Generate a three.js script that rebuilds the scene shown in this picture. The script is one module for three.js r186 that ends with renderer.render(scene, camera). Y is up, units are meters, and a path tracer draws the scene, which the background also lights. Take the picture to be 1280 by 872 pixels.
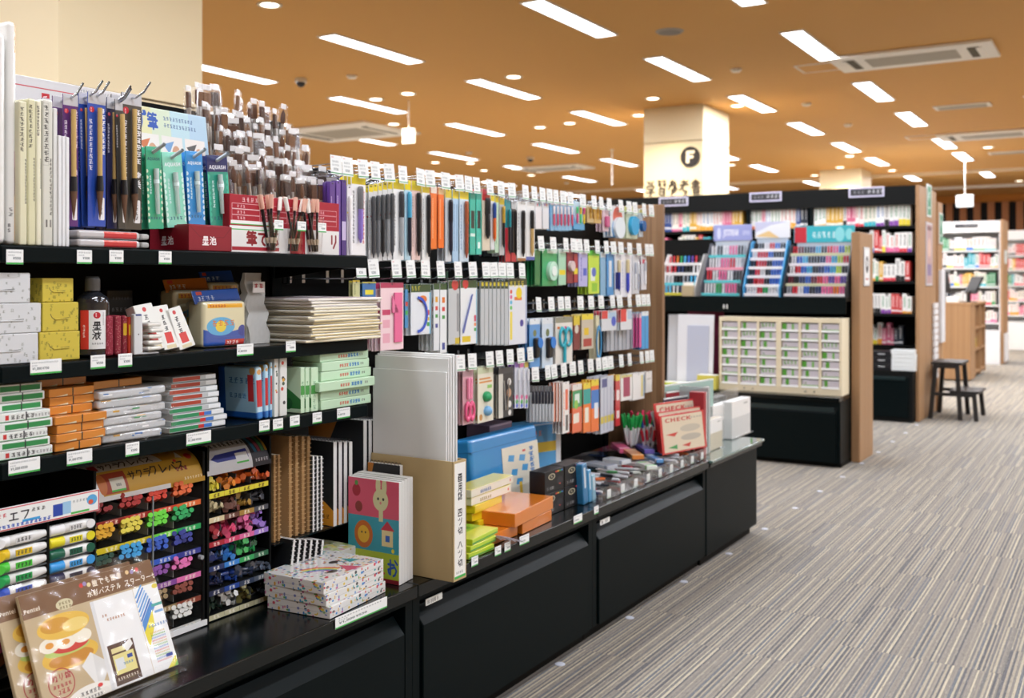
import * as THREE from 'three';
import { RoundedBoxGeometry } from 'three/addons/geometries/RoundedBoxGeometry.js';
import { mergeGeometries } from 'three/addons/utils/BufferGeometryUtils.js';
import { RectAreaLightUniformsLib } from 'three/addons/lights/RectAreaLightUniformsLib.js';

// ---------- camera, light, exposure ----------
const scene = new THREE.Scene();
const F = 1265, YAW = 31.5 * Math.PI / 180, EYE = 1.25, HOR = 350;
const camera = new THREE.PerspectiveCamera(2 * Math.atan(436 / F) * 180 / Math.PI, 1280 / 872, 0.05, 80);
camera.position.set(0, EYE, 0);
camera.rotation.y = YAW;
camera.setViewOffset(1280, 872, 0, HOR < 436 ? 436 - HOR : 0, 1280, 872);
camera.focus = 2.25; camera.userData.fStop = 4.2;
const renderer = new THREE.WebGLRenderer();
renderer.toneMapping = THREE.LinearToneMapping;
renderer.toneMappingExposure = 1.0;
renderer.shadowMap.enabled = true;
scene.background = new THREE.Color(0x000000);
RectAreaLightUniformsLib.init();
const LAMP = 54, LAMP_COL = [0.93, 0.98, 1.06], SPOT = 14, CEIL = 3.25;

// ---------- pixels to places: sight lines cut with a plane that the thing touches ----------
const SA = Math.sin(YAW), CA = Math.cos(YAW);
const ray = (u, v) => { const k = (u - 640) / F; return [-SA + k * CA, (HOR - v) / F, -CA - k * SA]; };
const onX = (u, v, x) => { const d = ray(u, v), t = x / d[0]; return [x, EYE + d[1] * t, d[2] * t]; };
const onZ = (u, v, z) => { const d = ray(u, v), t = z / d[2]; return [d[0] * t, EYE + d[1] * t, z]; };
const onY = (u, v, y) => { const d = ray(u, v), t = (y - EYE) / d[1]; return [d[0] * t, y, d[2] * t]; };
const zX = (u, x) => onX(u, 0, x)[2], yX = (u, v, x) => onX(u, v, x)[1], xZ = (u, z) => onZ(u, 0, z)[0], yZ = (u, v, z) => onZ(u, v, z)[1];

// ---------- helpers ----------
let seed = 20240;
const rnd = (a = 1, b) => { seed = (seed * 1664525 + 1013904223) >>> 0; const r = seed / 4294967296; return b === undefined ? r * a : a + r * (b - a); };
const pick = (a) => a[Math.floor(rnd(a.length)) % a.length];
const names = {};
const numbered = (n) => { const k = names[n] = (names[n] || 0) + 1; return k === 1 ? n : n + '_' + String(k - 1).padStart(3, '0'); };
const sh = (o) => { o.castShadow = o.receiveShadow = true; return o; };
function part(name, geo, m, parent, x = 0, y = 0, z = 0) { const o = sh(new THREE.Mesh(geo, m)); o.name = name; o.position.set(x, y, z); parent.add(o); return o; }
function tag(o, name, label, category, group) { o.name = numbered(name); o.userData = { label, category }; if (group) o.userData.group = group; scene.add(o); return o; }
const thing = (name, label, category, group) => tag(new THREE.Group(), name, label, category, group);
const solo = (geo, m, name, label, category, group) => tag(sh(new THREE.Mesh(geo, m)), name, label, category, group);
function struct(name, geo, m) { const o = sh(new THREE.Mesh(geo, m)); o.name = name; o.userData.kind = 'structure'; scene.add(o); return o; }
const at = (o, x, y, z, ry = 0, rx = 0, rz = 0) => { o.position.set(x, y, z); o.rotation.set(rx, ry, rz, 'YXZ'); return o; };
const HP = Math.PI / 2;
const gon = (o, x, y, z, t = 0, rx = 0, rz = 0) => at(o, x, y, z, HP + t, rx, rz);   // facing the aisle (+x); its own x runs along -z
const again = (o, label, group) => { const c = o.clone(); c.name = numbered(o.name.replace(/_\d{3}$/, '')); c.userData = { ...o.userData }; if (label) c.userData.label = label; if (group) c.userData.group = group; scene.add(c); return c; };
const mats = {};
function M(color, roughness = 0.6, metalness = 0, extra) {
  const k = color + '|' + roughness + '|' + metalness + '|' + (extra ? JSON.stringify(extra) : '');
  return mats[k] ||= new THREE.MeshPhysicalMaterial({ color, roughness, metalness, ...extra });
}
const tr = (g, x, y, z) => g.translate(x, y, z);
const B = (w, h, d, x = 0, y = 0, z = 0) => tr(new THREE.BoxGeometry(w, h, d), x, y, z);
const B2 = (x0, x1, y0, y1, z0, z1) => B(x1 - x0, y1 - y0, z1 - z0, (x0 + x1) / 2, (y0 + y1) / 2, (z0 + z1) / 2);
const RB = (w, h, d, r = 0.004, x = 0, y = 0, z = 0) => tr(new RoundedBoxGeometry(w, h, d, 1, Math.min(r, w / 2.1, h / 2.1, d / 2.1)), x, y, z);
const cyl = (r0, r1, h, n = 16, y = 0) => tr(new THREE.CylinderGeometry(r0, r1, h, n), 0, y + h / 2, 0);
const merge = (...g) => mergeGeometries(g.map((q) => { const n = q.index ? q.toNonIndexed() : q; for (const k of Object.keys(n.attributes)) if (!['position', 'normal', 'uv'].includes(k)) n.deleteAttribute(k); return n; }));
const tube = (pts, r = 0.0015, n = 5, seg = 8) => new THREE.TubeGeometry(new THREE.CatmullRomCurve3(pts.map((p) => new THREE.Vector3(...p)), false, 'centripetal'), seg, r, n);
const lathe = (pts, n = 16) => new THREE.LatheGeometry(pts.map((p) => new THREE.Vector2(...p)), n);
function ext(pts, depth, bevel = 0) { const s = new THREE.Shape(pts.map((p) => new THREE.Vector2(...p))); return new THREE.ExtrudeGeometry(s, { depth, bevelEnabled: bevel > 0, bevelSize: bevel, bevelThickness: bevel, bevelSegments: 1, curveSegments: 10 }); }

// ---------- printed art: cells of a few shared canvases ----------
const AT = [];
function sheet() { const c = document.createElement('canvas'); c.width = c.height = 2048; const t = new THREE.CanvasTexture(c); t.colorSpace = THREE.SRGBColorSpace; t.anisotropy = 8; const a = { c, g: c.getContext('2d'), x: 0, y: 0, h: 0, t, sw: {}, m: {} }; AT.push(a); return a; }
function cell(w, h, draw, a) {
  w = Math.ceil(w); h = Math.ceil(h);
  if (!a) { a = AT[AT.length - 1] || sheet(); if (a.x + w + 4 > 2048) { a.x = 0; a.y += a.h; a.h = 0; } if (a.y + h + 4 > 1990) a = sheet(); }
  else if (a.sx === undefined || a.sx + w + 4 > 2048) { a.sx = 0; a.sy = a.sy === undefined ? 1994 : a.sy + 12; }
  const small = a.sx !== undefined && h <= 8 && draw.small; const x = (small ? a.sx : a.x) + 2, y = (small ? a.sy : a.y) + 2;
  if (small) a.sx += w + 4; else { a.x += w + 4; a.h = Math.max(a.h, h + 4); }
  const g = a.g; g.save(); g.beginPath(); g.rect(x - 2, y - 2, w + 4, h + 4); g.clip(); g.translate(x, y); draw(g, w, h); g.restore();
  return { a, u0: (x + 0.5) / 2048, u1: (x + w - 0.5) / 2048, v0: 1 - (y + h - 0.5) / 2048, v1: 1 - (y + 0.5) / 2048 };
}
function swatch(a, color) { const d = (g) => { g.fillStyle = color; g.fillRect(-2, -2, 12, 12); }; d.small = true; return a.sw[color] ||= cell(6, 6, d, a); }
const matOf = (c, kind = 'card') => c.a.m[kind] ||= new THREE.MeshPhysicalMaterial({ map: c.a.t, ...{ card: { roughness: 0.45 }, matte: { roughness: 0.75 }, gloss: { roughness: 0.3, clearcoat: 0.8, clearcoatRoughness: 0.12 }, clear: { roughness: 0.15, transmission: 0.55, thickness: 0 } }[kind] });
const ORD = ['r', 'l', 't', 'u', 'f', 'b'];     // sides of a box in its own frame: right left top under front back
function pbox(w, h, d, faces, r = 0.0015, y0 = 0) {   // box with printed sides, standing on y0
  const c0 = Object.values(faces).find((q) => q && q.a), a = c0.a, q = RB(w, h, d, r), g = q.index ? q.toNonIndexed() : q;
  const uv = g.attributes.uv, p = g.attributes.position, cells = ORD.map((k) => { const f = faces[k] ?? faces.s ?? c0; return f.a ? f : swatch(a, f); });
  g.groups.forEach((gr, i) => { const c = cells[i]; for (let j = gr.start; j < gr.start + gr.count; j++) {
    const px = p.getX(j) / w + 0.5, py = p.getY(j) / h + 0.5, pz = p.getZ(j) / d + 0.5;
    const s = [[1 - pz, py], [pz, py], [px, 1 - pz], [px, pz], [px, py], [1 - px, py]][i];
    uv.setXY(j, c.u0 + (c.u1 - c.u0) * Math.min(1, Math.max(0, s[0])), c.v0 + (c.v1 - c.v0) * Math.min(1, Math.max(0, s[1])));
  } });
  g.clearGroups(); g.deleteAttribute('uv1'); tr(g, 0, h / 2 + y0, 0); g.art = c0; return g;
}
function pplane(w, h, c) { const g = new THREE.PlaneGeometry(w, h), uv = g.attributes.uv; for (let i = 0; i < uv.count; i++) uv.setXY(i, c.u0 + (c.u1 - c.u0) * uv.getX(i), c.v0 + (c.v1 - c.v0) * uv.getY(i)); return g; }
// brush-stroke characters: polylines on a 16 x 16 grid
const KJ = {}; `学 3154 7184 c1a4 2826d6d8 49b98b 8b8f6f 1cec
習 216167 3344 3655 91d1d7 a3b4 a6c5 8879 494f 49c9cf 4ccc 4fcf
参 8143b4 a2c4 26d6 84551a 96ea a86b b96c cb5f
考 33b3 7176 16e6 d21b 696cbcbe7f
書 33b3b7 15e5 37b7 7179 19e9 4b4f 4bcbcf 4dcd 4fcf
画 21d1 434b 43c3cb 47c7 4bcb 818b 252ede d5de
用 414b2f 41d1dfbf 46d6 4bdb 818f
紙 4124 2464 6227 67 484f 3a2d 5a6d 92d1 929ece 97e7 b1b7de
四 222e 22d2de 2ede 62683a 9299c9
ツ 2435 6275 d2ba6e
切 1765 424b6b79 83e3edcd b3a97e
八 63581d 93b8ed
墨 4146 41c1c6 43c3 46c6 8189 27d7 3a2b 6a6b 9a9b cadb 4dcd 8b8f 1fef
池 2143 1636 1e49 57d4daba 636eeeeb 919b
液 2143 1636 1e49 a1a3 54e4 7448 656f b586 a7d77f 99df
サ 15e5 515a b1b97f
ク 5126 52c2b87e
ラ 32c2 16d6c97f
レ 414ee8
パ 561d 95dd d1e1e3d3d1
ス 32c2971e 89de
テ 42b2 16e6 867b4f
ル 525b2e 929ec9
タ 5126 52c2b97f 57aa
ー 18e8
セ 17d5ac 525eee
ト 616f 66cb
ッ 4658 7587 d5ba8e
誰 3151 1474 2666 2868 2a2f 2a6a6f 2f6f a175 848f 84e4 87d7 8ada 8fef b4bf
で 13d3 c3776b8eaf c5d7 e4f6
も 717b8fbfdc 35b5 39b9
簡 3114 2262 9174 82d2 353f 3565 6568 3868 95d5dfcf 9598 98d8 6a6e 6aaaae 6cac 6eae
単 4153 8183 c1a3 343a 34c4ca 37c7 3aca 1ded 848f
水 818e6e 15651d d4a7 86ed
彩 7112 2334 5365 1777 454f 471c 477c d195 d69a db8f
ぬ 315a3d 915b2d1a4695c4d8ca9f bcdebf
り 414a b1b87f
絵 4124 2464 6227 67 484f 3a2d 5a6d b175 b1e5 96d6 79e9 a98ede cbee
お 25a5 515e3d2a78b7dabe9f b1e4
え 61a2 35c52e 6a8a9eee
か 15b5ad8e 511e c3e8
き 33c3 36d5 61ca 4b3d6fbf
ず 13e3 919a7f 97668897 c0d2 e0f2
筆 3114 2262 9174 82d2 35c5ca 17e7 3aca 1ded 3cdc 848f
健 4116 353f 85d5d9 67f7 89d9 8bdb a3ad 64745a8c
美 5163 b193 24d4 36c6 18e8 8488 1beb 8a1f 8aef
エ 33c3 737d 1ded
フ 22d2b87e
て 13d3 c3776b8eaf
る 32c21a77cadd9f6e8d`.split('\n').forEach((l) => { const [c, ...s] = l.split(' '); KJ[c] = s.filter((q) => q.length >= 4).map((q) => q.match(/../g).map((t) => [parseInt(t[0], 16), parseInt(t[1], 16)])); });
function glyph(g, c, x, y, s, lw) {
  g.lineWidth = lw || s * 0.1; g.lineCap = 'round'; g.lineJoin = 'round';
  const st = KJ[c] || Array.from({ length: 5 }, (_, i) => i < 3 ? [[1 + rnd(4), 2 + i * 5 + rnd(2)], [10 + rnd(4), 2 + i * 5 + rnd(2)]] : [[3 + rnd(9), 1 + rnd(4)], [3 + rnd(9), 10 + rnd(5)]]);
  for (const q of st) { g.beginPath(); q.forEach((p, i) => g[i ? 'lineTo' : 'moveTo'](x + p[0] / 15 * s, y + p[1] / 15 * s)); g.stroke(); }
}
function W(g, text, x, y, s, color, vert, lw) {    // writing; '~' is an unreadable small character
  g.strokeStyle = g.fillStyle = color;
  for (const c of text) {
    if (c === ' ') { vert ? y += s * 0.6 : x += s * 0.6; continue; }
    if (/[\x21-\x7d¥]/.test(c)) { g.font = `bold ${s * 1.05}px sans-serif`; g.fillText(c, x, y + s * 0.92); const w = g.measureText(c).width; vert ? y += s * 1.05 : x += w; continue; }
    glyph(g, c, x, y, s, lw); vert ? y += s * 1.12 : x += s * 1.12;
  }
}
const fill = (g, c, x, y, w, h) => { g.fillStyle = c; g.fillRect(x, y, w, h); };
const disc = (g, c, x, y, r, r2 = r) => { g.fillStyle = c; g.beginPath(); g.ellipse(x, y, r, r2, 0, 0, 7); g.fill(); };
const poly = (g, c, ...p) => { g.fillStyle = c; g.beginPath(); for (let i = 0; i < p.length; i += 2) g[i ? 'lineTo' : 'moveTo'](p[i], p[i + 1]); g.fill(); };
const bars = (g, x, y, w, h, c = '#333') => { for (let i = 0; i < w; i += 3) if (rnd() > 0.35) fill(g, c, x + i, y, 1 + rnd(1.5), h); };
function tex(n, rx, ry, draw, color = true) { const c = document.createElement('canvas'); c.width = c.height = n; draw(c.getContext('2d'), n); const t = new THREE.CanvasTexture(c); t.wrapS = t.wrapT = THREE.RepeatWrapping; t.repeat.set(rx, ry); if (color) t.colorSpace = THREE.SRGBColorSpace; t.anisotropy = 8; return t; }

// ---------- shared materials ----------
const BLK = M('#061012', 0.42, 0, { specularIntensity: 0.2 }), BLKM = M('#050707', 0.65, 0, { specularIntensity: 0.4 }), DECK = M('#070d0d', 0.2, 0, { specularIntensity: 0.8 });
const CHROME = M('#c8ccd0', 0.25, 1), WIRE = M('#dfe2e4', 0.35, 0.5), WHITE = M('#eceeee', 0.5), CREAM = M('#e8ddc0', 0.6);
const CLEAR = M('#ffffff', 0.06, 0, { transmission: 1, thickness: 0, ior: 1.5 }), FILM = M('#ffffff', 0.12, 0, { transmission: 1, thickness: 0, ior: 1.52 }), MILKY = M('#f2f2f0', 0.35, 0, { transmission: 0.55, thickness: 0 });
function wood(base, dark, light) { return new THREE.MeshPhysicalMaterial({ roughness: 0.5, map: tex(512, 1, 1, (g, n) => { fill(g, base, 0, 0, n, n); for (let i = 0; i < 260; i++) { const x = rnd(n), w = rnd(0.5, 5); g.globalAlpha = rnd(0.05, 0.3); g.fillStyle = rnd() > 0.5 ? dark : light; g.beginPath(); g.moveTo(x, 0); const k = rnd(-8, 8); g.bezierCurveTo(x + k, n / 3, x - k, n * 2 / 3, x, n); g.lineTo(x + w, n); g.bezierCurveTo(x - k + w, n * 2 / 3, x + k + w, n / 3, x + w, 0); g.fill(); } g.globalAlpha = 1; }) }); }
const WOOD = wood('#a57f5a', '#7d5a3a', '#c09a72'), WOOD2 = wood('#8d6a4a', '#6b4c33', '#a88560');

// ---------- the hall: floor, walls, ceiling, columns ----------
const XW = -17, XE = 6.5, ZN = 4.5, ZF = -26;
const stripes = (g, n) => { let x = 0, i = 0; fill(g, '#7f7971', 0, 0, n, n); while (x < n) { const w = rnd(5, 10); g.fillStyle = i++ % 2 ? pick(['#5d5c5f', '#6b6968', '#64666b', '#77736d', '#565659', '#807a71']) : pick(['#a89e8a', '#999081', '#8e867a', '#b5aa94', '#878077', '#a09684']); g.fillRect(x, 0, w * rnd(0.6, 1.05), n); x += w; }
  for (let i = 0; i < 9000; i++) { g.globalAlpha = rnd(0.05, 0.22); g.fillStyle = rnd() > 0.5 ? '#d8cfbe' : '#3e3c3c'; g.fillRect(rnd(n), rnd(n), rnd(1, 3), rnd(4, 26)); } g.globalAlpha = 1; };
const carpetTex = tex(1024, 1, 1, stripes);
const carpetBump = tex(512, 1, 1, (g, n) => { fill(g, '#777', 0, 0, n, n); for (let i = 0; i < 14000; i++) { const c = Math.floor(rnd(60, 200)); g.fillStyle = `rgb(${c},${c},${c})`; g.fillRect(rnd(n), rnd(n), 1.5, rnd(3, 9)); } }, false);
const CARPET = new THREE.MeshPhysicalMaterial({ map: carpetTex, roughness: 0.95, bumpMap: carpetBump, bumpScale: 0.003 });
function uvXZ(g, ox = 0, oz = 0, s = 1) { const p = g.attributes.position, uv = g.attributes.uv; for (let i = 0; i < p.count; i++) uv.setXY(i, p.getX(i) * s + ox, p.getZ(i) * s + oz); return g; }
const floorSlab = struct('floor', uvXZ(B2(XW, XE, -0.2, -0.007, ZF, ZN)), CARPET);
{
  const kinds = Array.from({ length: 14 }, () => uvXZ(B(0.4994, 0.007, 0.4994), rnd(), rnd(), 1));
  for (let i = 0; i < 12; i++) for (let j = 0; j < 24; j++) {
    const x = -4.6 + i * 0.5, z = 0.2 - j * 0.5 + (i % 2) * 0.25;
    part('carpet_tile', pick(kinds), CARPET, floorSlab, x, -0.0035 - rnd(0.0003), z);
  }
  for (let i = 0; i < 12; i++) for (let j = 0; j < 16; j++) {
    if (i < 4 && j > 8) continue;
    part('carpet_tile', pick(kinds), CARPET, floorSlab, -4.6 + i * 0.5, -0.0035 - rnd(0.0006), -11.8 - j * 0.5 + (i % 2) * 0.25);
  }
}
const WALLM = M('#d9b98a', 0.8), CEILM = M('#cf9a52', 0.75);
struct('ceiling', B2(XW, XE, CEIL, CEIL + 0.2, ZF, ZN), CEILM);
struct('wall_left', B2(XW - 0.2, XW, -0.2, CEIL + 0.2, ZF - 0.2, ZN + 0.2), WALLM);
struct('wall_right', B2(XE, XE + 0.2, -0.2, CEIL + 0.2, ZF - 0.2, ZN + 0.2), WALLM);
struct('wall_near', B2(XW, XE, -0.2, CEIL + 0.2, ZN, ZN + 0.2), WALLM);
const farWall = struct('wall_far', B2(XW, XE, -0.2, CEIL + 0.2, ZF - 0.2, ZF), M('#c98436', 0.7));
{   // timber battens over a black band on the far wall
  const band = B2(-6.2, 1, 0, 3.07, ZF, ZF + 0.02);
  part('black_band', band, M('#0a0908', 0.8), farWall);
  const bt = RB(0.15, 3.07, 0.09, 0.006), bm = wood('#b0703c', '#8d5528', '#c98a52');
  for (let i = 0; i < 24; i++) part('batten', bt, bm, farWall, -6.1 + i * 0.3, 1.535, ZF + 0.065);
}
{   // bright strip where the hall's ceiling steps
  const t = struct('trim_1', B2(XW, XE, CEIL - 0.05, CEIL, -20.1, -20), M('#e8d8c0', 0.5));
  const t2 = struct('trim_2', B2(XW, XE, CEIL - 0.06, CEIL, -23.4, -23.3), M('#f0ece6', 0.4));
}
// cream columns on one grid line
const COLM = M('#f0dfb8', 0.55);
function column(n, z0, depth, joint, label) {
  const o = struct('column_' + n, B2(-4.87, -4.14, 0, joint - 0.006, z0 - depth, z0), COLM);
  const g2 = part('cladding_panel', B2(-4.87, -4.14, joint + 0.006, CEIL, z0 - depth, z0), COLM, o);
  if (joint < 2.5) part('joint', B2(-4.86, -4.15, joint - 0.006, joint + 0.006, z0 - depth + 0.01, z0 - 0.01), M('#6b5c46', 0.8), o);
  return o;
}
column(1, -2.83, 0.83, 2.14); const colF = column(2, -10.9, 0.85, 2.84); column(3, -18.7, 0.85, 2.84);
{   // round F badge and the section name on the second column
  const z = -10.9, b = thing('column_badge', 'round black badge with letter F on cream column', 'sign');
  const [bx, by] = onZ(863, 196, z); at(b, bx, by, z);
  const cb = cell(160, 160, (g) => { fill(g, '#191210', -2, -2, 170, 170); g.fillStyle = '#f6ead0'; g.beginPath(); g.roundRect(48, 32, 26, 96, 8); g.roundRect(48, 32, 70, 24, 8); g.roundRect(48, 70, 60, 22, 8); g.fill(); });
  const disk = new THREE.CircleGeometry(0.118, 40), uv = disk.attributes.uv; for (let i = 0; i < uv.count; i++) uv.setXY(i, cb.u0 + (cb.u1 - cb.u0) * uv.getX(i), cb.v0 + (cb.v1 - cb.v0) * uv.getY(i));
  part('face', disk, matOf(cb), b, 0, 0, 0.013); const rim = cyl(0.118, 0.118, 0.012, 40); rim.rotateX(HP); part('rim', rim, M('#191210', 0.5), b);
  const t = thing('column_lettering', 'black cut-out characters naming the section on cream column', 'lettering');
  const x0 = xZ(807, z), x1 = xZ(878, z), s = (x1 - x0) / 5.15, ink = M('#2a1a10', 0.5); at(t, x0, yZ(842, 243, z), z);
  [...'学習参考書'].forEach((c, i) => part('character', merge(...KJ[c].flatMap((q) => q.slice(1).map((p, k) => { const a = q[k], dx = (p[0] - a[0]) / 15 * s * 0.92, dy = -(p[1] - a[1]) / 15 * s * 0.92, l = Math.hypot(dx, dy) + s * 0.07; const g = B(l, s * 0.075, 0.008); g.rotateZ(Math.atan2(dy, dx)); return tr(g, (a[0] + p[0]) / 30 * s * 0.92, (1 - (a[1] + p[1]) / 30) * s * 0.92, 0.005); }))), ink, t, i * s * 1.03, 0, 0).scale.set(1, 1.4, 1));
}

// ---------- ceiling fittings ----------
{
  const glow = new THREE.MeshPhysicalMaterial({ color: '#ffffff', emissive: new THREE.Color(...LAMP_COL), emissiveIntensity: 5, roughness: 0.5 });
  const rim = M('#e9e4da', 0.5), LW = 0.17, LL = 1.2;
  const frame = merge(B(LW + 0.03, 0.012, 0.014, 0, -0.006, LL / 2 + 0.008), B(LW + 0.03, 0.012, 0.014, 0, -0.006, -LL / 2 - 0.008), B(0.014, 0.012, LL, LW / 2 + 0.008, -0.006, 0), B(0.014, 0.012, LL, -LW / 2 - 0.008, -0.006, 0));
  const pane = B(LW, 0.01, LL, 0, -0.004, 0);
  const LROW = { '-13.1': 'along the far side wall', '-11.2': 'second from the far side wall', '-9.3': 'between side wall and columns', '-7.42': 'well behind the columns', '-5.6': 'just behind the columns', '-3.66': 'passing in front of the columns', '-2.33': 'over the racks beside the air conditioners', '-0.2': 'over the open aisle', 1.4: 'beyond the open aisle', 4: 'by the near side wall' };
  const zs = [1.35, -0.85, -3.05, -4.7, -6.85, -9.0, -11.2, -13.4, -15.6, -17.75, -20.9];
  const zr = [1.35, -0.85, -3.05, -4.7, -6.55, -8.7, -11.15, -13.3, -15.9, -17.75, -20.9];
  for (const x of [-13.1, -11.2, -9.3, -7.42, -5.6, -3.66, -2.33, -0.2, 1.4, 4]) for (const z of (x === -2.33 ? zr : zs)) {
    if (z > -0.5 && (x < -7 || x > -1) || z === -4.7 || (x === -3.66 && z === -3.05)) continue;
    const t = thing('ceiling_light', 'flush white linear ceiling light in the row ' + LROW[x], 'ceiling light', 'ceiling lights in the row ' + LROW[x]); at(t, x, CEIL, z);
    part('frame', frame, rim, t); part('diffuser', pane, glow, t);
    const l = new THREE.RectAreaLight(new THREE.Color(...LAMP_COL), LAMP, LW, LL); l.position.set(0, -0.016, 0); l.rotation.x = -HP; t.add(l);
  }
  const warm = new THREE.MeshPhysicalMaterial({ color: '#ffffff', emissive: new THREE.Color(1, 0.88, 0.68), emissiveIntensity: 6, roughness: 0.5 });
  const ring = lathe([[0.062, -0.002], [0.085, -0.006], [0.092, 0], [0.062, 0]], 24), lens = tr(new THREE.CircleGeometry(0.064, 24).rotateX(HP), 0, -0.003, 0);
  for (const [u, v] of [[337, 6], [642, 96], [816, 123], [922, 132], [798, 144], [712, 154], [675, 159], [470, 124], [510, 117], [492, 155], [1062, 195], [1050, 209], [1235, 184], [1115, 213], [1018, 219], [544, 203], [588, 204], [605, 213], [664, 219], [1274, 226], [914, 206], [1290, 120], [150, 60], [60, 30]]) {
    const p = onY(u, v, CEIL), t = thing('downlight', 'small round warm downlight set into the ceiling', 'ceiling light', 'round downlights'); at(t, p[0], CEIL, p[2]);
    part('ring', ring, rim, t); part('lens', lens, warm, t);
    const s = new THREE.SpotLight(new THREE.Color(1, 0.8, 0.52), SPOT, 0, 1.05, 0.9, 2); s.position.set(0, -0.02, 0); s.target.position.set(0, -3, 0); s.castShadow = true; t.add(s, s.target);
  }
  // air conditioner cassettes, grilles, hatches
  const W1 = M('#efe9e0', 0.6), G1 = M('#b4ada0', 0.7), DK = M('#57503f', 0.8);
  const cassette = (u, v, w, d, label) => { const p = onY(u, v, CEIL), t = thing('ceiling_cassette', label, 'air conditioner'); at(t, p[0], CEIL, p[2]);
    part('panel', RB(w, 0.03, d, 0.008, 0, -0.015, 0), W1, t); part('intake_grille', merge(...Array.from({ length: 9 }, (_, i) => B(w * 0.56, 0.006, d * 0.045, 0, -0.033, (i - 4) * d * 0.06))), G1, t);
    for (const s of [-1, 1]) { part('outlet', B(w * 0.07, 0.008, d * 0.6, s * w * 0.38, -0.031, 0), DK, t); part('louver', B(w * 0.04, 0.01, d * 0.58, s * w * 0.415, -0.034, 0), W1, t); } };
  cassette(1141, 69, 1.35, 0.68, 'white cassette air conditioner with two outlets above the aisle'); cassette(1240, 167, 1.35, 0.7, 'white cassette air conditioner beyond the small slotted grille');
  cassette(433, 164, 1.6, 1.2, 'large square white cassette above the hook racks'); cassette(692, 209, 1.3, 0.7, 'white cassette air conditioner behind the exit sign');
  for (const [u, v, w, d, l] of [[1203, 132, 0.6, 0.28, 'small slotted ceiling grille between two air conditioners'], [1262, 190, 0.6, 0.28, 'small slotted ceiling grille near the far battens']]) {
    const p = onY(u, v, CEIL), t = thing('ceiling_grille', l, 'grille'); at(t, p[0], CEIL, p[2]); part('frame', RB(w, 0.015, d, 0.004, 0, -0.008, 0), W1, t);
    for (let i = 0; i < 5; i++) part('slat', B(w * 0.86, 0.006, d * 0.07, 0, -0.018, (i - 2) * d * 0.15), G1, t); }
  for (const [u, v, w, d, l] of [[1033, 83, 0.5, 0.35, 'ceiling hatch with a thin pale frame beside a light'], [1158, 171, 0.5, 0.35, 'ceiling hatch with a thin pale frame farther down the aisle']]) {
    const p = onY(u, v, CEIL), t = thing('ceiling_hatch', l, 'hatch'); at(t, p[0], CEIL, p[2]); part('panel', B(w, 0.004, d, 0, -0.002, 0), CEILM, t);
    part('frame', merge(B(w, 0.008, 0.018, 0, -0.004, d / 2), B(w, 0.008, 0.018, 0, -0.004, -d / 2), B(0.018, 0.008, d, w / 2, -0.004, 0), B(0.018, 0.008, d, -w / 2, -0.004, 0)), W1, t); }
  const p1 = onY(837, 39, CEIL), sp = thing('ceiling_speaker', 'round grey speaker grille in the ceiling', 'speaker'); at(sp, p1[0], CEIL, p1[2]); part('rim', lathe([[0, -0.012], [0.1, -0.012], [0.115, 0]], 24), M('#a59c92', 0.7), sp); part('mesh_disc', lathe([[0, -0.014], [0.09, -0.013]], 24), M('#8d8780', 0.9), sp);
  for (const [u, v, l] of [[376, 98, 'small dark dome camera between two ceiling lights'], [663, 196, 'small dark dome camera above the hook racks']]) { const p = onY(u, v, CEIL), t = thing('dome_camera', l, 'camera'); at(t, p[0], CEIL, p[2]); part('collar', cyl(0.055, 0.06, 0.04, 20, -0.04), M('#d8d2c8', 0.5), t); part('dome', tr(new THREE.SphereGeometry(0.045, 16, 10), 0, -0.045, 0), M('#1d1c22', 0.15), t); }
  for (const [u, v] of [[440, 94], [920, 86], [1008, 129], [586, 190], [708, 228], [1060, 155]]) { const p = onY(u, v, CEIL), t = thing('smoke_detector', 'small pale round detector on the brown ceiling', 'detector', 'ceiling detectors'); at(t, p[0], CEIL, p[2]); part('base', cyl(0.05, 0.055, 0.015, 18, -0.015), W1, t); part('cap', cyl(0.03, 0.042, 0.015, 18, -0.03), W1, t); }
  // exit signs
  const ex = (name, label, p, w, h, ry, c) => { const t = thing(name, label, 'sign'); at(t, p[0], p[1], p[2], ry); part('housing', RB(w, h, 0.05, 0.006), WHITE, t); part('face', tr(pplane(w * 0.9, h * 0.86, c), 0, 0, 0.027), new THREE.MeshPhysicalMaterial({ map: c.a.t, emissiveMap: c.a.t, emissive: 0xffffff, emissiveIntensity: 0.7 }), t); part('rod', cyl(0.008, 0.008, CEIL - p[1] - h / 2, 8, h / 2), W1, t); };
  const ec = cell(64, 80, (g) => { fill(g, '#eef6f0', -2, -2, 70, 90); fill(g, '#2ba56a', 30, 14, 26, 50); poly(g, '#1f8a58', 8, 44, 22, 34, 22, 54); fill(g, '#1f8a58', 20, 40, 16, 8); fill(g, '#fff', 36, 24, 8, 30); });
  ex('exit_sign', 'white exit sign with a green figure hanging over the racks', onZ(511, 170, -9), 0.15, 0.17, 0, ec);
  ex('exit_sign', 'small bright exit sign hanging before the wooden battens', onZ(1206, 251, -18), 0.26, 0.2, 0, cell(64, 50, (g) => { fill(g, '#f4faf6', -2, -2, 70, 60); fill(g, '#8fd0a8', 40, 12, 14, 26); }));
  const lw = onZ(765, 207, -14); const rodp = thing('hanging_rod', 'thin pale rod hanging from the ceiling above the racks', 'rod'); at(rodp, lw[0], CEIL, lw[2]); part('pole', cyl(0.012, 0.012, 0.55, 8, -0.55), W1, rodp); part('collar', cyl(0.03, 0.03, 0.02, 10, -0.02), W1, rodp);
}

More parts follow.
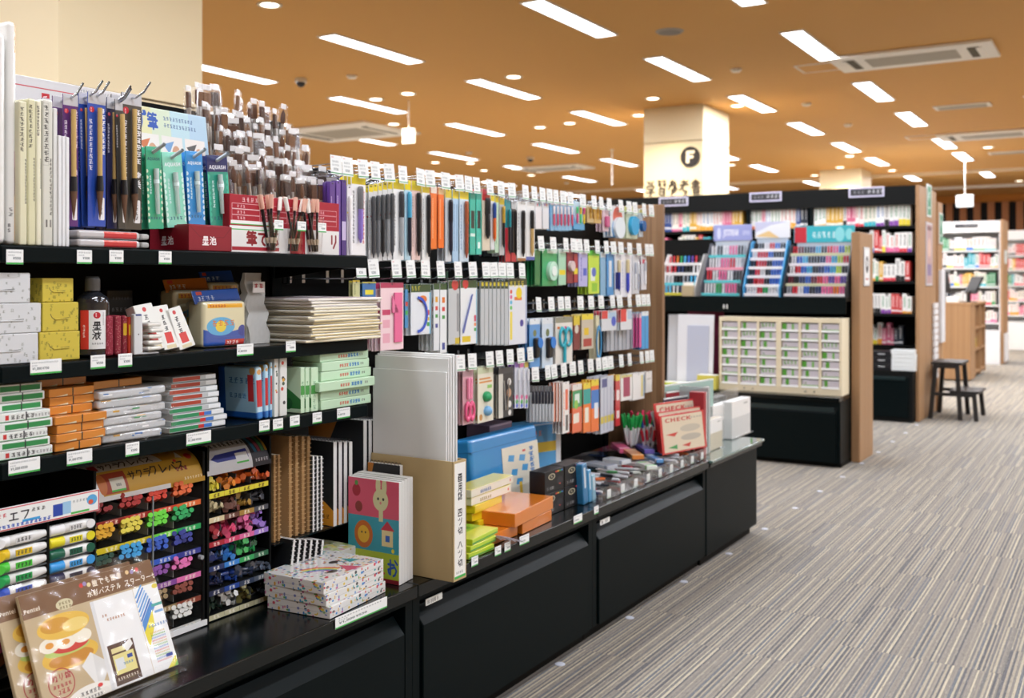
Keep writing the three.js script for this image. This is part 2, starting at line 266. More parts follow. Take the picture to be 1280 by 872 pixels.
// ---------- the black shop rack along the aisle ----------
const XF = -1.585, XB = -2.08, DY = 0.465, SXF = -1.735, SH = [1.314, 1.095, 0.92];
const UZ = [-0.02, -1.05, -2.1, -3.125, -4.21, -4.91];
{
  const names3 = ['under the brush shelves beyond the pastel packs', 'under the shelves of clay and crayons', 'under the white paper pads and orange boxes', 'under the clear pen trays'];
  for (let i = 0; i < 4; i++) {
    const z0 = UZ[i], z1 = UZ[i + 1], w = z0 - z1, zc = (z0 + z1) / 2, t = thing('base_cabinet', 'black base cabinet ' + names3[i], 'cabinet'); at(t, 0, 0, zc);
    part('carcass', merge(B2(XB - 0.5, XF - 0.05, 0.05, 0.43, -w / 2 + 0.001, w / 2 - 0.001), B2(XF - 0.05, XF - 0.004, 0.05, 0.43, w / 2 - 0.03, w / 2 - 0.001), B2(XF - 0.05, XF - 0.004, 0.05, 0.43, -w / 2 + 0.001, -w / 2 + 0.03), B2(XF - 0.05, XF - 0.004, 0.415, 0.43, -w / 2 + 0.03, w / 2 - 0.03)), BLK, t);
    part('plinth', B2(XB - 0.46, XF - 0.04, 0, 0.05, -w / 2 + 0.002, w / 2 - 0.002), BLKM, t);
    const d = part('drawer', tr(ext([[XF - 0.048, 0.052], [XF, 0.052], [XF, 0.345], [XF - 0.035, 0.385], [XF - 0.048, 0.385]], w - 0.084, 0.002), 0, 0, -w / 2 + 0.042), BLK, t);
    const c = cell(90, 22, (g) => { fill(g, '#eef0ee', -2, -2, 95, 30); bars(g, 8, 5, 60, 12); });
    part('label_holder', pbox(0.075, 0.018, 0.003, { f: c, s: '#c9cccb' }), matOf(c), d, XF - 0.001, 0.392, w / 2 - 0.09).rotation.y = HP;
  }
  const e = thing('end_cabinet', 'plain black cabinet closing the rack at the aisle corner', 'cabinet'); const zc = (UZ[4] + UZ[5]) / 2, w = UZ[4] - UZ[5];
  at(e, 0, 0, zc); part('carcass', tr(RB(XF + 2.6, 0.386, w - 0.004, 0.005), (XF - 2.6) / 2, 0.236, 0), BLK, e); part('plinth', B2(-2.57, XF - 0.03, 0, 0.042, -w / 2 + 0.02, w / 2 - 0.002), BLKM, e);
  for (let i = 0; i < 4; i++) { const o = solo(tr(RB(XF + 0.015 - XB + 0.5, 0.034, UZ[i] - UZ[i + 1] - 0.002, 0.004), (XF + 0.015 + XB - 0.5) / 2, DY - 0.017, (UZ[i] + UZ[i + 1]) / 2), DECK, 'display_deck', ['glossy black deck board in front of the pastel packs', 'glossy black deck board under the crayon displays', 'glossy black deck board under the orange boxes', 'glossy black deck board under the clear pen trays'][i], 'deck'); }
  const gd = thing('glass_topped_deck', 'deck with a greenish glass top at the corner of the rack', 'deck'); at(gd, 0, 0, zc);
  part('board', tr(RB(XF + 0.02 + 2.62, 0.02, w + 0.02, 0.004), (XF + 0.02 - 2.62) / 2, DY - 0.024, -0.008), DECK, gd); part('glass', tr(RB(XF + 0.03 + 2.63, 0.012, w + 0.03, 0.003), (XF + 0.03 - 2.63) / 2, DY - 0.007, -0.013), M('#5d7a74', 0.05, 0, { clearcoat: 1 }), gd);
  const f = thing('gondola_rack', 'black back panels and slotted posts of the double-sided rack', 'rack'); at(f, 0, 0, 0);
  for (let i = 0; i < 4; i++) part('back_panel', B2(XB - 0.04, XB, DY + 0.001, i < 2 ? 1.69 : 1.585, UZ[i + 1] + 0.02, UZ[i] - 0.02), BLKM, f);
  for (let i = 0; i < 5; i++) part('post', B2(XB - 0.045, XB + 0.012, DY + 0.001, i < 3 ? 1.7 : 1.6, UZ[i] - 0.0195, UZ[i] + 0.0195), BLK, f);
  const ep = solo(tr(RB(0.84, 1.59 - DY, 0.03, 0.004), XB + 0.28 - 0.42, (1.585 + DY) / 2 + 0.004, UZ[4] - 0.036), WOOD2, 'wooden_end_panel', 'brown wooden end panel closing the hook rack', 'panel');
  // shelves of the near bay
  const lab = ['top black shelf holding the calligraphy brushes', 'middle black shelf holding ink and sponges', 'lower black shelf holding clay and crayon boxes'];
  SH.forEach((y, i) => { const s = thing('display_shelf', lab[i], 'shelf'); at(s, 0, y, 0); const z0 = UZ[1] - 0.022, z1 = UZ[2] + 0.004, W0 = z0 - z1, zc2 = (z0 + z1) / 2;
    part('board', B2(XB + 0.015, SXF - 0.004, -0.018, 0, z1, z0), i ? DECK : BLK, s); part('front_lip', tr(RB(0.01, 0.031, W0, 0.003), SXF - 0.004, -0.0165, zc2), BLK, s);
    for (const z of [z0 - 0.006, z1 + 0.006]) part('bracket', tr(ext([[XB + 0.015, -0.02], [SXF - 0.06, -0.02], [SXF - 0.06, -0.03], [XB + 0.015, -0.06]], 0.003), 0, 0, z - 0.0015), BLKM, s); });
}

// price tickets
const TAGS = [], TICK = [];
for (let i = 0; i < 6; i++) {
  TAGS.push(cell(56, 60, (g) => { fill(g, '#eef1f0', -2, -2, 60, 64); fill(g, i % 2 ? '#e9c8c4' : '#c9ccd0', 6, 5, 10, 4); W(g, '~~~~', 8, 16, 7, '#8b9296', 0, 0.8); W(g, '~~~~~', 8, 27, 6, '#a0a6a8', 0, 0.7); W(g, '¥' + pick([110, 150, 200, 300, 350, 500]), 14, 38, 10, '#777e82'); fill(g, '#3f9a58', -2, 53, 60, 3); }));
  TICK.push(cell(i > 3 ? 150 : 70, 60, (g, w) => { fill(g, '#f2f4f3', -2, -2, w + 4, 64); W(g, '~~~~~~~~~~~~~~~~'.slice(0, w / 9), 8, 8, 7, '#8a9094', 0, 0.8); W(g, '~~~~', 8, 20, 6, '#9aa0a4', 0, 0.8); W(g, '¥' + pick([130, 300, 750, 800, 550]), w * 0.38, 27, 14, '#5b6368'); if (w > 100) W(g, '¥1,000', 10, 27, 14, '#5b6368'); fill(g, '#3fae4c', -2, 52, w + 4, 12); }));
}
const tagGeo = TAGS.map((c) => pbox(0.043, 0.052, 0.0012, { f: c, s: '#e8ecea' }, 0.0005));
const ticket = (u, v, x, wide, label) => { const c = TICK[wide ? 4 + (u % 2) : u % 4], w = wide || 0.033, g = pbox(w, 0.027, 0.0012, { f: c, s: '#eef' }, 0.0005), [, y, z] = onX(u, v, x); const o = solo(g, matOf(c), 'price_ticket', label, 'price tag', 'price tickets'); gon(o, x + 0.0012, y - 0.0135, z); return o; };
for (const [u, v, w] of [[18, 321], [105, 321], [145, 321], [206, 322]]) ticket(u, v, SXF + 0.0015, 0, 'white price ticket with green foot on the top shelf lip');
for (const [u, v, w] of [[57, 458, 0.064], [122, 452], [156, 450], [306, 437, 0.05], [363, 433]]) ticket(u, v, SXF + 0.0015, w, 'white price ticket with green foot on the middle shelf lip');
for (const [u, v, w] of [[30, 582, 0.062], [99, 571, 0.055], [165, 561], [248, 547, 0.068], [330, 532], [347, 530], [368, 526], [396, 522], [429, 516, 0.05]]) ticket(u, v, SXF + 0.0015, w, 'white price ticket with green foot on the lower shelf lip');
for (const [u, v, w] of [[452, 765, 0.19], [593, 701], [622, 688], [634, 683], [655, 674, 0.055], [722, 648, 0.06], [745, 637]]) ticket(u, v, XF + 0.0165, w, 'white price ticket with green foot on the deck edge');

// ---------- hooks and what hangs on them ----------
const HX = -1.8;
const hookWire = merge(tube([[0, 0, 0.012], [0, 0.002, 0.18], [0, 0.004, 0.255], [0, 0.014, 0.275]], 0.0022, 5, 10), tube([[0, 0.03, 0.012], [0, 0.032, 0.15], [0, 0.034, 0.272]], 0.0016, 5, 6), B(0.012, 0.05, 0.006, 0, 0.014, 0.012));
function hook(y, z, label, group) { const t = thing('display_hook', label, 'hook', group); gon(t, XB, y, z); part('wire', hookWire, CHROME, t); const i = Math.floor(rnd(6)); const p = part('price_plate', tagGeo[i], matOf(TAGS[i], 'card'), t, 0.004, 0.004, 0.277); p.rotation.set(-0.08, rnd(-0.1, 0.1), rnd(-0.05, 0.05)); return t; }
const PENB = lathe([[0, 0], [0.35, 0.005], [0.55, 0.05], [1, 0.09], [1, 0.6], [0, 0.6]], 10), PENC = lathe([[0, 0.6], [1.12, 0.6], [1.12, 0.95], [0.9, 1], [0, 1]], 10);
function pen(parent, len, r, body, cap, x = 0, y = 0, z = 0.008, up = 1) { const p = part('pen_barrel', PENB, M(body, 0.3), parent, x, y, z), c = part('pen_cap', PENC, M(cap, 0.3), parent, x, y, z); for (const o of [p, c]) { o.scale.set(r, len * up, r); if (up < 0) o.position.y += len; } }
function packArt(w, h, s) {
  return cell(Math.max(24, w * 1300), Math.max(40, h * 1300), (g, W0, H0) => {
    fill(g, s.bg, -2, -2, W0 + 4, H0 + 4);
    if (s.hd) fill(g, s.hd, -2, -2, W0 + 4, H0 * (s.hh || 0.13));
    disc(g, '#30343a', W0 / 2, 7, 4, 2.5);
    for (const [x, y, w2, h2, c] of s.st || []) fill(g, c, x * W0, y * H0, w2 * W0, h2 * H0);
    for (const [x, y, r, c, r2] of s.ds || []) disc(g, c, x * W0, y * H0, r * W0, (r2 || r) * W0);
    if (s.tx) { const n = Math.max(6, Math.min(16, W0 * 0.17)); for (const [x, c] of s.tx) W(g, '~'.repeat(Math.floor(H0 * 0.66 / (n * 1.12))), x * W0, H0 * 0.2, n, c, 1, Math.max(0.9, n * 0.11)); }
    if (s.ht) W(g, s.ht, 3, H0 * 0.03, Math.min(W0 / (s.ht.length + 0.4), H0 * 0.1), s.hc || '#fff');
    if (s.draw) s.draw(g, W0, H0);
  });
}
function hang(row, e) {
  const [name, label, cat, u0, u1, vt, vb, n, s] = e, x = s.x || HX - 0.02, z0 = zX(u0, x), z1 = zX(u1, x), w = Math.abs(z1 - z0) * (s.slim || 0.94), uc = (u0 + u1) / 2, y1 = yX(uc, vt, x), y0 = yX(uc, vb, x), h = y1 - y0, z = (z0 + z1) / 2;
  const art = packArt(w, h, s), geo = pbox(w, h, s.th || 0.003, { f: art, s: s.sd || s.bg }, 0.001, -h), m = matOf(art, s.gl || 'gloss'), gr = label + ' group';
  const full = label + ' on the ' + row.name;
  const t = thing(name, full, cat, n > 1 ? full : undefined); gon(t, x, y1, z, rnd(-0.08, 0.08)); part('card', geo, m, t);
  if (s.item) s.item(t, w, h);
  if (s.film) { const fg = RB(w * 0.98, h * 0.84, 0.016, 0.006, 0, -h * 0.55, 0.008); part('blister', fg, FILM, t); }
  const gap = s.gap || 0.014;
  for (let i = 1; i < n; i++) { const c = solo(geo, m, name, full, cat, full); gon(c, x - gap * i, y1 - rnd(0.003), z + rnd(-0.003, 0.003), rnd(-0.1, 0.1)); }
  if (!s.nohook && !row.done.some((q) => Math.abs(q - z) < 0.0455)) { row.done.push(z); hook(row.y - 0.004, z, 'chrome hook with white price plate among the ' + row.name, 'price hooks among the ' + row.name); }
}
const P1 = (b, c, r = 0.0065, k = 0.78, o = 0) => (t, w, h) => pen(t, h * k, r, b, c, o * w, -h * (0.15 + k), 0.009);
const PN = (n, cols, r = 0.004, k = 0.7) => (t, w, h) => { for (let i = 0; i < n; i++) pen(t, h * k, r, cols[i % cols.length], cols[(i + 1) % cols.length], (i - (n - 1) / 2) * w / (n + 0.3), -h * (0.2 + k), 0.008); };
const ROW = (name, y) => ({ name, y, done: [] });
const Y = '#ecd516', rows = [
  [ROW('top hooks by the brushes', 1.53), [
    ['brush_pen_pack', 'purple boxed brush pen', 'pen', 410, 417, 227, 319, 3, { bg: '#5b3a8e', tx: [[0.2, '#d9c8f0']], th: 0.012 }],
    ['brush_pen_pack', 'violet boxed brush pen with pale text', 'pen', 418, 424, 226, 319, 3, { bg: '#6c4aa0', tx: [[0.2, '#efe4ff']], th: 0.012 }],
    ['brush_pen_pack', 'dark violet boxed brush pen with a white label', 'pen', 425, 431, 225, 319, 3, { bg: '#4b3284', st: [[0.1, 0.55, 0.8, 0.25, '#cfc2e8']], th: 0.012 }],
    ['brush_pen_pack', 'white brush pen with yellow ring', 'pen', 432, 437.5, 232, 319, 3, { bg: '#ece9ef', st: [[0, 0.38, 1, 0.02, Y]], th: 0.012, item: P1('#f2f2f4', '#ffffff', 0.0055, 0.85) }],
    ['brush_pen_pack', 'white card with a purple barrel brush pen', 'pen', 438.5, 457, 218, 319, 4, { bg: '#f1f1f3', hd: Y, tx: [[0.06, '#55585c'], [0.74, '#c0303a']], ds: [[0.72, 0.72, 0.12, Y, 0.3]], item: P1('#8f78cc', '#77787c', 0.007, 0.7) }],
    ...[460.5, 466, 472, 478, 484].map((u, i) => ['brush_pen_pack', ['white card with dark grey brush pen', 'white card with mid grey brush pen', 'white card with black striped brush pen', 'white card with light grey brush pen', 'white card with slate brush pen'][i], 'pen', u, u + 5.6, 231 - i, 327 - i * 0.5, 3, { bg: '#dcdee0', hd: Y, hh: 0.1, tx: [[0.05, '#44484c']], st: [[0.4, 0.4, 0.6, 0.02, '#c23c3c']], item: P1(['#4a4c50', '#6a6d72', '#26272a', '#8a8e92', '#53565c'][i], '#55585c', 0.0055, 0.8, 0.12) }]),
    ['brush_pen_pack', 'wide white card with a pale grey brush pen', 'pen', 490.5, 505, 224, 325, 4, { bg: '#f0f2f3', hd: Y, tx: [[0.06, '#4a4e52']], st: [[0.55, 0.4, 0.3, 0.02, '#c03a3a']], item: P1('#a9adb2', '#3c3e44', 0.0068, 0.8, 0.1) }],
    ['brush_pen_pack', 'sky blue card with a navy brush pen', 'pen', 505.5, 513, 225, 325, 4, { bg: '#bfe2f2', hd: Y, item: P1('#1d2233', '#52b4dc', 0.006, 0.8) }],
    ['brush_pen_pack', 'pale pink card with a black brush pen', 'pen', 514, 525, 226, 325, 4, { bg: '#edcfc9', hd: Y, tx: [[0.05, '#5a5450']], item: P1('#1b1b1e', '#222226', 0.0062, 0.8, 0.1) }],
    ['brush_pen_pack', 'white card with a black and gold brush pen', 'pen', 527, 537, 229, 326, 4, { bg: '#eef0ef', hd: Y, tx: [[0.05, '#44484c']], item: P1('#18181b', '#1f1f24', 0.006, 0.8, 0.12) }],
    ['fabric_marker_pack', 'orange pouch with white print', 'pen', 537.5, 546, 232, 311, 3, { bg: '#ef7420', hd: '#f6e6d8', tx: [[0.25, '#ffe9d2']], sd: '#d85f10' }],
    ['fabric_marker_pack', 'bright orange pouch with a red head', 'pen', 547, 555, 234, 310, 3, { bg: '#f3701a', hd: '#f8d29a', tx: [[0.25, '#fff0e0']], sd: '#d85f10' }],
    ['brush_pen_pack', 'clear faced card with a navy brush pen', 'pen', 556, 564, 236, 327, 3, { bg: '#cfd6dc', hd: '#e3c93a', item: P1('#22263a', '#1b1e2c', 0.006, 0.76, 0.1) }],
    ['brush_pen_pack', 'light blue card with grey writing', 'pen', 565, 573, 237, 328, 3, { bg: '#a9cdea', hd: Y, tx: [[0.2, '#2b5a92'], [0.6, '#2b5a92']] }],
    ['brush_pen_pack', 'light blue card with a brown pen', 'pen', 573.5, 586, 238, 327, 3, { bg: '#cfe3f2', hd: Y, tx: [[0.08, '#3c6aa0'], [0.78, '#b53a30']], item: P1('#a5533a', '#b4613f', 0.006, 0.8, 0.05) }],
    ['brush_pen_pack', 'teal pouch with two black pens', 'pen', 587, 594, 240, 318, 3, { bg: '#34b8a2', hd: '#2aa590', st: [[0.2, 0.3, 0.6, 0.28, '#16272a'], [0.1, 0.66, 0.8, 0.05, '#d8f2ea']] }],
    ['brush_pen_pack', 'turquoise pouch with a white cap print', 'pen', 594.5, 602, 240, 318, 3, { bg: '#3fc4b0', hd: '#26a38f', st: [[0.2, 0.3, 0.6, 0.28, '#1b2c30'], [0.3, 0.8, 0.4, 0.1, '#f2fffb']] }],
    ['marker_pack', 'beige card with red head and fat black marker', 'pen', 602.5, 612, 236, 313, 4, { bg: '#ddd2bd', hd: '#d42a34', hh: 0.2, item: P1('#232326', '#303034', 0.0085, 0.66) }],
    ['marker_pack', 'yellow headed card with orange and blue marker', 'pen', 613, 618, 243, 312, 3, { bg: '#dfe3e6', hd: Y, item: P1('#e0662a', '#2b4f9e', 0.0055, 0.7) }],
    ['marker_pack', 'pale green card with white marker', 'pen', 618.5, 623, 244, 316, 3, { bg: '#b9d9bf', hd: Y, tx: [[0.2, '#3c7a50']] }],
    ['marker_pack', 'grey card with slim black marker', 'pen', 624, 630, 247, 319, 3, { bg: '#b5babd', hd: '#c8b02a', item: P1('#1c1c1f', '#c9a03a', 0.005, 0.72) }],
    ['marker_pack', 'teal and crimson card with dark marker', 'pen', 631, 638, 250, 327, 3, { bg: '#1f8f98', st: [[0, 0.45, 1, 0.55, '#c22a3c']], item: P1('#2a2d33', '#1a8a94', 0.005, 0.72) }],
    ['marker_pack', 'crimson footed card with black marker', 'pen', 638.5, 645, 252, 327, 3, { bg: '#2a2a2e', hd: '#b9bdc0', st: [[0, 0.85, 1, 0.15, '#c22a3c']], item: P1('#111114', '#222226', 0.005, 0.74) }],
    ['writing_brush_pack', 'white card with black brush and brown foot', 'brush', 646, 657, 252, 326, 4, { bg: '#eef0f0', tx: [[0.08, '#4a4e52'], [0.72, '#55585c']], st: [[0, 0.95, 1, 0.05, '#a56a3c']], item: P1('#1a1a1c', '#202024', 0.0062, 0.78) }],
    ['writing_brush_pack', 'white card with bamboo handled brush and blue foot', 'brush', 657.5, 668, 252, 325, 4, { bg: '#eef0f0', tx: [[0.7, '#4a4e52']], st: [[0, 0.94, 1, 0.06, '#4a62b4']], item: P1('#cda86a', '#1b1b1e', 0.0062, 0.78) }],
  ]],
  [ROW('middle hooks above the pads', 1.257), [
    ['stationery_pack', 'yellow topped clear pack half hidden by paper', 'ruler', 440, 450, 350, 372, 2, { bg: '#c8cc9a', hd: Y, tx: [[0.2, '#3c5a2a']] }],
    ['stationery_pack', 'blue and yellow printed pack half hidden by paper', 'ruler', 452, 470, 352, 372, 2, { bg: '#2a6fae', hd: '#d8d24a', st: [[0.2, 0.5, 0.6, 0.3, '#e0d63a']] }],
    ['pink_ruler_set', 'pink card with a pink plastic ruler set', 'ruler', 474, 505, 353, 437, 5, { bg: '#f0d3da', hd: '#b2325e', hh: 0.09, st: [[0.08, 0.4, 0.34, 0.08, '#c63a6a'], [0.1, 0.55, 0.3, 0.12, '#e6a8bb'], [0.1, 0.75, 0.3, 0.14, '#e6a8bb']], item: (t, w, h) => { part('ruler', RB(w * 0.34, h * 0.74, 0.004, 0.001, w * 0.22, -h * 0.52, 0.005), M('#e86f9d', 0.2), t); part('triangle', tr(ext([[0, 0], [0.03, 0], [0, 0.05]], 0.003), -w * 0.05, -h * 0.45, 0.004), M('#e57ba4', 0.2), t); } }],
    ['ruler_pack', 'narrow blue edged protractor pack', 'ruler', 505.5, 510, 355, 410, 3, { bg: '#3a8cc4', hd: '#24502f', st: [[0.1, 0.4, 0.8, 0.1, '#c83a3a'], [0.1, 0.6, 0.8, 0.1, '#3aa84a']] }],
    ['protractor_pack', 'clear protractor card with dark green head', 'protractor', 511, 540, 355, 418, 5, { bg: '#e3eaf2', hd: '#1d4a2a', hh: 0.17, ht: '~~~', hc: '#d8c83a', st: [[0.8, 0.52, 0.18, 0.1, '#d03a3a'], [0.8, 0.66, 0.18, 0.07, '#e3c02a'], [0.8, 0.76, 0.18, 0.08, '#3a9a4a'], [0.93, 0.17, 0.07, 0.83, '#6cc0e6']], ds: [[0.6, 0.3, 0.2, '#e0742a', 0.1]], item: (t, w, h) => part('protractor', tr(ext([...Array.from({ length: 17 }, (_, i) => [Math.cos((i / 16 - 0.5) * Math.PI) * w * 0.5, Math.sin((i / 16 - 0.5) * Math.PI) * w * 0.5]), ...Array.from({ length: 17 }, (_, i) => [Math.cos((0.5 - i / 16) * Math.PI) * w * 0.42, Math.sin((0.5 - i / 16) * Math.PI) * w * 0.42])], 0.002), -w * 0.2, -h * 0.6, 0.004), M('#3a5ac8', 0.25), t) }],
    ['ruler_pack', 'tall clear ruler pack with coloured dots', 'ruler', 541.5, 549, 354, 438, 5, { bg: '#dfe5ea', hd: '#25522f', hh: 0.1, st: [[0.3, 0.2, 0.4, 0.08, '#e0a02a'], [0.3, 0.34, 0.4, 0.06, '#d03a3a'], [0.3, 0.46, 0.4, 0.05, '#3a9a4a'], [0.3, 0.6, 0.4, 0.06, '#3a4a9a']] }],
    ['ruler_pack', 'tall clear ruler pack with blue end marks', 'ruler', 549.8, 558, 354, 441, 5, { bg: '#e6ebef', hd: '#25522f', hh: 0.1, st: [[0.3, 0.2, 0.4, 0.08, '#e0742a'], [0.3, 0.34, 0.4, 0.06, '#d03a3a'], [0.3, 0.46, 0.4, 0.05, '#3a9a4a'], [0.3, 0.85, 0.4, 0.1, '#3a4a9a']] }],
    ['ruler_pack', 'clear set square pack seen from its edge', 'ruler', 560, 574, 351, 430, 4, { bg: '#c2c8cc', hd: '#1d4a2a', ds: [[0.6, 0.06, 0.3, '#c8303a']], st: [[0.75, 0.2, 0.2, 0.6, '#8c9298'], [0.6, 0.9, 0.4, 0.1, '#d6bc3a']] }],
    ['set_square_pack', 'clear set square card with red and yellow marks', 'ruler', 575, 596, 350, 430, 5, { bg: '#e8edf0', hd: '#1d4a2a', hh: 0.13, ds: [[0.3, 0.06, 0.17, '#c8303a']], st: [[0.82, 0.55, 0.14, 0.1, '#d03a5a'], [0.82, 0.67, 0.14, 0.05, '#e8742a'], [0.82, 0.75, 0.14, 0.05, '#3aa04a'], [0.1, 0.87, 0.5, 0.09, '#e0c22a'], [0.94, 0.15, 0.06, 0.85, '#7cc4e4']], item: (t, w, h) => part('set_square', tr(ext([[0, 0], [0.004, 0], [w * 0.6, h * 0.6], [w * 0.6 - 0.006, h * 0.6], [0, 0.012]], 0.002), -w * 0.4, -h * 0.82, 0.004), M('#8494d6', 0.2, 0, { transmission: 0.4 }), t) }],
    ...[600, 605, 610, 615, 620, 625, 630].map((u) => ['clear_ruler_pack', 'clear plastic ruler hanging edge by edge', 'ruler', u, u + 4.5, 351, 431, 2, { bg: '#bfc6cb', hd: '#24402c', st: [[0.2, 0.02, 0.6, 0.06, '#d8c83a']], nohook: u % 10 !== 0, th: 0.006 }]),
    ['ruler_card', 'clear ruler card with a row of coloured dots', 'ruler', 635, 659, 348, 430, 6, { bg: '#e1e6f0', hd: '#1d3a24', hh: 0.11, ht: '~~~~', hc: '#e0d03a', ds: [[0.12, 0.2, 0.06, '#e0503a'], [0.12, 0.28, 0.06, '#e05a9a'], [0.12, 0.36, 0.06, '#3ab4e0'], [0.12, 0.44, 0.06, '#4ac04a'], [0.55, 0.22, 0.16, '#ecd02a'], [0.7, 0.68, 0.1, '#3a3a9a']], st: [[0.06, 0.5, 0.12, 0.42, '#ead84a'], [0.3, 0.28, 0.4, 0.05, '#e0742a'], [0.9, 0.12, 0.1, 0.88, '#a9b8d8']] }],
  ]],
  [ROW('low hooks beside the pads', 0.963), [
    ['pink_scissors', 'pink handled child scissors in clear pack', 'scissors', 577, 592, 462, 530, 4, { bg: '#d9a9b4', hd: '#b8909a', sd: '#c9a0aa', item: (t, w, h) => { for (const s of [-1, 1]) { part('handle_loop', tr(new THREE.TorusGeometry(w * 0.2, 0.005, 8, 18).scale(1, 1.9, 1), s * w * 0.2, -h * 0.76, 0.009), M('#e85f8d', 0.25), t); part('blade_guard', RB(0.012, h * 0.4, 0.008, 0.003, s * w * 0.12, -h * 0.34, 0.009), M('#ee8fae', 0.25), t); } } }],
    ['craft_card', 'cream card with green and blue creature clips', 'craft pack', 595, 618, 458, 527, 4, { bg: '#e6e2cf', hd: '#cfd8b4', st: [[0.1, 0.2, 0.7, 0.03, '#d88a3a'], [0.1, 0.26, 0.8, 0.03, '#d88a3a'], [0.6, 0.34, 0.3, 0.06, '#8cc45a']], ds: [[0.5, 0.54, 0.2, '#3aa86a', 0.16], [0.55, 0.8, 0.18, '#7cb8e6', 0.14], [0.2, 0.9, 0.1, '#c88a3a']], item: (t, w, h) => { part('clip', tr(new THREE.SphereGeometry(w * 0.17, 10, 8), 0, -h * 0.54, 0.006), M('#2fa268', 0.3), t); part('clip', tr(new THREE.SphereGeometry(w * 0.16, 10, 8), 0.004, -h * 0.8, 0.006), M('#7ab4e4', 0.3), t); } }],
    ['compass_pack', 'black and white drawing compass pack', 'compass', 622, 642, 459, 521, 5, { bg: '#24262a', hd: '#3a3c40', st: [[0, 0.12, 0.3, 0.88, '#d4d2c8']], ds: [[0.72, 0.3, 0.13, '#e8e8e4'], [0.7, 0.52, 0.16, '#c89a7a'], [0.75, 0.75, 0.12, '#e0e0dc'], [0.75, 0.92, 0.1, '#e0e0dc']], item: (t, w, h) => { part('compass_leg', tr(cyl(0.002, 0.003, h * 0.6, 8).rotateZ(0.1), -w * 0.1, -h * 0.85, 0.006), CHROME, t); part('compass_leg', tr(cyl(0.002, 0.003, h * 0.6, 8).rotateZ(-0.1), w * 0.02, -h * 0.85, 0.006), CHROME, t); } }],
    ...[643, 649, 655].map((u, i) => ['mechanical_pencil_pack', ['clear pack with violet headed pencil', 'clear pack with pink headed pencil', 'clear pack with yellow headed pencil'][i], 'pencil', u, u + 5.4, 452, 510, 3, { bg: '#dfe2ec', hd: ['#8a5ac8', '#e06aa8', '#e2c83a'][i], ds: [[0.5, 0.76, 0.3, '#e05a9a'], [0.5, 0.86, 0.3, '#3aa04a'], [0.5, 0.94, 0.28, '#3a5ac8']], item: P1('#c9ccd4', '#e9ebf0', 0.004, 0.6) }]),
  ]],
  [ROW('top hooks by the panel', 1.53), [
    ['pencil_lead_pack', 'white pack with clear grip and pink dots', 'pencil', 669, 677, 252, 286, 4, { bg: '#e9e7ea', hd: '#d8dde2', ds: [[0.3, 0.12, 0.1, '#e05a8a'], [0.6, 0.12, 0.1, '#3ab4c8']] }],
    ['pencil_lead_pack', 'white pack with clear grip and violet dots', 'pencil', 678, 686, 252, 286, 4, { bg: '#e4e6ea', hd: '#cfd8e2', ds: [[0.3, 0.12, 0.1, '#a05ac8'], [0.6, 0.12, 0.1, '#e0742a']] }],
    ...[688, 692.5, 697, 701.5, 706, 710.5].map((u, i) => ['grip_pencil_pack', 'sky blue card with a pink gripped pencil', 'pencil', u, u + 4.3, 252 + i * 0.3, 288, 2, { bg: '#8cc4ea', hd: '#f0dfe2', tx: [], item: P1('#e05a78', '#f2e8ea', 0.004, 0.7), nohook: i % 2 }]),
    ['pencil_card', 'rounded blue card with pink and green pencils', 'pencil', 715, 732, 252, 287, 3, { bg: '#58aee0', ds: [[0.5, 0.3, 0.5, '#c9e2f2']], item: PN(3, ['#e0508a', '#4ac07a', '#e8c83a'], 0.004, 0.6) }],
    ['lead_tube_pack', 'clear pack of amber lead tubes', 'pencil', 734, 742, 256, 278, 3, { bg: '#d9c08a', hd: '#e9e4d8', item: PN(2, ['#c89a3a', '#a87a2a'], 0.004, 0.6) }],
    ['lead_tube_pack', 'clear pack of golden lead tubes', 'pencil', 743, 751, 257, 279, 3, { bg: '#dcb872', hd: '#ece8dc', item: PN(2, ['#d0a040', '#b8882e'], 0.004, 0.6) }],
    ['eraser_pack', 'pink eraser in clear blister', 'eraser', 753, 761, 259, 289, 3, { bg: '#e3c9d4', hd: '#d8e4ea', item: (t, w, h) => part('eraser', RB(w * 0.6, h * 0.45, 0.012, 0.004, 0, -h * 0.6, 0.008), M('#c85a88', 0.5), t) }],
    ['tape_dispenser_pack', 'red and blue round tape dispenser card', 'tape', 763, 780, 258, 296, 3, { bg: '#dfe6ea', ds: [[0.5, 0.35, 0.34, '#d8604a'], [0.5, 0.75, 0.4, '#3a94d4']], item: (t, w, h) => part('dispenser', tr(cyl(w * 0.36, w * 0.36, 0.014, 20).rotateX(HP), 0, -h * 0.7, 0.002), M('#e4eef4', 0.25), t) }],
    ['tape_dispenser_pack', 'white card with a sky blue tape dispenser', 'tape', 782, 797, 258, 298, 3, { bg: '#dfe8c8', hd: '#e8e060', item: (t, w, h) => { part('dispenser', tr(cyl(w * 0.36, w * 0.36, 0.016, 20).rotateX(HP), 0, -h * 0.6, 0.002), M('#3aa8dc', 0.25), t); part('snout', RB(w * 0.3, 0.016, 0.014, 0.003, w * 0.3, -h * 0.42, 0.009), M('#3aa8dc', 0.25), t); } }],
    ['tape_dispenser_pack', 'deep blue small tape dispenser', 'tape', 798, 804, 262, 296, 3, { bg: '#c9d8e0', hd: '#d8d06a', item: (t, w, h) => part('dispenser', tr(cyl(w * 0.5, w * 0.5, 0.016, 16).rotateX(HP), 0, -h * 0.6, 0.002), M('#1f5fa0', 0.25), t) }],
  ]],
  [ROW('second hooks by the panel', 1.356), [
    ['correction_tape_pack', 'dark green correction tape pack seen edge on', 'correction tape', 668, 675, 312, 356, 4, { bg: '#1f7a48', hd: '#2f8f58' }],
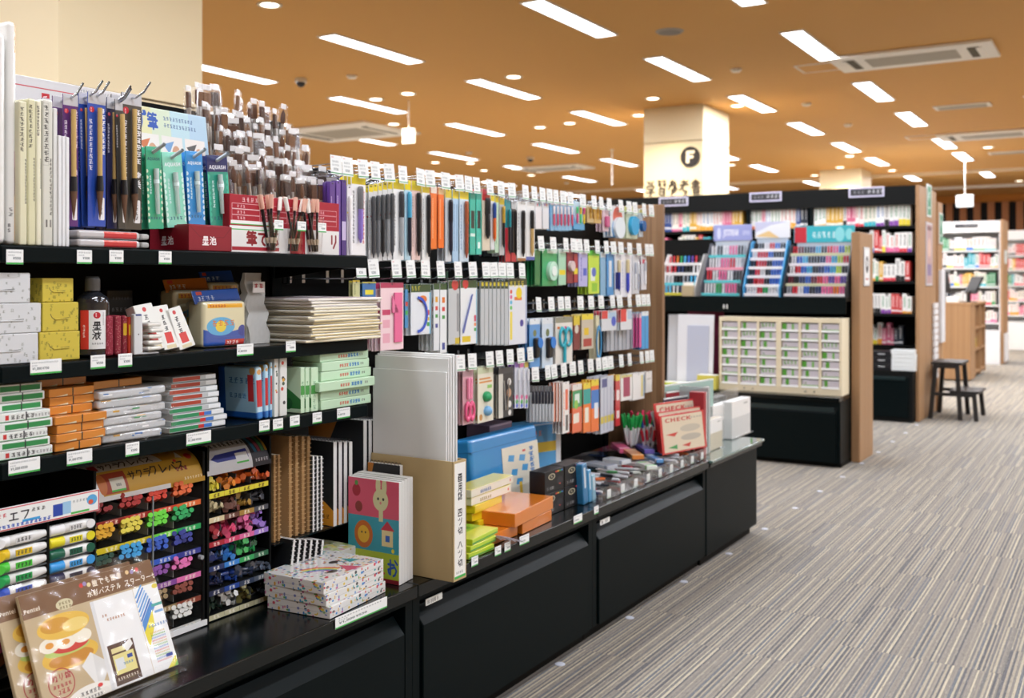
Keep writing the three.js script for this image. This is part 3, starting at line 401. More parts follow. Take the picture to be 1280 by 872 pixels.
    ['correction_tape_pack', 'green card with a clear round correction tape', 'correction tape', 676, 697, 311, 357, 5, { bg: '#3aa868', hd: '#dff0e2', ds: [[0.2, 0.1, 0.14, '#2f9a58']], item: (t, w, h) => { part('tape_body', tr(cyl(w * 0.3, w * 0.3, 0.014, 22).rotateX(HP), w * 0.05, -h * 0.6, 0.002), M('#bfe6d2', 0.2), t); part('tape_reel', tr(cyl(w * 0.16, w * 0.16, 0.017, 18).rotateX(HP), w * 0.05, -h * 0.6, 0.002), M('#e8f4ee', 0.3), t); } }],
    ['correction_tape_pack', 'pale green correction tape pack with yellow patch', 'correction tape', 698, 707, 311, 356, 4, { bg: '#a8d8bc', hd: '#e4efe6', st: [[0.1, 0.58, 0.8, 0.14, '#ecd62a']] }],
    ['correction_tape_pack', 'dark red correction tape pack', 'correction tape', 708, 716, 311, 354, 4, { bg: '#8c2438', hd: '#d8a0a8', item: (t, w, h) => part('tape_body', tr(cyl(w * 0.4, w * 0.4, 0.014, 18).rotateX(HP), 0, -h * 0.5, 0.002), M('#d8c4c4', 0.3), t) }],
    ['correction_tape_pack', 'crimson correction tape pack with yellow patch', 'correction tape', 717, 722, 312, 353, 3, { bg: '#a82a3c', hd: '#4a3a8c', st: [[0, 0.56, 1, 0.18, '#ecd62a']] }],
    ['glue_tape_pack', 'lilac and blue glue tape pack', 'tape', 723, 734, 312, 358, 4, { bg: '#b4b4e6', hd: '#e4e4f0', tx: [[0.2, '#3a3aa8']], st: [[0.5, 0.5, 0.4, 0.2, '#3a5ac8']] }],
    ['glue_tape_pack', 'lime green glue tape pack', 'tape', 735, 749, 313, 367, 4, { bg: '#c4e24a', hd: '#5ac03a', st: [[0.2, 0.4, 0.4, 0.3, '#e4f0e4'], [0.3, 0.75, 0.5, 0.2, '#8cc83a']], ds: [[0.5, 0.5, 0.2, '#4a6ac8']] }],
    ['pen_refill_pack', 'blue film pack seen from the side', 'pen', 750, 757, 315, 370, 3, { bg: '#7fb4d8', hd: '#d8e4ec' }],
    ['pen_refill_pack', 'bright blue film pack with white window', 'pen', 758, 767, 315, 369, 4, { bg: '#4a9ad8', st: [[0.3, 0.2, 0.4, 0.6, '#dfeaf2']] }],
    ['correction_pen_pack', 'white card with a navy banded correction pen', 'correction pen', 768, 775, 317, 369, 4, { bg: '#e6ebf4', st: [[0.1, 0.45, 0.8, 0.4, '#2a3a8c']], item: P1('#2f3f94', '#d8c8a0', 0.006, 0.74) }],
    ['correction_pen_pack', 'striped white card with a blue banded correction pen', 'correction pen', 776, 789, 316, 371, 5, { bg: '#eef0f6', tx: [[0.1, '#8a9ac8'], [0.75, '#8a9ac8']], item: P1('#3a4ac0', '#dccb9e', 0.007, 0.76) }],
    ['correction_pen_pack', 'white card with slim white correction pens', 'correction pen', 790, 799, 318, 367, 5, { bg: '#dfe2e8', item: PN(2, ['#eceef2', '#b4bac8'], 0.004, 0.72) }],
    ['correction_pen_pack', 'white card with red tip beside the panel', 'correction pen', 801, 808, 320, 362, 4, { bg: '#e6e6ec', st: [[0.2, 0.1, 0.5, 0.12, '#d8506a']], item: P1('#f0f0f4', '#c9cdd6', 0.005, 0.72) }],
  ]],
  [ROW('third hooks by the panel', 1.137), [
    ...[[661, 675], [676, 692]].map(([u, u1], i) => ['rotary_cutter_pack', ['blue card with a black handled cutter', 'white and blue card with a black round cutter'][i], 'cutter', u, u1, 398 - i, 459, 4, { bg: ['#5a9ad8', '#cfe0ee'][i], hd: '#e2eaf0', ds: [[0.5, 0.3, 0.16, '#6a7a4a']], item: (t, w, h) => { part('cutter_handle', RB(w * 0.42, h * 0.42, 0.016, 0.007, 0, -h * 0.6, 0.009), M('#17181c', 0.3), t); part('cutter_disc', tr(cyl(w * 0.24, w * 0.24, 0.018, 18).rotateX(HP), w * 0.16, -h * 0.5, 0.002), M('#2f7cd0', 0.3), t); } }]),
    ['scissors_pack', 'white card with turquoise handled scissors', 'scissors', 694, 715, 396, 455, 4, { bg: '#e6e2da', hd: '#8c8f80', st: [[0.1, 0.2, 0.15, 0.05, '#e0742a'], [0.3, 0.2, 0.15, 0.05, '#3ab4a0'], [0.5, 0.2, 0.15, 0.05, '#e05a8a']], item: (t, w, h) => { for (const s of [-1, 1]) part('handle_loop', tr(new THREE.TorusGeometry(w * 0.17, 0.005, 8, 18).scale(1, 1.5, 1), s * w * 0.17, -h * 0.42, 0.009), M('#27a8bc', 0.3), t); part('blade_cover', RB(w * 0.13, h * 0.46, 0.008, 0.003, -w * 0.05, -h * 0.75, 0.009), M('#27a8bc', 0.3), t); part('pivot', tr(cyl(0.005, 0.005, 0.012, 12).rotateX(HP), 0, -h * 0.55, 0.004), CHROME, t); } }],
    ['blade_pack', 'small dark red blade pack with yellow head', 'blade', 716, 725, 394, 437, 4, { bg: '#7c2a2a', hd: '#e0c83a', hh: 0.3, ds: [[0.5, 0.4, 0.3, '#d8d4c8']] }],
    ['blade_pack', 'clear blade pack with yellow head', 'blade', 727, 741, 392, 436, 4, { bg: '#c8bfae', hd: '#e6d23a', hh: 0.18, st: [[0.2, 0.4, 0.4, 0.2, '#e4c02a'], [0.15, 0.7, 0.7, 0.22, '#a83a3a']] }],
    ['elastic_loop', 'blue and yellow loop cords hanging on a hook', 'cord', 742, 751, 394, 449, 3, { bg: '#d8d4b4', slim: 0.4, item: (t, w, h) => part('loop', tr(new THREE.TorusGeometry(w * 0.7, 0.003, 6, 20).scale(1, 3.4, 1), 0, -h * 0.62, 0.008), M('#4a94c8', 0.4), t) }],
    ['staple_pack', 'clear pack with red and blue head card', 'staple', 752, 770, 388, 413, 4, { bg: '#d6dde4', st: [[0, 0, 0.4, 0.4, '#d83a44'], [0.45, 0.1, 0.5, 0.3, '#a8c8e4']], ds: [[0.8, 0.55, 0.16, '#3a5ac8']] }],
    ['staple_pack', 'clear pack with red flag print', 'staple', 776, 789, 386, 412, 4, { bg: '#dfe4ea', st: [[0, 0, 0.5, 0.6, '#e03a44'], [0.6, 0.1, 0.4, 0.4, '#b4cce4']] }],
    ...[758, 763, 768, 773, 778, 783, 788, 793].map((u, i) => ['lead_refill_pack', 'slim grey pack of pencil lead hanging in line', 'pencil lead', u, u + 4, 400 - i * 1.4, 439 - i * 0.5, 2, { bg: i % 2 ? '#b9bfc8' : '#a8aeb8', hd: '#d8dce2', x: HX - 0.05, nohook: 1 }]),
    ['lead_refill_pack', 'slim pink pack of pencil lead', 'pencil lead', 799, 801.5, 392, 434, 3, { bg: '#e85aa0', hd: '#f0d8e4' }],
    ['lead_refill_pack', 'bright blue pack of pencil lead beside the panel', 'pencil lead', 802, 810, 389, 436, 4, { bg: '#2f9fe0', hd: '#e4eef4', st: [[0.45, 0.15, 0.1, 0.85, '#1c78b4']] }],
  ]],
  [ROW('bottom hooks by the panel', 0.89), [
    ...[662, 666, 670, 674, 678, 682, 686].map((u, i) => ['clip_pen_pack', 'clear sleeve with dark clip grey pen', 'pen', u, u + 3.7, 482, 527, 2, { bg: '#aab0b6', hd: '#262a38', hh: 0.2, nohook: i % 2, item: P1('#c4c9cf', '#2a2e3c', 0.004, 0.86) }]),
    ...[691, 695, 698.5].map((u, i) => ['cutter_blade_pack', 'thin card with orange edge stripe', 'blade', u, u + 3, 478, 527, 2, { bg: ['#d86a3a', '#b45a3a', '#8a6a5a'][i], st: [[0, 0, 0.4, 1, '#e9e6e2']], nohook: i % 2 }]),
    ['cutter_knife_pack', 'white and orange cutter knife card', 'cutter', 702, 712, 477, 541, 4, { bg: '#ece8e4', st: [[0.4, 0.15, 0.4, 0.4, '#e8643a'], [0.45, 0.65, 0.35, 0.3, '#4a4440']], tx: [[0.1, '#d8502a']] }],
    ['glue_stick_pack', 'green and orange glue card', 'glue', 714, 728, 480, 540, 4, { bg: '#e8642a', hd: '#e6e2dc', st: [[0, 0.13, 1, 0.35, '#1f9a58'], [0.1, 0.6, 0.6, 0.2, '#f6ead8'], [0.25, 0.2, 0.5, 0.2, '#e0f0e4']], ds: [[0.4, 0.42, 0.2, '#8cc83a']] }],
    ['glue_stick_pack', 'teal and orange glue card with yellow strip', 'glue', 729, 738, 478, 540, 4, { bg: '#ee7a2a', hd: '#ecd23a', st: [[0, 0.13, 1, 0.3, '#27a49a'], [0.2, 0.5, 0.5, 0.3, '#f2ead8']] }],
    ['glue_stick_pack', 'blue and orange glue card', 'glue', 739, 748, 474, 539, 4, { bg: '#ee7426', hd: '#ecd23a', st: [[0, 0.2, 1, 0.35, '#3a7ac8'], [0.4, 0.45, 0.5, 0.3, '#e4ecf4']] }],
    ['blade_refill_pack', 'clear refill pack with navy top and yellow band', 'blade', 749, 768, 470, 540, 5, { bg: '#c8ceda', st: [[0.1, 0.04, 0.4, 0.15, '#3a4486'], [0, 0.7, 1, 0.12, '#dcc84a'], [0.22, 0.2, 0.05, 0.75, '#9aa4bc'], [0.48, 0.2, 0.05, 0.75, '#9aa4bc'], [0.74, 0.2, 0.05, 0.75, '#9aa4bc']] }],
    ['blade_refill_pack', 'red and yellow printed card with white panels', 'blade', 769, 775, 468, 532, 4, { bg: '#cc3a3e', hd: '#e2c83a', st: [[0.2, 0.3, 0.6, 0.2, '#f2e8e4'], [0.2, 0.7, 0.6, 0.15, '#f2e8e4']] }],
    ['memo_pad_pack', 'white memo pad with crimson band', 'memo pad', 776, 789, 468, 500, 3, { bg: '#efefec', hd: '#d8cf8a', st: [[0.2, 0.1, 0.6, 0.75, '#a83a5c']], th: 0.006 }],
    ['memo_pad_pack', 'white memo pad with yellow edge', 'memo pad', 791, 804, 466, 499, 3, { bg: '#f0f0ee', st: [[0.7, 0.1, 0.2, 0.8, '#e2d68a'], [0.88, 0.1, 0.12, 0.8, '#a8c4dc']], th: 0.006 }],
    ['memo_pad_pack', 'plain white tag pack beside the panel', 'memo pad', 806, 815, 464, 490, 3, { bg: '#e9e9e6', st: [[0.2, 0.3, 0.6, 0.1, '#c8c8c4']], th: 0.006 }],
  ]],
];
for (const [row, list] of rows) for (const e of list) hang(row, e);
for (const [r, u0, u1, y] of [[0, 400, 668, 1.53], [1, 440, 675, 1.257], [2, 575, 668, 0.963], [3, 668, 822, 1.53], [4, 668, 822, 1.356], [5, 660, 822, 1.137], [6, 660, 822, 0.89]]) {
  const b = thing('hook_bar', 'black bar carrying the ' + rows[r][0].name, 'rail'), z0 = UZ[r < 3 ? 2 : 3] - 0.022, z1 = UZ[r < 3 ? 3 : 4] + 0.022; at(b, 0, y, 0);
  part('rail', B2(XB + 0.001, XB + 0.014, -0.016, 0.01, z1, z0), BLKM, b); for (const z of [z0 - 0.02, z1 + 0.02]) part('clip', RB(0.016, 0.034, 0.012, 0.002, XB + 0.009, -0.002, z), BLK, b);
  // bare hooks between the packs
  const row = rows[r][0]; for (let z = z0 - 0.05; z > z1 + 0.04; z -= 0.046) if (rnd() > 0.25 && !(r === 2 && z > zX(575, HX)) && !row.done.some((q) => Math.abs(q - z) < 0.0455)) { row.done.push(z); hook(row.y - 0.004, z, 'chrome hook with white price plate among the ' + row.name, 'price hooks among the ' + row.name); }
}

// ---------- near bay, top shelf: paper, brushes, brush pens ----------
// a box whose front lies on plane x between two pixel columns, standing on y0 and reaching up to row vt
function fbox(name, label, cat, u0, u1, vt, y0, x, d, faces, o = {}) {
  const z0 = zX(u0, x), z1 = zX(u1, x), w = Math.abs(z1 - z0), uc = (u0 + u1) / 2, h = o.h || yX(uc, vt, x) - y0;
  const fc = typeof faces === 'function' ? faces(w, h, d) : faces, g = pbox(w, h, d, fc, o.r ?? 0.002), t = thing(name, label, cat, o.group);
  gon(t, x - d / 2, y0, (z0 + z1) / 2, o.t || 0, o.rx || 0, o.rz || 0); part(o.body || 'box', g, matOf(g.art, o.mat), t); t.dims = [w, h, d]; return t;
}
const T0 = SH[0], art = (w, h, fn, k = 1500) => cell(Math.max(16, w * k), Math.max(16, h * k), fn);
const vtext = (bg, cols, s, extra) => (g, W0, H0) => { fill(g, bg, -2, -2, W0 + 4, H0 + 4); cols.forEach(([x, y, n, c, txt, k]) => W(g, txt || '~'.repeat(n), x * W0, y * H0, (k || s) * W0, c, 1, (k || s) * W0 * 0.09)); extra && extra(g, W0, H0); };
{
  for (const [u0, u1, vt, x, l, st] of [[-16, 9, 38, -1.77, 'tall clear bag of white calligraphy paper at the shelf end', 0], [9, 22, 26, -1.78, 'tall bag of white calligraphy paper with an orange strip', 1]]) {
    fbox('calligraphy_paper_pack', l, 'paper', u0, u1, vt, T0 + 0.001, x, 0.14, (w, h) => ({ f: art(w, h, (g, a, b) => { fill(g, '#eeedea', -2, -2, a + 4, b + 4); if (st) { fill(g, '#e9912c', a * 0.72, 0, a * 0.2, b * 0.14); fill(g, '#d8a0b4', a * 0.72, b * 0.58, a * 0.2, b * 0.2); fill(g, '#6a4450', a * 0.74, b * 0.65, a * 0.16, b * 0.13); fill(g, '#ee9a20', a * 0.74, b * 0.78, a * 0.2, b * 0.2); } W(g, '~~', 6, b * 0.83, 12, '#777', 1); W(g, '8S', 4, b * 0.9, 13, '#666', 1); }), s: '#e9e8e4' }), { r: 0.012, mat: 'gloss', body: 'paper' });
  }
  const cre = [[24, 34.5, 126, '#e6e3c4'], [35, 45, 123, '#e2dfba'], [45.5, 52.5, 125, '#eeebd2'], [53.5, 66.5, 124, '#dcdcd2']];
  cre.forEach(([u0, u1, vt, c], i) => fbox('sutra_paper_pack', ['cream calligraphy pack with brushed characters beside the white bags', 'cream calligraphy pack with bold black column of text', 'narrow pale cream calligraphy pack', 'grey-white calligraphy pack with a boxed title'][i], 'paper', u0, u1, vt, T0 + 0.001, -1.768, 0.09, (w, h) => ({ f: art(w, h, vtext(c, [[0.1, 0.04, 9, '#1c1c18', '', 0.5], [0.62, 0.4, 14, '#2c2c26', '', 0.32]], 0.3, (g, a, b) => { if (i === 3) { g.strokeStyle = '#888'; g.lineWidth = 1; g.strokeRect(a * 0.06, b * 0.03, a * 0.5, b * 0.42); bars(g, a * 0.3, b * 0.82, a * 0.5, b * 0.05); } }), 2600), s: c }), { mat: 'gloss', r: 0.004, body: 'pack' }));
  fbox('folded_paper_pack', 'white folded paper strip beside the boxed title pack', 'paper', 67, 72, 135, T0 + 0.001, -1.77, 0.09, { f: art(0.01, 0.27, vtext('#e9e9e6', [], 1)), s: '#e4e4e0' }, { body: 'pack' });
  for (let i = 0; i < 3; i++) fbox('folded_paper_pack', 'short white folded paper strip before the purple brush card', 'paper', 73 + i * 4.8, 77.4 + i * 4.8, 169 + i, T0 + 0.001, -1.766, 0.06, { f: art(0.01, 0.2, vtext('#edeef0', [], 1)), s: '#dfe0e0' }, { body: 'pack', group: 'short white paper strips' });
  // strip with hooks on top of the back panel
  const zb0 = zX(18, XB + 0.02), zb1 = zX(179, XB + 0.02), hb = thing('header_strip', 'white header strip with red emblems above the brush cards', 'sign'); gon(hb, XB + 0.006, 1.628, (zb0 + zb1) / 2);
  const hc = cell(700, 90, (g) => { fill(g, '#e9e8ea', -2, -2, 705, 95); fill(g, '#d0505a', 0, 26, 700, 3); for (const x of [150, 330, 500, 640]) { fill(g, '#cc2430', x, 40, 40, 40); W(g, '~', x + 5, 44, 28, '#fff'); } W(g, '~~~~~~~~~~~~~~', 340, 8, 12, '#a0a0a4'); });
  { const g = pbox(zb0 - zb1, 0.07, 0.006, { f: hc, s: '#e6e6e6' }); part('board', g, matOf(hc), hb); }
  const cards = [[78, 97.5, 118, 283, '#5a2a72', 'purple', '美', 0], [97.5, 111, 116, 283, '#2b4ea8', 'royal blue', '', 0.03], [109, 132, 116, 283, '#2a4fb0', 'bright blue', '', 0], [133, 146, 122, 286, '#232650', 'navy', '', 0], [143, 153, 124, 286, '#3c3c3a', 'charcoal', '', 0.03], [151, 177, 117, 287, '#4b463f', 'brown-grey', '健美', 0]];
  cards.forEach(([u0, u1, vt, vb, c, n, kan, tilt], i) => {
    const x = -1.79 - (i % 2) * 0.02, z0 = zX(u0, x), z1 = zX(u1, x), w = (z0 - z1), uc = (u0 + u1) / 2, y1 = yX(uc, vt, x), h = y1 - yX(uc, vb, x);
    const a = art(w, h, (g, p, q) => { fill(g, c, -2, -2, p + 4, q + 4); fill(g, '#c9c8cc', -2, -2, p + 4, q * 0.09); disc(g, '#c8283a', p * 0.22, q * 0.13, p * 0.14); W(g, '~~', p * 0.14, q * 0.115, p * 0.1, '#fff', 1); W(g, '~'.repeat(9), p * 0.05, q * 0.2, p * 0.24, '#eceaf4', 1, p * 0.03); W(g, '~'.repeat(8), p * 0.72, q * 0.11, p * 0.25, '#f4f2f6', 1, p * 0.034); if (kan) W(g, kan, p * 0.62, q * 0.56, p * 0.34, '#f4f2f6', 1, p * 0.04); g.fillStyle = '#eceaea'; g.beginPath(); g.roundRect(p * 0.6, q * 0.78, p * 0.32, q * 0.17, 6); g.fill(); W(g, '~~~~', p * 0.66, q * 0.8, p * 0.16, '#333', 1); }, 2200);
    const t = thing('writing_brush_card', n + ' card with a bamboo calligraphy brush', 'brush', undefined); gon(t, x, y1, (z0 + z1) / 2, 0, 0, tilt);
    const g = pbox(w * 0.97, h, 0.003, { f: a, s: c }, 0.001, -h); part('card', g, matOf(a, 'gloss'), t);
    const L = h * 0.86, b = new THREE.Group(); b.name = 'brush'; b.position.set(0, -h * 0.1 - L, 0.011); t.add(b);
    part('handle', cyl(0.005, 0.0052, L * 0.6, 10, L * 0.38), M('#c9a765', 0.5), b); part('ferrule', cyl(0.0066, 0.0078, L * 0.13, 10, L * 0.26), M('#18171a', 0.35), b); part('bristles', lathe([[0, 0], [0.003, 0.02], [0.0072, 0.06], [0.0062, L * 0.26]], 10), M('#6a4a34', 0.8), b);
    for (let k = 1; k < 3; k++) { const c2 = solo(g, matOf(a, 'gloss'), 'writing_brush_card', n + ' brush card hanging behind its twin', 'brush', n + ' brush cards'); gon(c2, x - 0.03 * k, y1 - 0.002 * k, (z0 + z1) / 2 + 0.003 * k, 0.04 * k); }
    const hk = thing('peg_hook', 'chrome peg hook holding the ' + n + ' brush card', 'hook'); gon(hk, XB, y1 - 0.012, (z0 + z1) / 2); part('wire', tube([[0, 0, 0.008], [0, 0.001, 0.2], [0, 0.006, 0.3], [0, 0.03, 0.33]], 0.0024, 6, 12), CHROME, hk); part('plate', B(0.014, 0.03, 0.006, 0, 0, 0.008), CHROME, hk);
  });
  for (let i = 0; i < 2; i++) { const t = fbox('ink_stick_pack', ['red ink stick packet with silver film lying on the shelf edge', 'red ink stick packet lying on another packet'][i], 'packet', 98, 176, 0, T0 + 0.001 + i * 0.0175, -1.757, 0.05, (w, h) => ({ f: art(w, 0.018, (g, p, q) => { fill(g, '#c9c6c8', -2, -2, p + 4, q + 4); fill(g, '#c8333a', p * 0.4, -2, p * 0.53, q + 4); fill(g, '#e4574e', p * 0.4, q * 0.12, p * 0.53, q * 0.2); }), s: '#c9c6c8' }), { h: 0.0168, mat: 'gloss', r: 0.006, body: 'packet' }); part('film_end', RB(0.02, 0.012, 0.05, 0.004, t.dims[0] / 2 + 0.012, 0.008, 0), MILKY, t); }
  // water brush display and its card
  const bd = thing('display_header', 'tilted printed display board above the water brushes', 'sign'), xb = -1.9, zd0 = zX(172, xb), zd1 = zX(266, xb); gon(bd, xb, 1.42, (zd0 + zd1) / 2, 0, -0.12);
  const bc = cell(420, 330, (g) => { const gr = ['#e9e6b4', '#dcead0', '#c4e4ee', '#b9d8ee']; gr.forEach((c, i) => fill(g, c, i * 105 - 2, -2, 110, 335)); W(g, 'ず筆', 20, 16, 56, '#2b59b8', 0, 8); W(g, '~~~~~~~~~~', 170, 22, 15, '#4a6a9a', 0, 1.6); W(g, '~~~~~~~~~~~', 170, 46, 15, '#4a6a9a', 0, 1.6); ['#d87a4a', '#7aa8d8', '#5a5a5a'].forEach((c, i) => { fill(g, '#f2eee8', 22 + i * 130, 90, 116, 110); poly(g, c, 30 + i * 130, 120, 90 + i * 130, 105, 60 + i * 130, 150); disc(g, '#d8a684', 100 + i * 130, 150, 24, 30); fill(g, '#d8a684', 104 + i * 130, 160, 26, 34); }); W(g, '~~~~~~~~~~~~~~~~~~~~~~', 22, 215, 12, '#5a7aa0', 0, 1.2); fill(g, '#e59a3a', 130, 240, 140, 40); fill(g, '#d86a9a', 290, 240, 130, 40); });
  { const w = zd0 - zd1, h = yX(218, 136, xb) - 1.42, g = pbox(w, h, 0.006, { f: bc, s: '#cfdce4' }); part('board', g, matOf(bc), bd); part('back_stay', B(0.04, h * 0.5, 0.004, 0, h * 0.3, -0.03), WHITE, bd); }
  [[181, 200, 183, 286, '#3fae86', '#e2ead0', 0.05, 'emerald pouch with a clear water brush'], [201, 226, 190, 284, '#8fdcc4', '#d8f2ea', 0.1, 'mint pouch with a pale water brush'], [231, 252, 189, 282, '#3a94d8', '#d0e6f4', 0.06, 'sky blue pouch with a clear water brush'], [257, 283, 194, 283, '#27306c', '#3fc0a0', 0.08, 'navy headed pouch with a green water brush']].forEach(([u0, u1, vt, vb, c, c2, tl, l], i) => {
    const x = -1.8, z0 = zX(u0, x), z1 = zX(u1, x), w = z0 - z1, y1 = yX((u0 + u1) / 2, vt, x), h = y1 - yX((u0 + u1) / 2, vb, x);
    const a = art(w, h, (g, p, q) => { fill(g, i === 3 ? '#2f9c86' : c, -2, -2, p + 4, q + 4); fill(g, i === 3 ? '#232c62' : c, -2, -2, p + 4, q * 0.24); for (let k = 0; k < 9; k++) { disc(g, c2, 2, q * (0.3 + k * 0.075), p * 0.1); disc(g, c2, p - 2, q * (0.3 + k * 0.075), p * 0.1); } W(g, 'AQUASH', p * 0.1, q * 0.13, p * 0.19, i ? '#f4f8ff' : '#123c5a'); disc(g, '#eef8f8', p * 0.6, q * 0.42, p * 0.17, p * 0.3); W(g, '~~~~~~~', p * 0.18, q * 0.35, p * 0.13, '#dff2f4', 1, 2); W(g, '~~~~', p * 0.15, q * 0.85, p * 0.15, '#2a5a7a', 0, 1.4); }, 1900);
    const t = thing('water_brush_pack', l, 'brush'); gon(t, x, y1, (z0 + z1) / 2, 0, 0, tl); const g = pbox(w, h, 0.004, { f: a, s: c }, 0.001, -h); part('pouch', g, matOf(a, 'gloss'), t);
    part('barrel', tr(cyl(0.006, 0.0045, h * 0.55, 10), 0, -h * 0.82, 0.009), M('#e4f0ee', 0.15, 0, { transmission: 0.5 }), t); part('cap', tr(cyl(0.004, 0.0062, h * 0.18, 10), 0, -h * 0.45, 0.009), M('#dfeef0', 0.2), t);
    for (let k = 1; k < 3; k++) { const o = solo(g, matOf(a, 'gloss'), 'water_brush_pack', l + ' hanging behind', 'brush', l + ' copies'); gon(o, x - 0.025 * k, y1, (z0 + z1) / 2, 0, 0, tl); }
    const hk = thing('display_prong', 'white plastic prong through the ' + l.split(' with')[0], 'hook'); gon(hk, xb + 0.008, y1 - 0.016, (z0 + z1) / 2); part('prong', tube([[0, -0.006, 0], [0, 0, 0.08], [0, 0.018, 0.13]], 0.0042, 8, 8), M('#c9d2da', 0.3), hk); part('foot', cyl(0.008, 0.008, 0.006, 12, -0.003).rotateX(HP), M('#c9d2da', 0.3), hk);
  });
  // dark red ink dish box, its corner towards the aisle
  const xr = -1.752, zr0 = zX(236, xr), zr1 = zX(290, xr), dr = Math.abs(xZ(187, zr0) - xr), hr = yX(236, 281, xr) - T0, rb = thing('ink_dish_box', 'dark red carton of ink dishes with white characters', 'box'); gon(rb, xr - dr / 2, T0 + 0.001, (zr0 + zr1) / 2);
  { const f = (w, k) => art(w, hr, (g, p, q) => { fill(g, '#8d1526', -2, -2, p + 4, q + 4); g.strokeStyle = '#5e0c18'; g.lineWidth = 2; if (k) { g.beginPath(); g.moveTo(0, 0); g.lineTo(p * 0.25, q * 0.45); g.lineTo(p * 0.8, q * 0.45); g.lineTo(p, 0); g.stroke(); } W(g, '墨池', p * 0.3, q * 0.42, q * 0.34, '#f4eeee', 0, q * 0.045); }, 2600), g = pbox(zr0 - zr1, hr, dr, { f: f(zr0 - zr1, 1), l: f(dr, 0), s: '#8d1526' }); part('carton', g, matOf(g.art), rb); part('flap', RB((zr0 - zr1) * 0.9, 0.002, dr * 0.9, 0.0008, 0, hr + 0.001, 0), M('#8d1526', 0.5), rb); }
  // stepped red display with brushes in sleeves
  const xs = -1.775, zs0 = zX(287, xs), zs1 = zX(424, xs), ws = zs0 - zs1, sd = thing('brush_display_box', 'red printed display box full of sleeved paint brushes', 'box'); gon(sd, xs, T0 + 0.001, (zs0 + zs1) / 2);
  const fh = yX(350, 248, xs) - T0, fc = art(ws, fh, (g, p, q) => { fill(g, '#a8142a', -2, -2, p + 4, q + 4); g.strokeStyle = '#e8c8cc'; g.lineWidth = 2; W(g, '~~~~~~~', p * 0.1, q * 0.04, q * 0.09, '#f2dcdc'); for (let r = 0; r < 3; r++) for (let k = 0; k < 4; k++) { g.strokeRect(p * (0.02 + k * 0.24), q * (0.16 + r * 0.1), p * 0.23, q * 0.09); W(g, '~~~', p * (0.06 + k * 0.24), q * (0.175 + r * 0.1), q * 0.06, '#f0dada'); } fill(g, '#e8e6e4', 0, q * 0.54, p * 0.52, q * 0.5); fill(g, '#e8e6e4', p * 0.66, q * 0.54, p * 0.4, q * 0.5); W(g, '筆てる', p * 0.14, q * 0.62, q * 0.24, '#8a1420', 0, q * 0.04); W(g, 'り', p * 0.9, q * 0.62, q * 0.24, '#8a1420', 0, q * 0.04); for (const y of [0.45, 0.54]) { fill(g, '#f2f2f0', p * 0.01, q * y, p * 0.4, q * 0.06); fill(g, '#3fae4c', p * 0.01, q * (y + 0.055), p * 0.4, q * 0.015); } fill(g, '#a8142a', p * 0.02, q * 0.9, p * 0.4, q * 0.06); });
  { const g = pbox(ws, fh, 0.004, { f: fc, s: '#a8142a' }); part('front_panel', g, matOf(fc, 'card'), sd, 0, 0, -0.002); const RD = M('#a8142a', 0.55);
    for (const s of [-1, 1]) part('side_panel', tr(ext([[0, 0], [0.24, 0], [0.24, 0.14], [0.16, 0.14], [0, fh]], 0.003).rotateY(HP), s * (ws / 2 - 0.002) - 0.0015, 0, -0.004), RD, sd);
    for (let k = 0; k < 3; k++) part('step', B(ws - 0.008, 0.003, 0.055, 0, 0.04 + k * 0.035, -0.06 - k * 0.056), RD, sd); part('back_wall', B(ws, 0.14, 0.003, 0, 0.07, -0.243), RD, sd); }
  const SLT = M('#fbfafa', 0.35, 0, { transmission: 0.5, thickness: 0 }), sleeve = (h, w) => RB(w, h, 0.014, 0.004, 0, h / 2, 0), heads = ['#5a3a2a', '#4a2f24', '#6e4a34', '#7a563c', '#3d2820'].map((c) => M(c, 0.85)), HAN = [M('#a5763f', 0.5), M('#8a5f34', 0.5), M('#b78c55', 0.5), M('#d8d2c8', 0.5)], FER = M('#b9b6b0', 0.3, 0.9), SLV = sleeve(0.235, 0.024), SLW = sleeve(0.225, 0.034);
  const flat = RB(0.017, 0.04, 0.006, 0.002, 0, 0.02, 0), rnd1 = lathe([[0.0045, 0], [0.0072, 0.012], [0.006, 0.028], [0, 0.042]], 9), wideF = RB(0.026, 0.036, 0.006, 0.002, 0, 0.018, 0), dotC = cyl(0.011, 0.011, 0.0014, 16).rotateX(HP);
  const tiers = [[-1.985, 238, 352, 20, 108, 138, 'rearmost step'], [-1.95, 258, 378, 19, 140, 170, 'fourth step'], [-1.915, 268, 392, 19, 164, 194, 'third step'], [-1.88, 278, 404, 18, 186, 216, 'second step'], [-1.845, 290, 420, 20, 206, 234, 'front step']];
  for (const [x, u0, u1, n, v0, v1, nm] of tiers) for (let i = 0; i < n; i++) {
    const u = u0 + (u1 - u0) * (i + rnd(0.1, 0.9)) / n, v = v0 + (v1 - v0) * i / n + rnd(-6, 8), [, yt, z] = onX(u, v, x), kind = Math.floor(rnd(3)), y0 = Math.max(T0 + 0.05, yt - 0.215), L = yt - y0;
    const t = thing('sleeved_brush', ['flat brown paint brush in clear sleeve standing on the ', 'round brown paint brush in clear sleeve standing on the ', 'wide brown paint brush in clear sleeve standing on the '][kind] + nm, 'brush', 'sleeved brushes on the ' + nm); gon(t, x + rnd(-0.012, 0.012), y0, z, rnd(-0.5, 0.5), rnd(-0.1, 0.05), rnd(-0.07, 0.07));
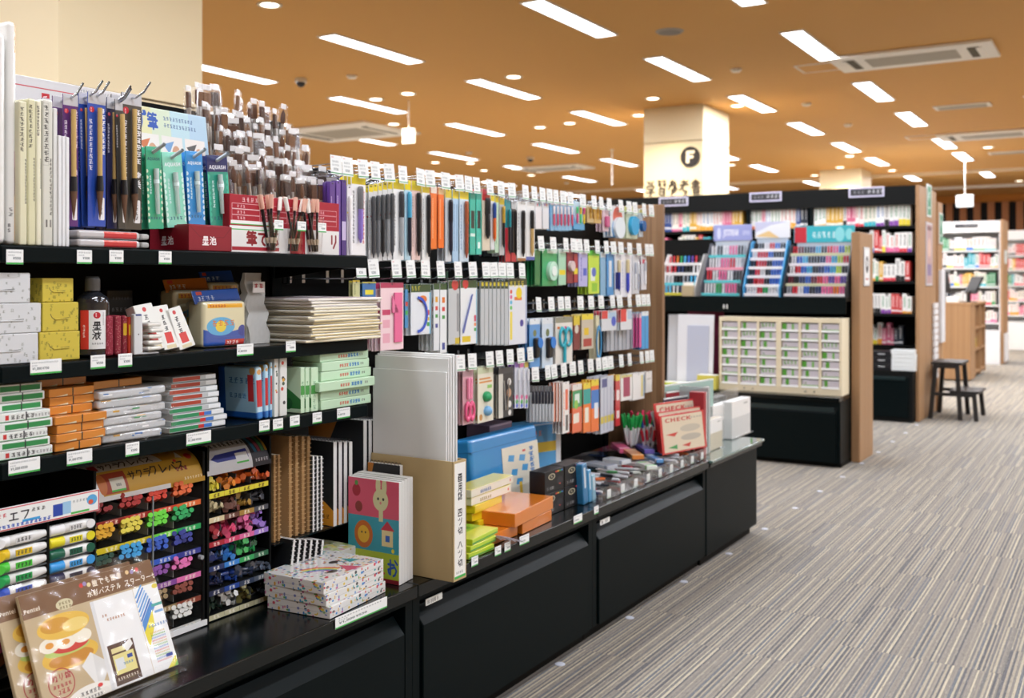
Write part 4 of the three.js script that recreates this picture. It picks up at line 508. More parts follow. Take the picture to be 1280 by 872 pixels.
    const hl = L - 0.085; part('handle', cyl(kind === 2 ? 0.0045 : 0.003, 0.0035, Math.max(0.03, hl), 8), pick(HAN), t); part('ferrule', cyl(kind === 1 ? 0.005 : 0.006, 0.0042, 0.045, 9, Math.max(0.03, hl)), FER, t); part('bristles', [flat, rnd1, wideF][kind], pick(heads), t, 0, Math.max(0.03, hl) + 0.044, 0);
    const s = part('sleeve', kind === 2 ? SLW : SLV, FILM, t); s.scale.y = (L + 0.012) / 0.235; part('sleeve_top', RB(kind === 2 ? 0.03 : 0.019, 0.014, 0.003, 0.001, 0, L + 0.008, 0), SLT, t);
    if (nm === 'front step' && i % 2 === 0) part('red_seal', dotC, M('#c8283a', 0.5), t, 0, L * 0.5, 0.0085);
  }
  // acrylic tumblers of black make-up style brushes
  for (const [u, w, l] of [[341, 0.038, 'clear tumbler of pink ended brushes beside the price strips'], [367, 0.052, 'clear tumbler of pink ended brushes with a white ticket'], [393, 0.05, 'clear tumbler of pink and white ended brushes']]) {
    const x = -1.765, [, , z] = onX(u, 300, x), h = 0.092, t = thing('acrylic_tumbler', l, 'tumbler'); gon(t, x, T0 + 0.001, z);
    part('glass', lathe([[w * 0.5 - 0.006, 0.003], [w * 0.5, h], [w * 0.5 - 0.002, h], [w * 0.5 - 0.008, 0.004]], 20), CLEAR, t); part('base', cyl(w * 0.48, w * 0.48, 0.004, 20), CLEAR, t); part('ticket', pbox(0.03, 0.024, 0.001, { f: TICK[0], s: '#eee' }, 0.0004), matOf(TICK[0]), t, 0, 0.055, w * 0.5 + 0.001);
    for (let i = 0; i < 7; i++) { const b = thing('slim_brush', 'black slim brush with ' + (i % 4 ? 'a pale pink' : 'an ivory') + ' end in the tumbler ' + { 341: 'by the price strips', 367: 'between two tumblers', 393: 'beside the purple pens' }[u], 'brush', 'slim brushes in tumblers'); const a = i / 7 * 6.28; gon(b, x - 0.004 + Math.cos(a) * w * 0.2, T0 + 0.008, z + Math.sin(a) * w * 0.2, 0, Math.sin(a) * 0.02 + rnd(-0.15, 0.15), rnd(-0.28, 0.28)); part('handle', cyl(0.0032, 0.0028, 0.1 + rnd(0.02), 8), M('#16161a', 0.3), b); part('end_cap', cyl(0.0055, 0.0055, 0.034, 10, 0.1), M(i % 4 ? '#e2b09c' : '#eae6e0', 0.4), b); part('tip', cyl(0.0045, 0.001, 0.03, 8, 0.001), M('#c9b8a0', 0.8), b); }
  }
}
// ---------- middle shelf ----------
{
  const m = SH[1] + 0.001, scr = (bg, ink, tab) => (g, p, q) => { fill(g, bg, -2, -2, p + 4, q + 4); for (let k = 0; k < 26; k++) W(g, '~', rnd(p), rnd(q), rnd(9, 18), ink, 0, 1); if (tab) { g.strokeStyle = '#3a3a30'; g.lineWidth = 2.5; g.beginPath(); g.moveTo(p * 0.22, q * 0.4); g.quadraticCurveTo(p * 0.26, q * 0.6, p * 0.4, q * 0.58); g.lineTo(p * 0.72, q * 0.54); g.stroke(); } };
  const paperBox = (u0, u1, y, h, x, d, bg, ink, l, t = 0) => { const o = fbox('paper_carton', l, 'box', u0, u1, 0, y, x, d, (w) => ({ f: art(w, h, scr(bg, ink, 1), 2200), l: art(d, h, scr(bg, ink), 1600), t: bg, s: bg }), { h, t, mat: 'card', body: 'carton' }); part('pull_tab', RB(o.dims[0] * 0.4, 0.002, 0.003, 0.0008, o.dims[0] * 0.02, h * 0.42, d / 2 + 0.0005), M(bg, 0.6), o); };
  const hh = 0.0555, wb = '#d6d8da', wi = '#7b8076', yb = '#cdb944', yi = '#6e6a28';
  [0, 1, 2].forEach((i) => paperBox([-34, -30, -36][i], [48, 51.5, 38][i], m + i * (hh + 0.0005), hh, -1.752, 0.12, wb, wi, ['white script-patterned carton at the bottom of its pile', 'white script-patterned carton in the middle of its pile', 'white script-patterned carton on top of its pile'][i]));
  [0, 1, 2].forEach((i) => paperBox([49.5, 53, 53][i], [100, 98.5, 92][i], m + i * (hh + 0.0005), i === 2 ? 0.046 : hh, [-1.752, -1.754, -1.765][i], 0.12, yb, yi, ['yellow script-patterned carton at the bottom of its pile', 'yellow script-patterned carton in the middle of its pile', 'yellow script-patterned carton on top of its pile'][i]));
  // ink bottle
  const [, , zb] = onX(115.5, 400, -1.79), b = thing('ink_bottle', 'dark plastic bottle of calligraphy ink with red and white label', 'bottle'); gon(b, -1.79, m, zb, -0.55);
  const bw = Math.abs(zX(98, -1.79) - zX(133, -1.79)) / 2, bh = yX(115, 345, -1.79) - m, SM = M('#25272c', 0.12, 0, { clearcoat: 0.6 });
  const bodyG = lathe([[0, 0], [bw * 0.96, 0.001], [bw, 0.006], [bw, bh * 0.66], [bw * 0.93, bh * 0.73], [bw * 0.55, bh * 0.79], [bw * 0.42, bh * 0.81], [bw * 0.42, bh * 0.84], [0, bh * 0.84]], 28); bodyG.scale(1, 1, 0.72); part('body', bodyG, SM, b);
  part('cap', lathe([[bw * 0.46, bh * 0.82], [bw * 0.46, bh * 0.96], [bw * 0.4, bh], [0, bh]], 20), M('#6d6f72', 0.2, 0, { transmission: 0.3 }), b);
  const lc = cell(150, 240, (g) => { fill(g, '#e9eaea', -2, -2, 155, 245); fill(g, '#d8382e', -2, -2, 52, 245); disc(g, '#c8202c', 95, 32, 20); W(g, '~~', 84, 18, 11, '#fff', 1, 1.6); W(g, '墨液', 68, 70, 52, '#161616', 1, 6); W(g, '~~~~', 14, 90, 18, '#fff', 1, 2); W(g, '~~~~~', 66, 200, 12, '#444'); W(g, '~~~~~~~~~', 128, 14, 8, '#666', 1); });
  const lg = new THREE.CylinderGeometry(bw * 1.012, bw * 1.012, bh * 0.48, 20, 1, true, -0.8, 1.6), luv = lg.attributes.uv; for (let i = 0; i < luv.count; i++) luv.setXY(i, lc.u0 + (lc.u1 - lc.u0) * luv.getX(i), lc.v0 + (lc.v1 - lc.v0) * luv.getY(i)); lg.scale(1, 1, 0.73); part('label', tr(lg, 0, bh * 0.34, 0), matOf(lc), b);
  fbox('ink_refill_pack', 'black carded ink pack deep behind the red dotted packets', 'packet', 134, 166, 362, m, -1.95, 0.02, (w, h) => ({ f: art(w, h, (g, p, q) => { fill(g, '#15161c', -2, -2, p + 4, q + 4); W(g, '~~~~~~', p * 0.2, q * 0.12, p * 0.1, '#585c68'); W(g, '~~~~', p * 0.16, q * 0.3, p * 0.14, '#8a8c98'); }), s: '#15161c' }), { body: 'card' });
  [[133, 143], [144.5, 153], [154, 160.5]].forEach(([u0, u1], i) => fbox('cloth_pouch', ['dark red dotted cloth pouch beside the ink bottle', 'red patterned cloth pouch folded on edge', 'red patterned cloth pouch with a yellow tab'][i], 'pouch', u0, u1, 394, m, -1.76, 0.08, (w, h) => ({ f: art(w, h, (g, p, q) => { fill(g, '#8e2436', -2, -2, p + 4, q + 4); for (let k = 0; k < 90; k++) disc(g, i ? '#d8b49a' : '#d88a98', rnd(p), rnd(q), 1.5); if (i === 2) fill(g, '#e0b82a', p * 0.1, q * 0.2, p * 0.7, q * 0.3); }, 2600), s: '#8e2436' }), { r: 0.006, mat: 'matte', body: 'pouch' }));
  fbox('eraser_tray', 'red and orange packet beside the silver tray', 'packet', 161, 166, 396, m, -1.757, 0.07, (w, h) => ({ f: art(w, h, (g, p, q) => { fill(g, '#c8402e', -2, -2, p + 4, q + 4); fill(g, '#e6b424', 0, q * 0.2, p, q * 0.28); }), s: '#c8402e' }), { body: 'packet' });
  const tray = fbox('paperweight_tray', 'silver tray of white wrapped paperweights', 'tray', 167.5, 179, 392, m, -1.745, 0.012, (w, h) => ({ f: art(w, h, (g, p, q) => { fill(g, '#d4d6d8', -2, -2, p + 4, q + 4); fill(g, '#2a3a7c', p * 0.2, 1, p * 0.6, 6); disc(g, '#333', p * 0.5, q * 0.5, 2); }), s: '#c4c6c8' }), { r: 0.003, body: 'front' });
  part('floor', B(0.05, 0.003, 0.1, 0.03, 0.002, -0.05), M('#c9ccce', 0.4), tray);
  for (let i = 0; i < 5; i++) { const o = solo(RB(0.036, 0.0085, 0.11, 0.004), M('#e6e4dd', 0.4, 0, { clearcoat: 0.6 }), 'wrapped_stick', 'white film-wrapped stick lying in the silver tray', 'stick', 'wrapped sticks in the tray'); gon(o, -1.8, m + 0.011 + i * 0.0125, onX(192 + (i % 2) * 2, 400, -1.75)[2], rnd(-0.06, 0.06)); }
  [[189, 213, 0.09], [210, 230, 0.07], [229, 250, 0.14]].forEach(([u0, u1, tl], i) => fbox('pumice_box', ['upright white box with red stamp beside the wrapped sticks', 'upright white box with red stamp in the middle', 'leaning white box with red stamp beside the sponge'][i], 'box', u0 - 4, u1 - 4, 379 + i * 2, m + 0.002, -1.765, 0.028, (w, h) => ({ f: art(w, h, (g, p, q) => { fill(g, '#e6e5df', -2, -2, p + 4, q + 4); disc(g, '#c83a3a', p * 0.5, q * 0.12, p * 0.1); W(g, '~~~~', p * 0.36, q * 0.22, p * 0.26, '#2a2a2a', 1, 3); fill(g, '#d23a34', p * 0.28, q * 0.62, p * 0.44, q * 0.24); fill(g, '#d8cba4', p * 0.2, q * 0.9, p * 0.6, q * 0.08); }, 2200), s: '#e6e5df' }), { rx: -0.3, rz: tl * 1.6, body: 'carton' }));
  for (const [u0, u1, vt, x, c, l] of [[218, 268, 362, -1.88, '#d07a24', 'orange topped sponge pack deep on the shelf'], [262, 300, 352, -1.9, '#1f4a9c', 'blue topped sponge pack standing at the back'], [254, 308, 376, -1.79, '#1d56b4', 'blue topped pack of cream sponges at the shelf front']]) {
    const o = fbox('sponge_pack', l, 'sponge', u0, u1, vt, m, x, 0.055, (w, h) => ({ f: art(w, h, (g, p, q) => { fill(g, '#e4dcb8', -2, -2, p + 4, q + 4); fill(g, c, -2, q * 0.78, p + 4, q * 0.24); poly(g, c, 0, q * 0.78, 0, q * 0.6, p * 0.4, q * 0.72, p, q * 0.6, p, q * 0.78); disc(g, '#58b4e4', p * 0.4, q * 0.55, p * 0.32, q * 0.2); disc(g, '#f2d84a', p * 0.4, q * 0.55, p * 0.12, p * 0.1); W(g, '~~~~', p * 0.2, q * 0.4, p * 0.12, '#e0742a'); fill(g, '#e8a81c', p * 0.1, q * 0.06, p * 0.8, q * 0.09); W(g, '~~~~~~', p * 0.14, q * 0.07, q * 0.07, '#b02020'); fill(g, '#cc2a2a', p * 0.5, q * 0.84, p * 0.46, q * 0.13); W(g, '3~~~', p * 0.54, q * 0.86, q * 0.09, '#fff'); disc(g, '#1c3f9c', p * 0.9, q * 0.66, p * 0.1); }, 2200), s: '#e4dcb8' }), { r: 0.01, mat: 'gloss', body: 'sponge' });
    const [w, h] = o.dims, hc2 = art(w, 0.03, (g, p, q) => { fill(g, c, -2, -2, p + 4, q + 4); W(g, '3~~~', p * 0.1, q * 0.4, q * 0.4, '#e8f0fa'); fill(g, '#d8503a', p * 0.08, q * 0.1, p * 0.12, q * 0.25); });
    part('header_card', pbox(w * 1.08, 0.032, 0.003, { f: hc2, s: c }), matOf(hc2, 'gloss'), o, 0, h - 0.004, 0.004).rotation.set(-0.35, 0, 0.05); part('bag', RB(w * 1.06, h + 0.004, 0.064, 0.012, 0, h / 2 + 0.002, 0), FILM, o);
  }
  const bagT = thing('white_plastic_bag', 'crumpled white bag with red writing beside the paper pile', 'bag'); { const x = -1.84, z0 = zX(302, x), z1 = zX(327, x), w = z0 - z1, h = yX(314, 341, x) - m, g = new THREE.BoxGeometry(w, h, 0.05, 8, 14, 4), p = g.attributes.position; for (let i = 0; i < p.count; i++) { const y = p.getY(i) / h + 0.5, pinch = 1 - 0.45 * Math.max(0, y - 0.5) * (1 + 0.4 * Math.sin(y * 30)); p.setXYZ(i, p.getX(i) * pinch + 0.004 * Math.sin(y * 19), p.getY(i) + h / 2, p.getZ(i) * (1.15 - y) + 0.003 * Math.sin(p.getX(i) * 300 + y * 25)); } g.computeVertexNormals(); gon(bagT, x, m, (z0 + z1) / 2); part('bag', g, MILKY, bagT); W; const rc = cell(60, 60, (gg) => { fill(gg, '#e6e0de', -2, -2, 64, 64); W(gg, '~~', 4, 10, 24, '#b02030', 0, 4); }); part('print', pbox(w * 0.6, w * 0.4, 0.001, { f: rc }, 0.0003), matOf(rc), bagT, 0, h * 0.72, 0.024); }
  // pile of paper in clear envelopes
  { const x = -1.705, z0 = zX(388, x), z1 = zX(474, x), w = z0 - z1, n = 15, h = (yX(430, 372, x) - m) / n;
    for (let i = 0; i < n; i++) { const k = i > 11 ? 0.9 : 1, cream = i < 12, o = fbox('paper_envelope', i === n - 1 ? 'topmost pinkish envelope of paper on the tall paper pile' : cream ? 'cream paper in clear envelope within the paper pile' : 'white paper in clear envelope near the pile top', 'paper', 388 + rnd(-3, 3) + (i % 4), 476 + rnd(-5, 3), 0, m + i * h, x - rnd(0.008), 0.3, (ww) => ({ f: art(ww, 0.008, (g, p, q) => { fill(g, cream ? pick(['#dcc892', '#e0cfa0', '#e6dcc0']) : '#ebe6e4', -2, -2, p + 4, q + 4); fill(g, '#f2ead2', 0, 0, p, q * 0.35); }), l: cream ? '#ddd6c2' : '#ebe6e4', t: i === n - 1 ? '#e2d2d6' : '#e4e2de', s: '#ddd6c2' }), { h: h * 0.95, t: rnd(-0.05, 0.05), r: 0.003, mat: 'card', group: i === n - 1 ? undefined : 'paper envelopes in the pile', body: 'sheets' }); } }
}
// ---------- lower shelf ----------
{
  const l0 = SH[2] + 0.001;
  const pile = (n, fn) => { for (let i = 0; i < n; i++) fn(i); };
  pile(8, (i) => { const g2 = i % 2 === 1 || i > 5, big = i < 5; fbox('clay_box', g2 ? 'green faced clay box in the pile at the shelf end' : 'white clay box with red emblem in the pile at the shelf end', 'box', -22, big ? 66 - (i % 3) * 3 : 56 - (i % 2) * 3, 0, l0 + i * 0.0172, -1.752 - (big ? 0 : 0.012), 0.1, (w) => ({ f: art(w, 0.017, (g, p, q) => { fill(g, '#e2e6e2', -2, -2, p + 4, q + 4); if (g2) { fill(g, '#2f8a4a', p * 0.3, q * 0.25, p * 0.66, q * 0.55); } else { fill(g, '#c83030', p * 0.32, q * 0.25, p * 0.05, q * 0.5); W(g, '~~~~~', p * 0.4, q * 0.25, q * 0.5, '#222'); W(g, '~~~~~~', p * 0.7, q * 0.35, q * 0.35, '#777'); fill(g, '#3a9a4a', 0, q * 0.88, p, q * 0.1); } fill(g, '#2c2c30', p * 0.62, -2, p * 0.008 + 2, q + 4); }), s: '#e2e6e2' }), { h: 0.0166, t: rnd(-0.04, 0.04), group: g2 ? 'green clay boxes' : 'white clay boxes', body: 'carton' }); });
  pile(8, (i) => fbox('watercolour_box', 'orange cardboard watercolour box with a black band in its pile', 'box', [68, 66, 66, 66, 60, 60, 58, 45][i] + 3, [127, 132, 130, 134, 116, 119, 118, 108][i], 0, l0 + i * 0.0172, [-1.752, -1.75, -1.752, -1.748, -1.77, -1.77, -1.77, -1.8][i], 0.09, (w) => ({ f: art(w, 0.017, (g, p, q) => { fill(g, '#d6852f', -2, -2, p + 4, q + 4); poly(g, '#e4d8b8', p * 0.05, q, p * 0.4, q * 0.72, p * 0.4, q); poly(g, '#e4d8b8', p * 0.6, q, p * 0.95, q * 0.75, p * 0.95, q); fill(g, '#222', p * 0.5, -2, 4, q + 4); }), s: '#d6852f' }), { h: 0.0166, t: rnd(-0.05, 0.05), group: 'orange watercolour boxes', mat: 'gloss', body: 'carton' }));
  pile(6, (i) => { const o = fbox('bagged_paint_set', 'white paint set in crinkled clear bag in its pile', 'paint set', 132 - i * 2, 203 + (i % 2) * 5, 0, l0 + i * 0.0178, -1.755, 0.1, (w) => ({ f: art(w, 0.018, (g, p, q) => { fill(g, '#c9cccf', -2, -2, p + 4, q + 4); for (let k = 0; k < 5; k++) fill(g, pick(['#e8eaec', '#2f6ab8', '#d8a030', '#9aa0a4', '#3a9a5a', '#ffffff']), rnd(p), rnd(q * 0.6), rnd(14, 34), rnd(2, 6)); }), s: '#c9cccf' }), { h: 0.0172, t: rnd(-0.09, 0.09), mat: 'gloss', r: 0.005, group: 'bagged paint sets', body: 'paint_box' }); const [w] = o.dims, g = new THREE.PlaneGeometry(w * 1.16, 0.03, 30, 5), p = g.attributes.position; for (let k = 0; k < p.count; k++) p.setZ(k, rnd(-0.004, 0.006)); g.computeVertexNormals(); part('film', tr(g, 0.012, 0.01, 0.054), FILM, o); });
  fbox('watercolour_box', 'single orange box with a black band lying on the bagged sets', 'box', 112, 178, 0, l0 + 6 * 0.0178 + 0.001, -1.79, 0.09, (w) => ({ f: art(w, 0.017, (g, p, q) => { fill(g, '#dd9036', -2, -2, p + 4, q + 4); fill(g, '#222', p * 0.5, -2, 4, q + 4); }), s: '#dd9036' }), { h: 0.0166, t: 0.1, mat: 'gloss', body: 'carton' });
  pile(9, (i) => fbox('coloured_pencil_tin', ['red', 'green'][i < 4 ? 1 : 0] + ' striped flat pencil case in its pile', 'pencil case', 212 + (i % 3) * 2, [282, 284, 280, 276, 273, 274, 272, 271, 270][i], 0, l0 + i * 0.0132, -1.757 - i * 0.002, 0.16, (w) => ({ f: art(w, 0.013, (g, p, q) => { fill(g, '#b9bec0', -2, -2, p + 4, q + 4); fill(g, i < 4 ? '#2c8a58' : '#a8402e', 0, q * 0.2, p * 0.62, q * 0.6); if (i < 3) { fill(g, '#c83030', p * 0.5, q * 0.2, p * 0.1, q * 0.6); fill(g, '#3a74c8', p * 0.6, q * 0.2, p * 0.14, q * 0.6); } fill(g, '#e4e8ea', p * 0.75, q * 0.15, p * 0.25, q * 0.6); }), s: '#b9bec0' }), { h: 0.0126, group: 'flat pencil cases', body: 'case' }));
  [[322, 330, 0.05], [332, 337, 0.02], [338, 341, 0]].forEach(([u0, u1, tl], i) => fbox('clay_pouch', ['blue clay pouch with a red stripe leaning outermost', 'blue clay pouch with a red stripe in the middle', 'blue clay pouch with a red stripe beside the white boxes'][i], 'clay', u0, u1, [458, 455, 452][i], l0, -1.75, 0.13, (w, h, d) => ({ f: art(w, h, (g, p, q) => { fill(g, '#c4e2f2', -2, -2, p + 4, q + 4); fill(g, '#c82c34', p * 0.1, q * 0.25, p * 0.8, q * 0.5); fill(g, '#2f7cc8', 0, q * 0.85, p, q * 0.15); disc(g, '#d8a060', p / 2, q * 0.1, p * 0.3); }, 2200), l: art(d, h, (g, p, q) => { fill(g, '#a4d2ee', -2, -2, p + 4, q + 4); fill(g, '#1f5cb0', 0, q * 0.86, p, q * 0.14); fill(g, '#1f5cb0', 0, 0, p * 0.2, q); W(g, '~~~~~', p * 0.3, q * 0.2, p * 0.12, '#2a6ab0'); W(g, '~~~~', p * 0.3, q * 0.5, p * 0.1, '#2a6ab0'); fill(g, '#c82c34', p * 0.78, q * 0.15, p * 0.14, q * 0.5); disc(g, '#d8a860', p * 0.9, q * 0.08, p * 0.07); }), s: '#bfe0f2' }), { r: 0.006, mat: 'gloss', rz: tl, body: 'pouch' }));
  [[343, 348], [350, 359]].forEach(([u0, u1], i) => fbox('modelling_set', ['narrow white box with printed figures beside the pouches', 'white box with printed figures and a red diagonal'][i], 'box', u0, u1, 447, l0, -1.752, 0.14, (w, h, d) => ({ f: art(w, h, (g, p, q) => { fill(g, '#dfe0dc', -2, -2, p + 4, q + 4); for (let k = 0; k < 7; k++) disc(g, pick(['#4a5a4a', '#d8a040', '#c84a3a', '#6a8ab8', '#444']), p * rnd(0.25, 0.75), q * rnd(0.08, 0.92), p * 0.18); }, 2200), s: '#dfe0dc' }), { body: 'carton' }));
  [[376, 381], [382, 387], [389, 398]].forEach(([u0, u1], i) => fbox('clay_carton', ['upright pale green clay carton with a leafy side', 'upright pale green clay carton between two others', 'upright pale green clay carton beside the flat pile'][i], 'box', u0, u1, 459, l0, -1.748, 0.07, (w, h, d) => ({ f: art(w, h, (g, p, q) => { fill(g, '#c9e4c4', -2, -2, p + 4, q + 4); W(g, '~~~~~', p * 0.2, q * 0.3, p * 0.5, '#4a8a5a', 1, 1.5); fill(g, '#4a9a4a', 0, q * 0.4, p, q * 0.2); }, 2200), l: art(d, h, (g, p, q) => { fill(g, '#c9e4c4', -2, -2, p + 4, q + 4); poly(g, '#2f7a3a', p * 0.3, q * 0.9, p * 0.3, q * 0.45, p * 0.6, q * 0.55, p, q * 0.7, p, q * 0.9); disc(g, '#1f6030', p * 0.4, q * 0.8, p * 0.2); fill(g, '#c84a3a', p * 0.2, q * 0.75, 8, 6); }), s: '#c9e4c4' }), { body: 'carton' }));
  pile(6, (i) => fbox('clay_carton', i === 2 ? 'flat pale green clay carton jutting out of its pile' : 'flat pale green clay carton with blue lettering in its pile', 'box', 401, i === 2 ? 468 : 464 - (i % 3) * 2, 0, l0 + i * 0.0243, i === 2 ? -1.73 : -1.745, 0.1, (w) => ({ f: art(w, 0.024, (g, p, q) => { fill(g, '#c4e2c2', -2, -2, p + 4, q + 4); W(g, '~~~~', p * 0.36, q * 0.35, q * 0.34, '#c85a4a', 0, 2.5); W(g, '~~~~', p * 0.56, q * 0.3, q * 0.4, '#3a78b8', 0, 3); W(g, '~~', p * 0.8, q * 0.36, q * 0.28, '#333'); fill(g, '#d8f0d4', 0, 0, p, 3); }), s: '#c4e2c2' }), { h: 0.0237, t: rnd(-0.03, 0.03), group: i === 2 ? undefined : 'flat green clay cartons', body: 'carton' }));
}

// ---------- deck of the near bay ----------
const D0 = DY + 0.001;
{   // poster marker rack
  const x = -1.762, zL = -1.066, zM = zX(61, x), zR = zX(119, x), t = thing('marker_display', 'black rack of poster markers with a white red-edged sign', 'display'); gon(t, x, D0, 0);
  const X = (z) => -z, w = zL - zR + 0.012, xc = (X(zL) + X(zR)) / 2, H = 0.33;
  part('back', B(w, H, 0.004, xc, H / 2, -0.07), BLKM, t); for (const z of [zL, zM, zR]) part('divider', B(0.004, H, 0.07, X(z), H / 2, -0.036), BLKM, t);
  const sc = cell(520, 110, (g) => { fill(g, '#eef0ee', -2, -2, 525, 115); g.strokeStyle = '#c83a44'; g.lineWidth = 5; g.strokeRect(6, 6, 508, 98); W(g, 'エフ', 90, 26, 44, '#2a2a30', 0, 6); W(g, '~~~', 190, 24, 20, '#333'); fill(g, '#38a0dc', 150, 72, 80, 12); W(g, '~~~~~~~~~~~~~', 20, 80, 18, '#3a58b8', 0, 3); fill(g, '#2848a8', 290, 34, 46, 58); fill(g, '#9cc8e8', 336, 30, 40, 60); W(g, '~~~~~', 384, 30, 14, '#8a9094'); fill(g, '#4ab84a', 376, 88, 90, 10); disc(g, '#58a8dc', 480, 46, 26); disc(g, '#d8583a', 474, 56, 12); W(g, '~~~', 12, 24, 22, '#c8303a'); });
  part('sign', pbox(w, 0.043, 0.004, { f: sc, s: '#e4e4e4' }), matOf(sc), t, xc, 0.325, 0.004);
  for (let r = 0; r < 12; r++) part('tray', merge(B(w, 0.0012, 0.066, xc, 0.2905 - r * 0.0236, -0.037), B(w, 0.004, 0.001, xc, 0.292 - r * 0.0236, -0.004)), M('#8a9094', 0.12, 0, { transmission: 0.7 }), t);
  const cols = [['#e9e9ea', '#e0bd1c', '#4cc43c', '#1fa050', '#2a55c4', '#d8403a', '#e0852a', '#7a4ab0', '#e06aa0', '#8a5a34', '#444a50'], ['#e9e9ea', '#e4d824', '#0f5a44', '#3a9ae0', '#20264c', '#b02a3c', '#e8a83a', '#5a3a90', '#c84a8a', '#6a4a34', '#222428']];
  const nm = [['white', 'yellow', 'light green', 'green', 'blue', 'red', 'orange', 'violet', 'pink', 'brown', 'grey'], ['plain white', 'lemon', 'dark green', 'sky blue', 'navy', 'crimson', 'amber', 'deep violet', 'rose', 'dark brown', 'black']];
  const L = 0.125;
  for (let c = 0; c < 2; c++) for (let r = 0; r < 11; r++) {
    const zc = c ? (zM + zR) / 2 : (zL + zM) / 2, y = D0 + 0.3025 - r * 0.0236, k = (c ? (zM - zR) : (zL - zM)) * 0.96 / L, col = cols[c][r], lb = cell(66, 20, (g) => { fill(g, r ? col : '#dadada', -2, -2, 70, 24); W(g, '~~~~', 4, 3, 13, r === 0 || c + r === 1 ? '#444' : '#1a2a20', 0, 1.6); });
    const m = thing('poster_marker', nm[c][r] + ' poster marker lying in the marker rack', 'marker'); gon(m, x - 0.007, y, zc + L * k / 2, 0); m.scale.set(k, 1.14, 1.14);
    part('barrel', PBAR(L, 0), M('#e2e2e0', 0.25), m); part('cap', PBAR(L, 1), M(col, 0.3), m);
    part('label', pbox(0.036, 0.0105, 0.0012, { f: lb, s: col }, 0.0004), matOf(lb), m, 0.07, -0.005, 0.0088); part('colour_oval', cyl(0.0125, 0.0125, 0.0016, 18).rotateX(HP).scale(1, 0.62, 1), M(col, 0.4), m, c ? 0.112 : 0.016, 0, c ? 0.0075 : 0.0092);
  }
}
function PBAR(L, cap) { const g = cap ? lathe([[0, 0], [0.0072, 0], [0.0094, 0.004], [0.009, L * 0.32], [0, L * 0.32]], 14) : lathe([[0, L * 0.32], [0.0088, L * 0.32], [0.0088, L * 0.8], [0.006, L - 0.002], [0, L]], 14); g.rotateZ(-HP); return g; }
// crayon cases: a curved printed header above six stepped trays
function crayonCase(name, label, u0, u1, x, headArt, H, clear) {
  const z0 = zX(u0, x), z1 = zX(u1, x), w = z0 - z1, t = thing(name, label, 'display'); gon(t, x, D0, (z0 + z1) / 2);
  for (const s of [-1, 1]) part('side_panel', B(0.006, H, 0.15, s * (w / 2 - 0.003), H / 2, -0.075), BLKM, t); part('back', B(w, H, 0.004, 0, H / 2, -0.148), BLKM, t);
  const hg = new THREE.CylinderGeometry(0.075, 0.075, w, 14, 1, true, 0, 1.45); hg.rotateZ(HP); const p = hg.attributes.position, uv = hg.attributes.uv; hg.computeBoundingBox(); const bb = hg.boundingBox;
  for (let i = 0; i < p.count; i++) { const a = uv.getX(i), c = headArt; uv.setXY(i, c.u0 + (c.u1 - c.u0) * (p.getX(i) / w + 0.5), 0); p.setXYZ(i, p.getX(i), Math.sin(a * 1.45) * 0.068, -0.07 + Math.cos(a * 1.45) * 0.07); uv.setY(i, c.v0 + (c.v1 - c.v0) * a); } hg.computeVertexNormals();
  const hm = matOf(headArt, 'card').clone(); hm.side = THREE.DoubleSide; part('curved_header', hg, hm, t, 0, H - 0.066, 0.001);
  return { t, w, z: (z0 + z1) / 2, x };
}
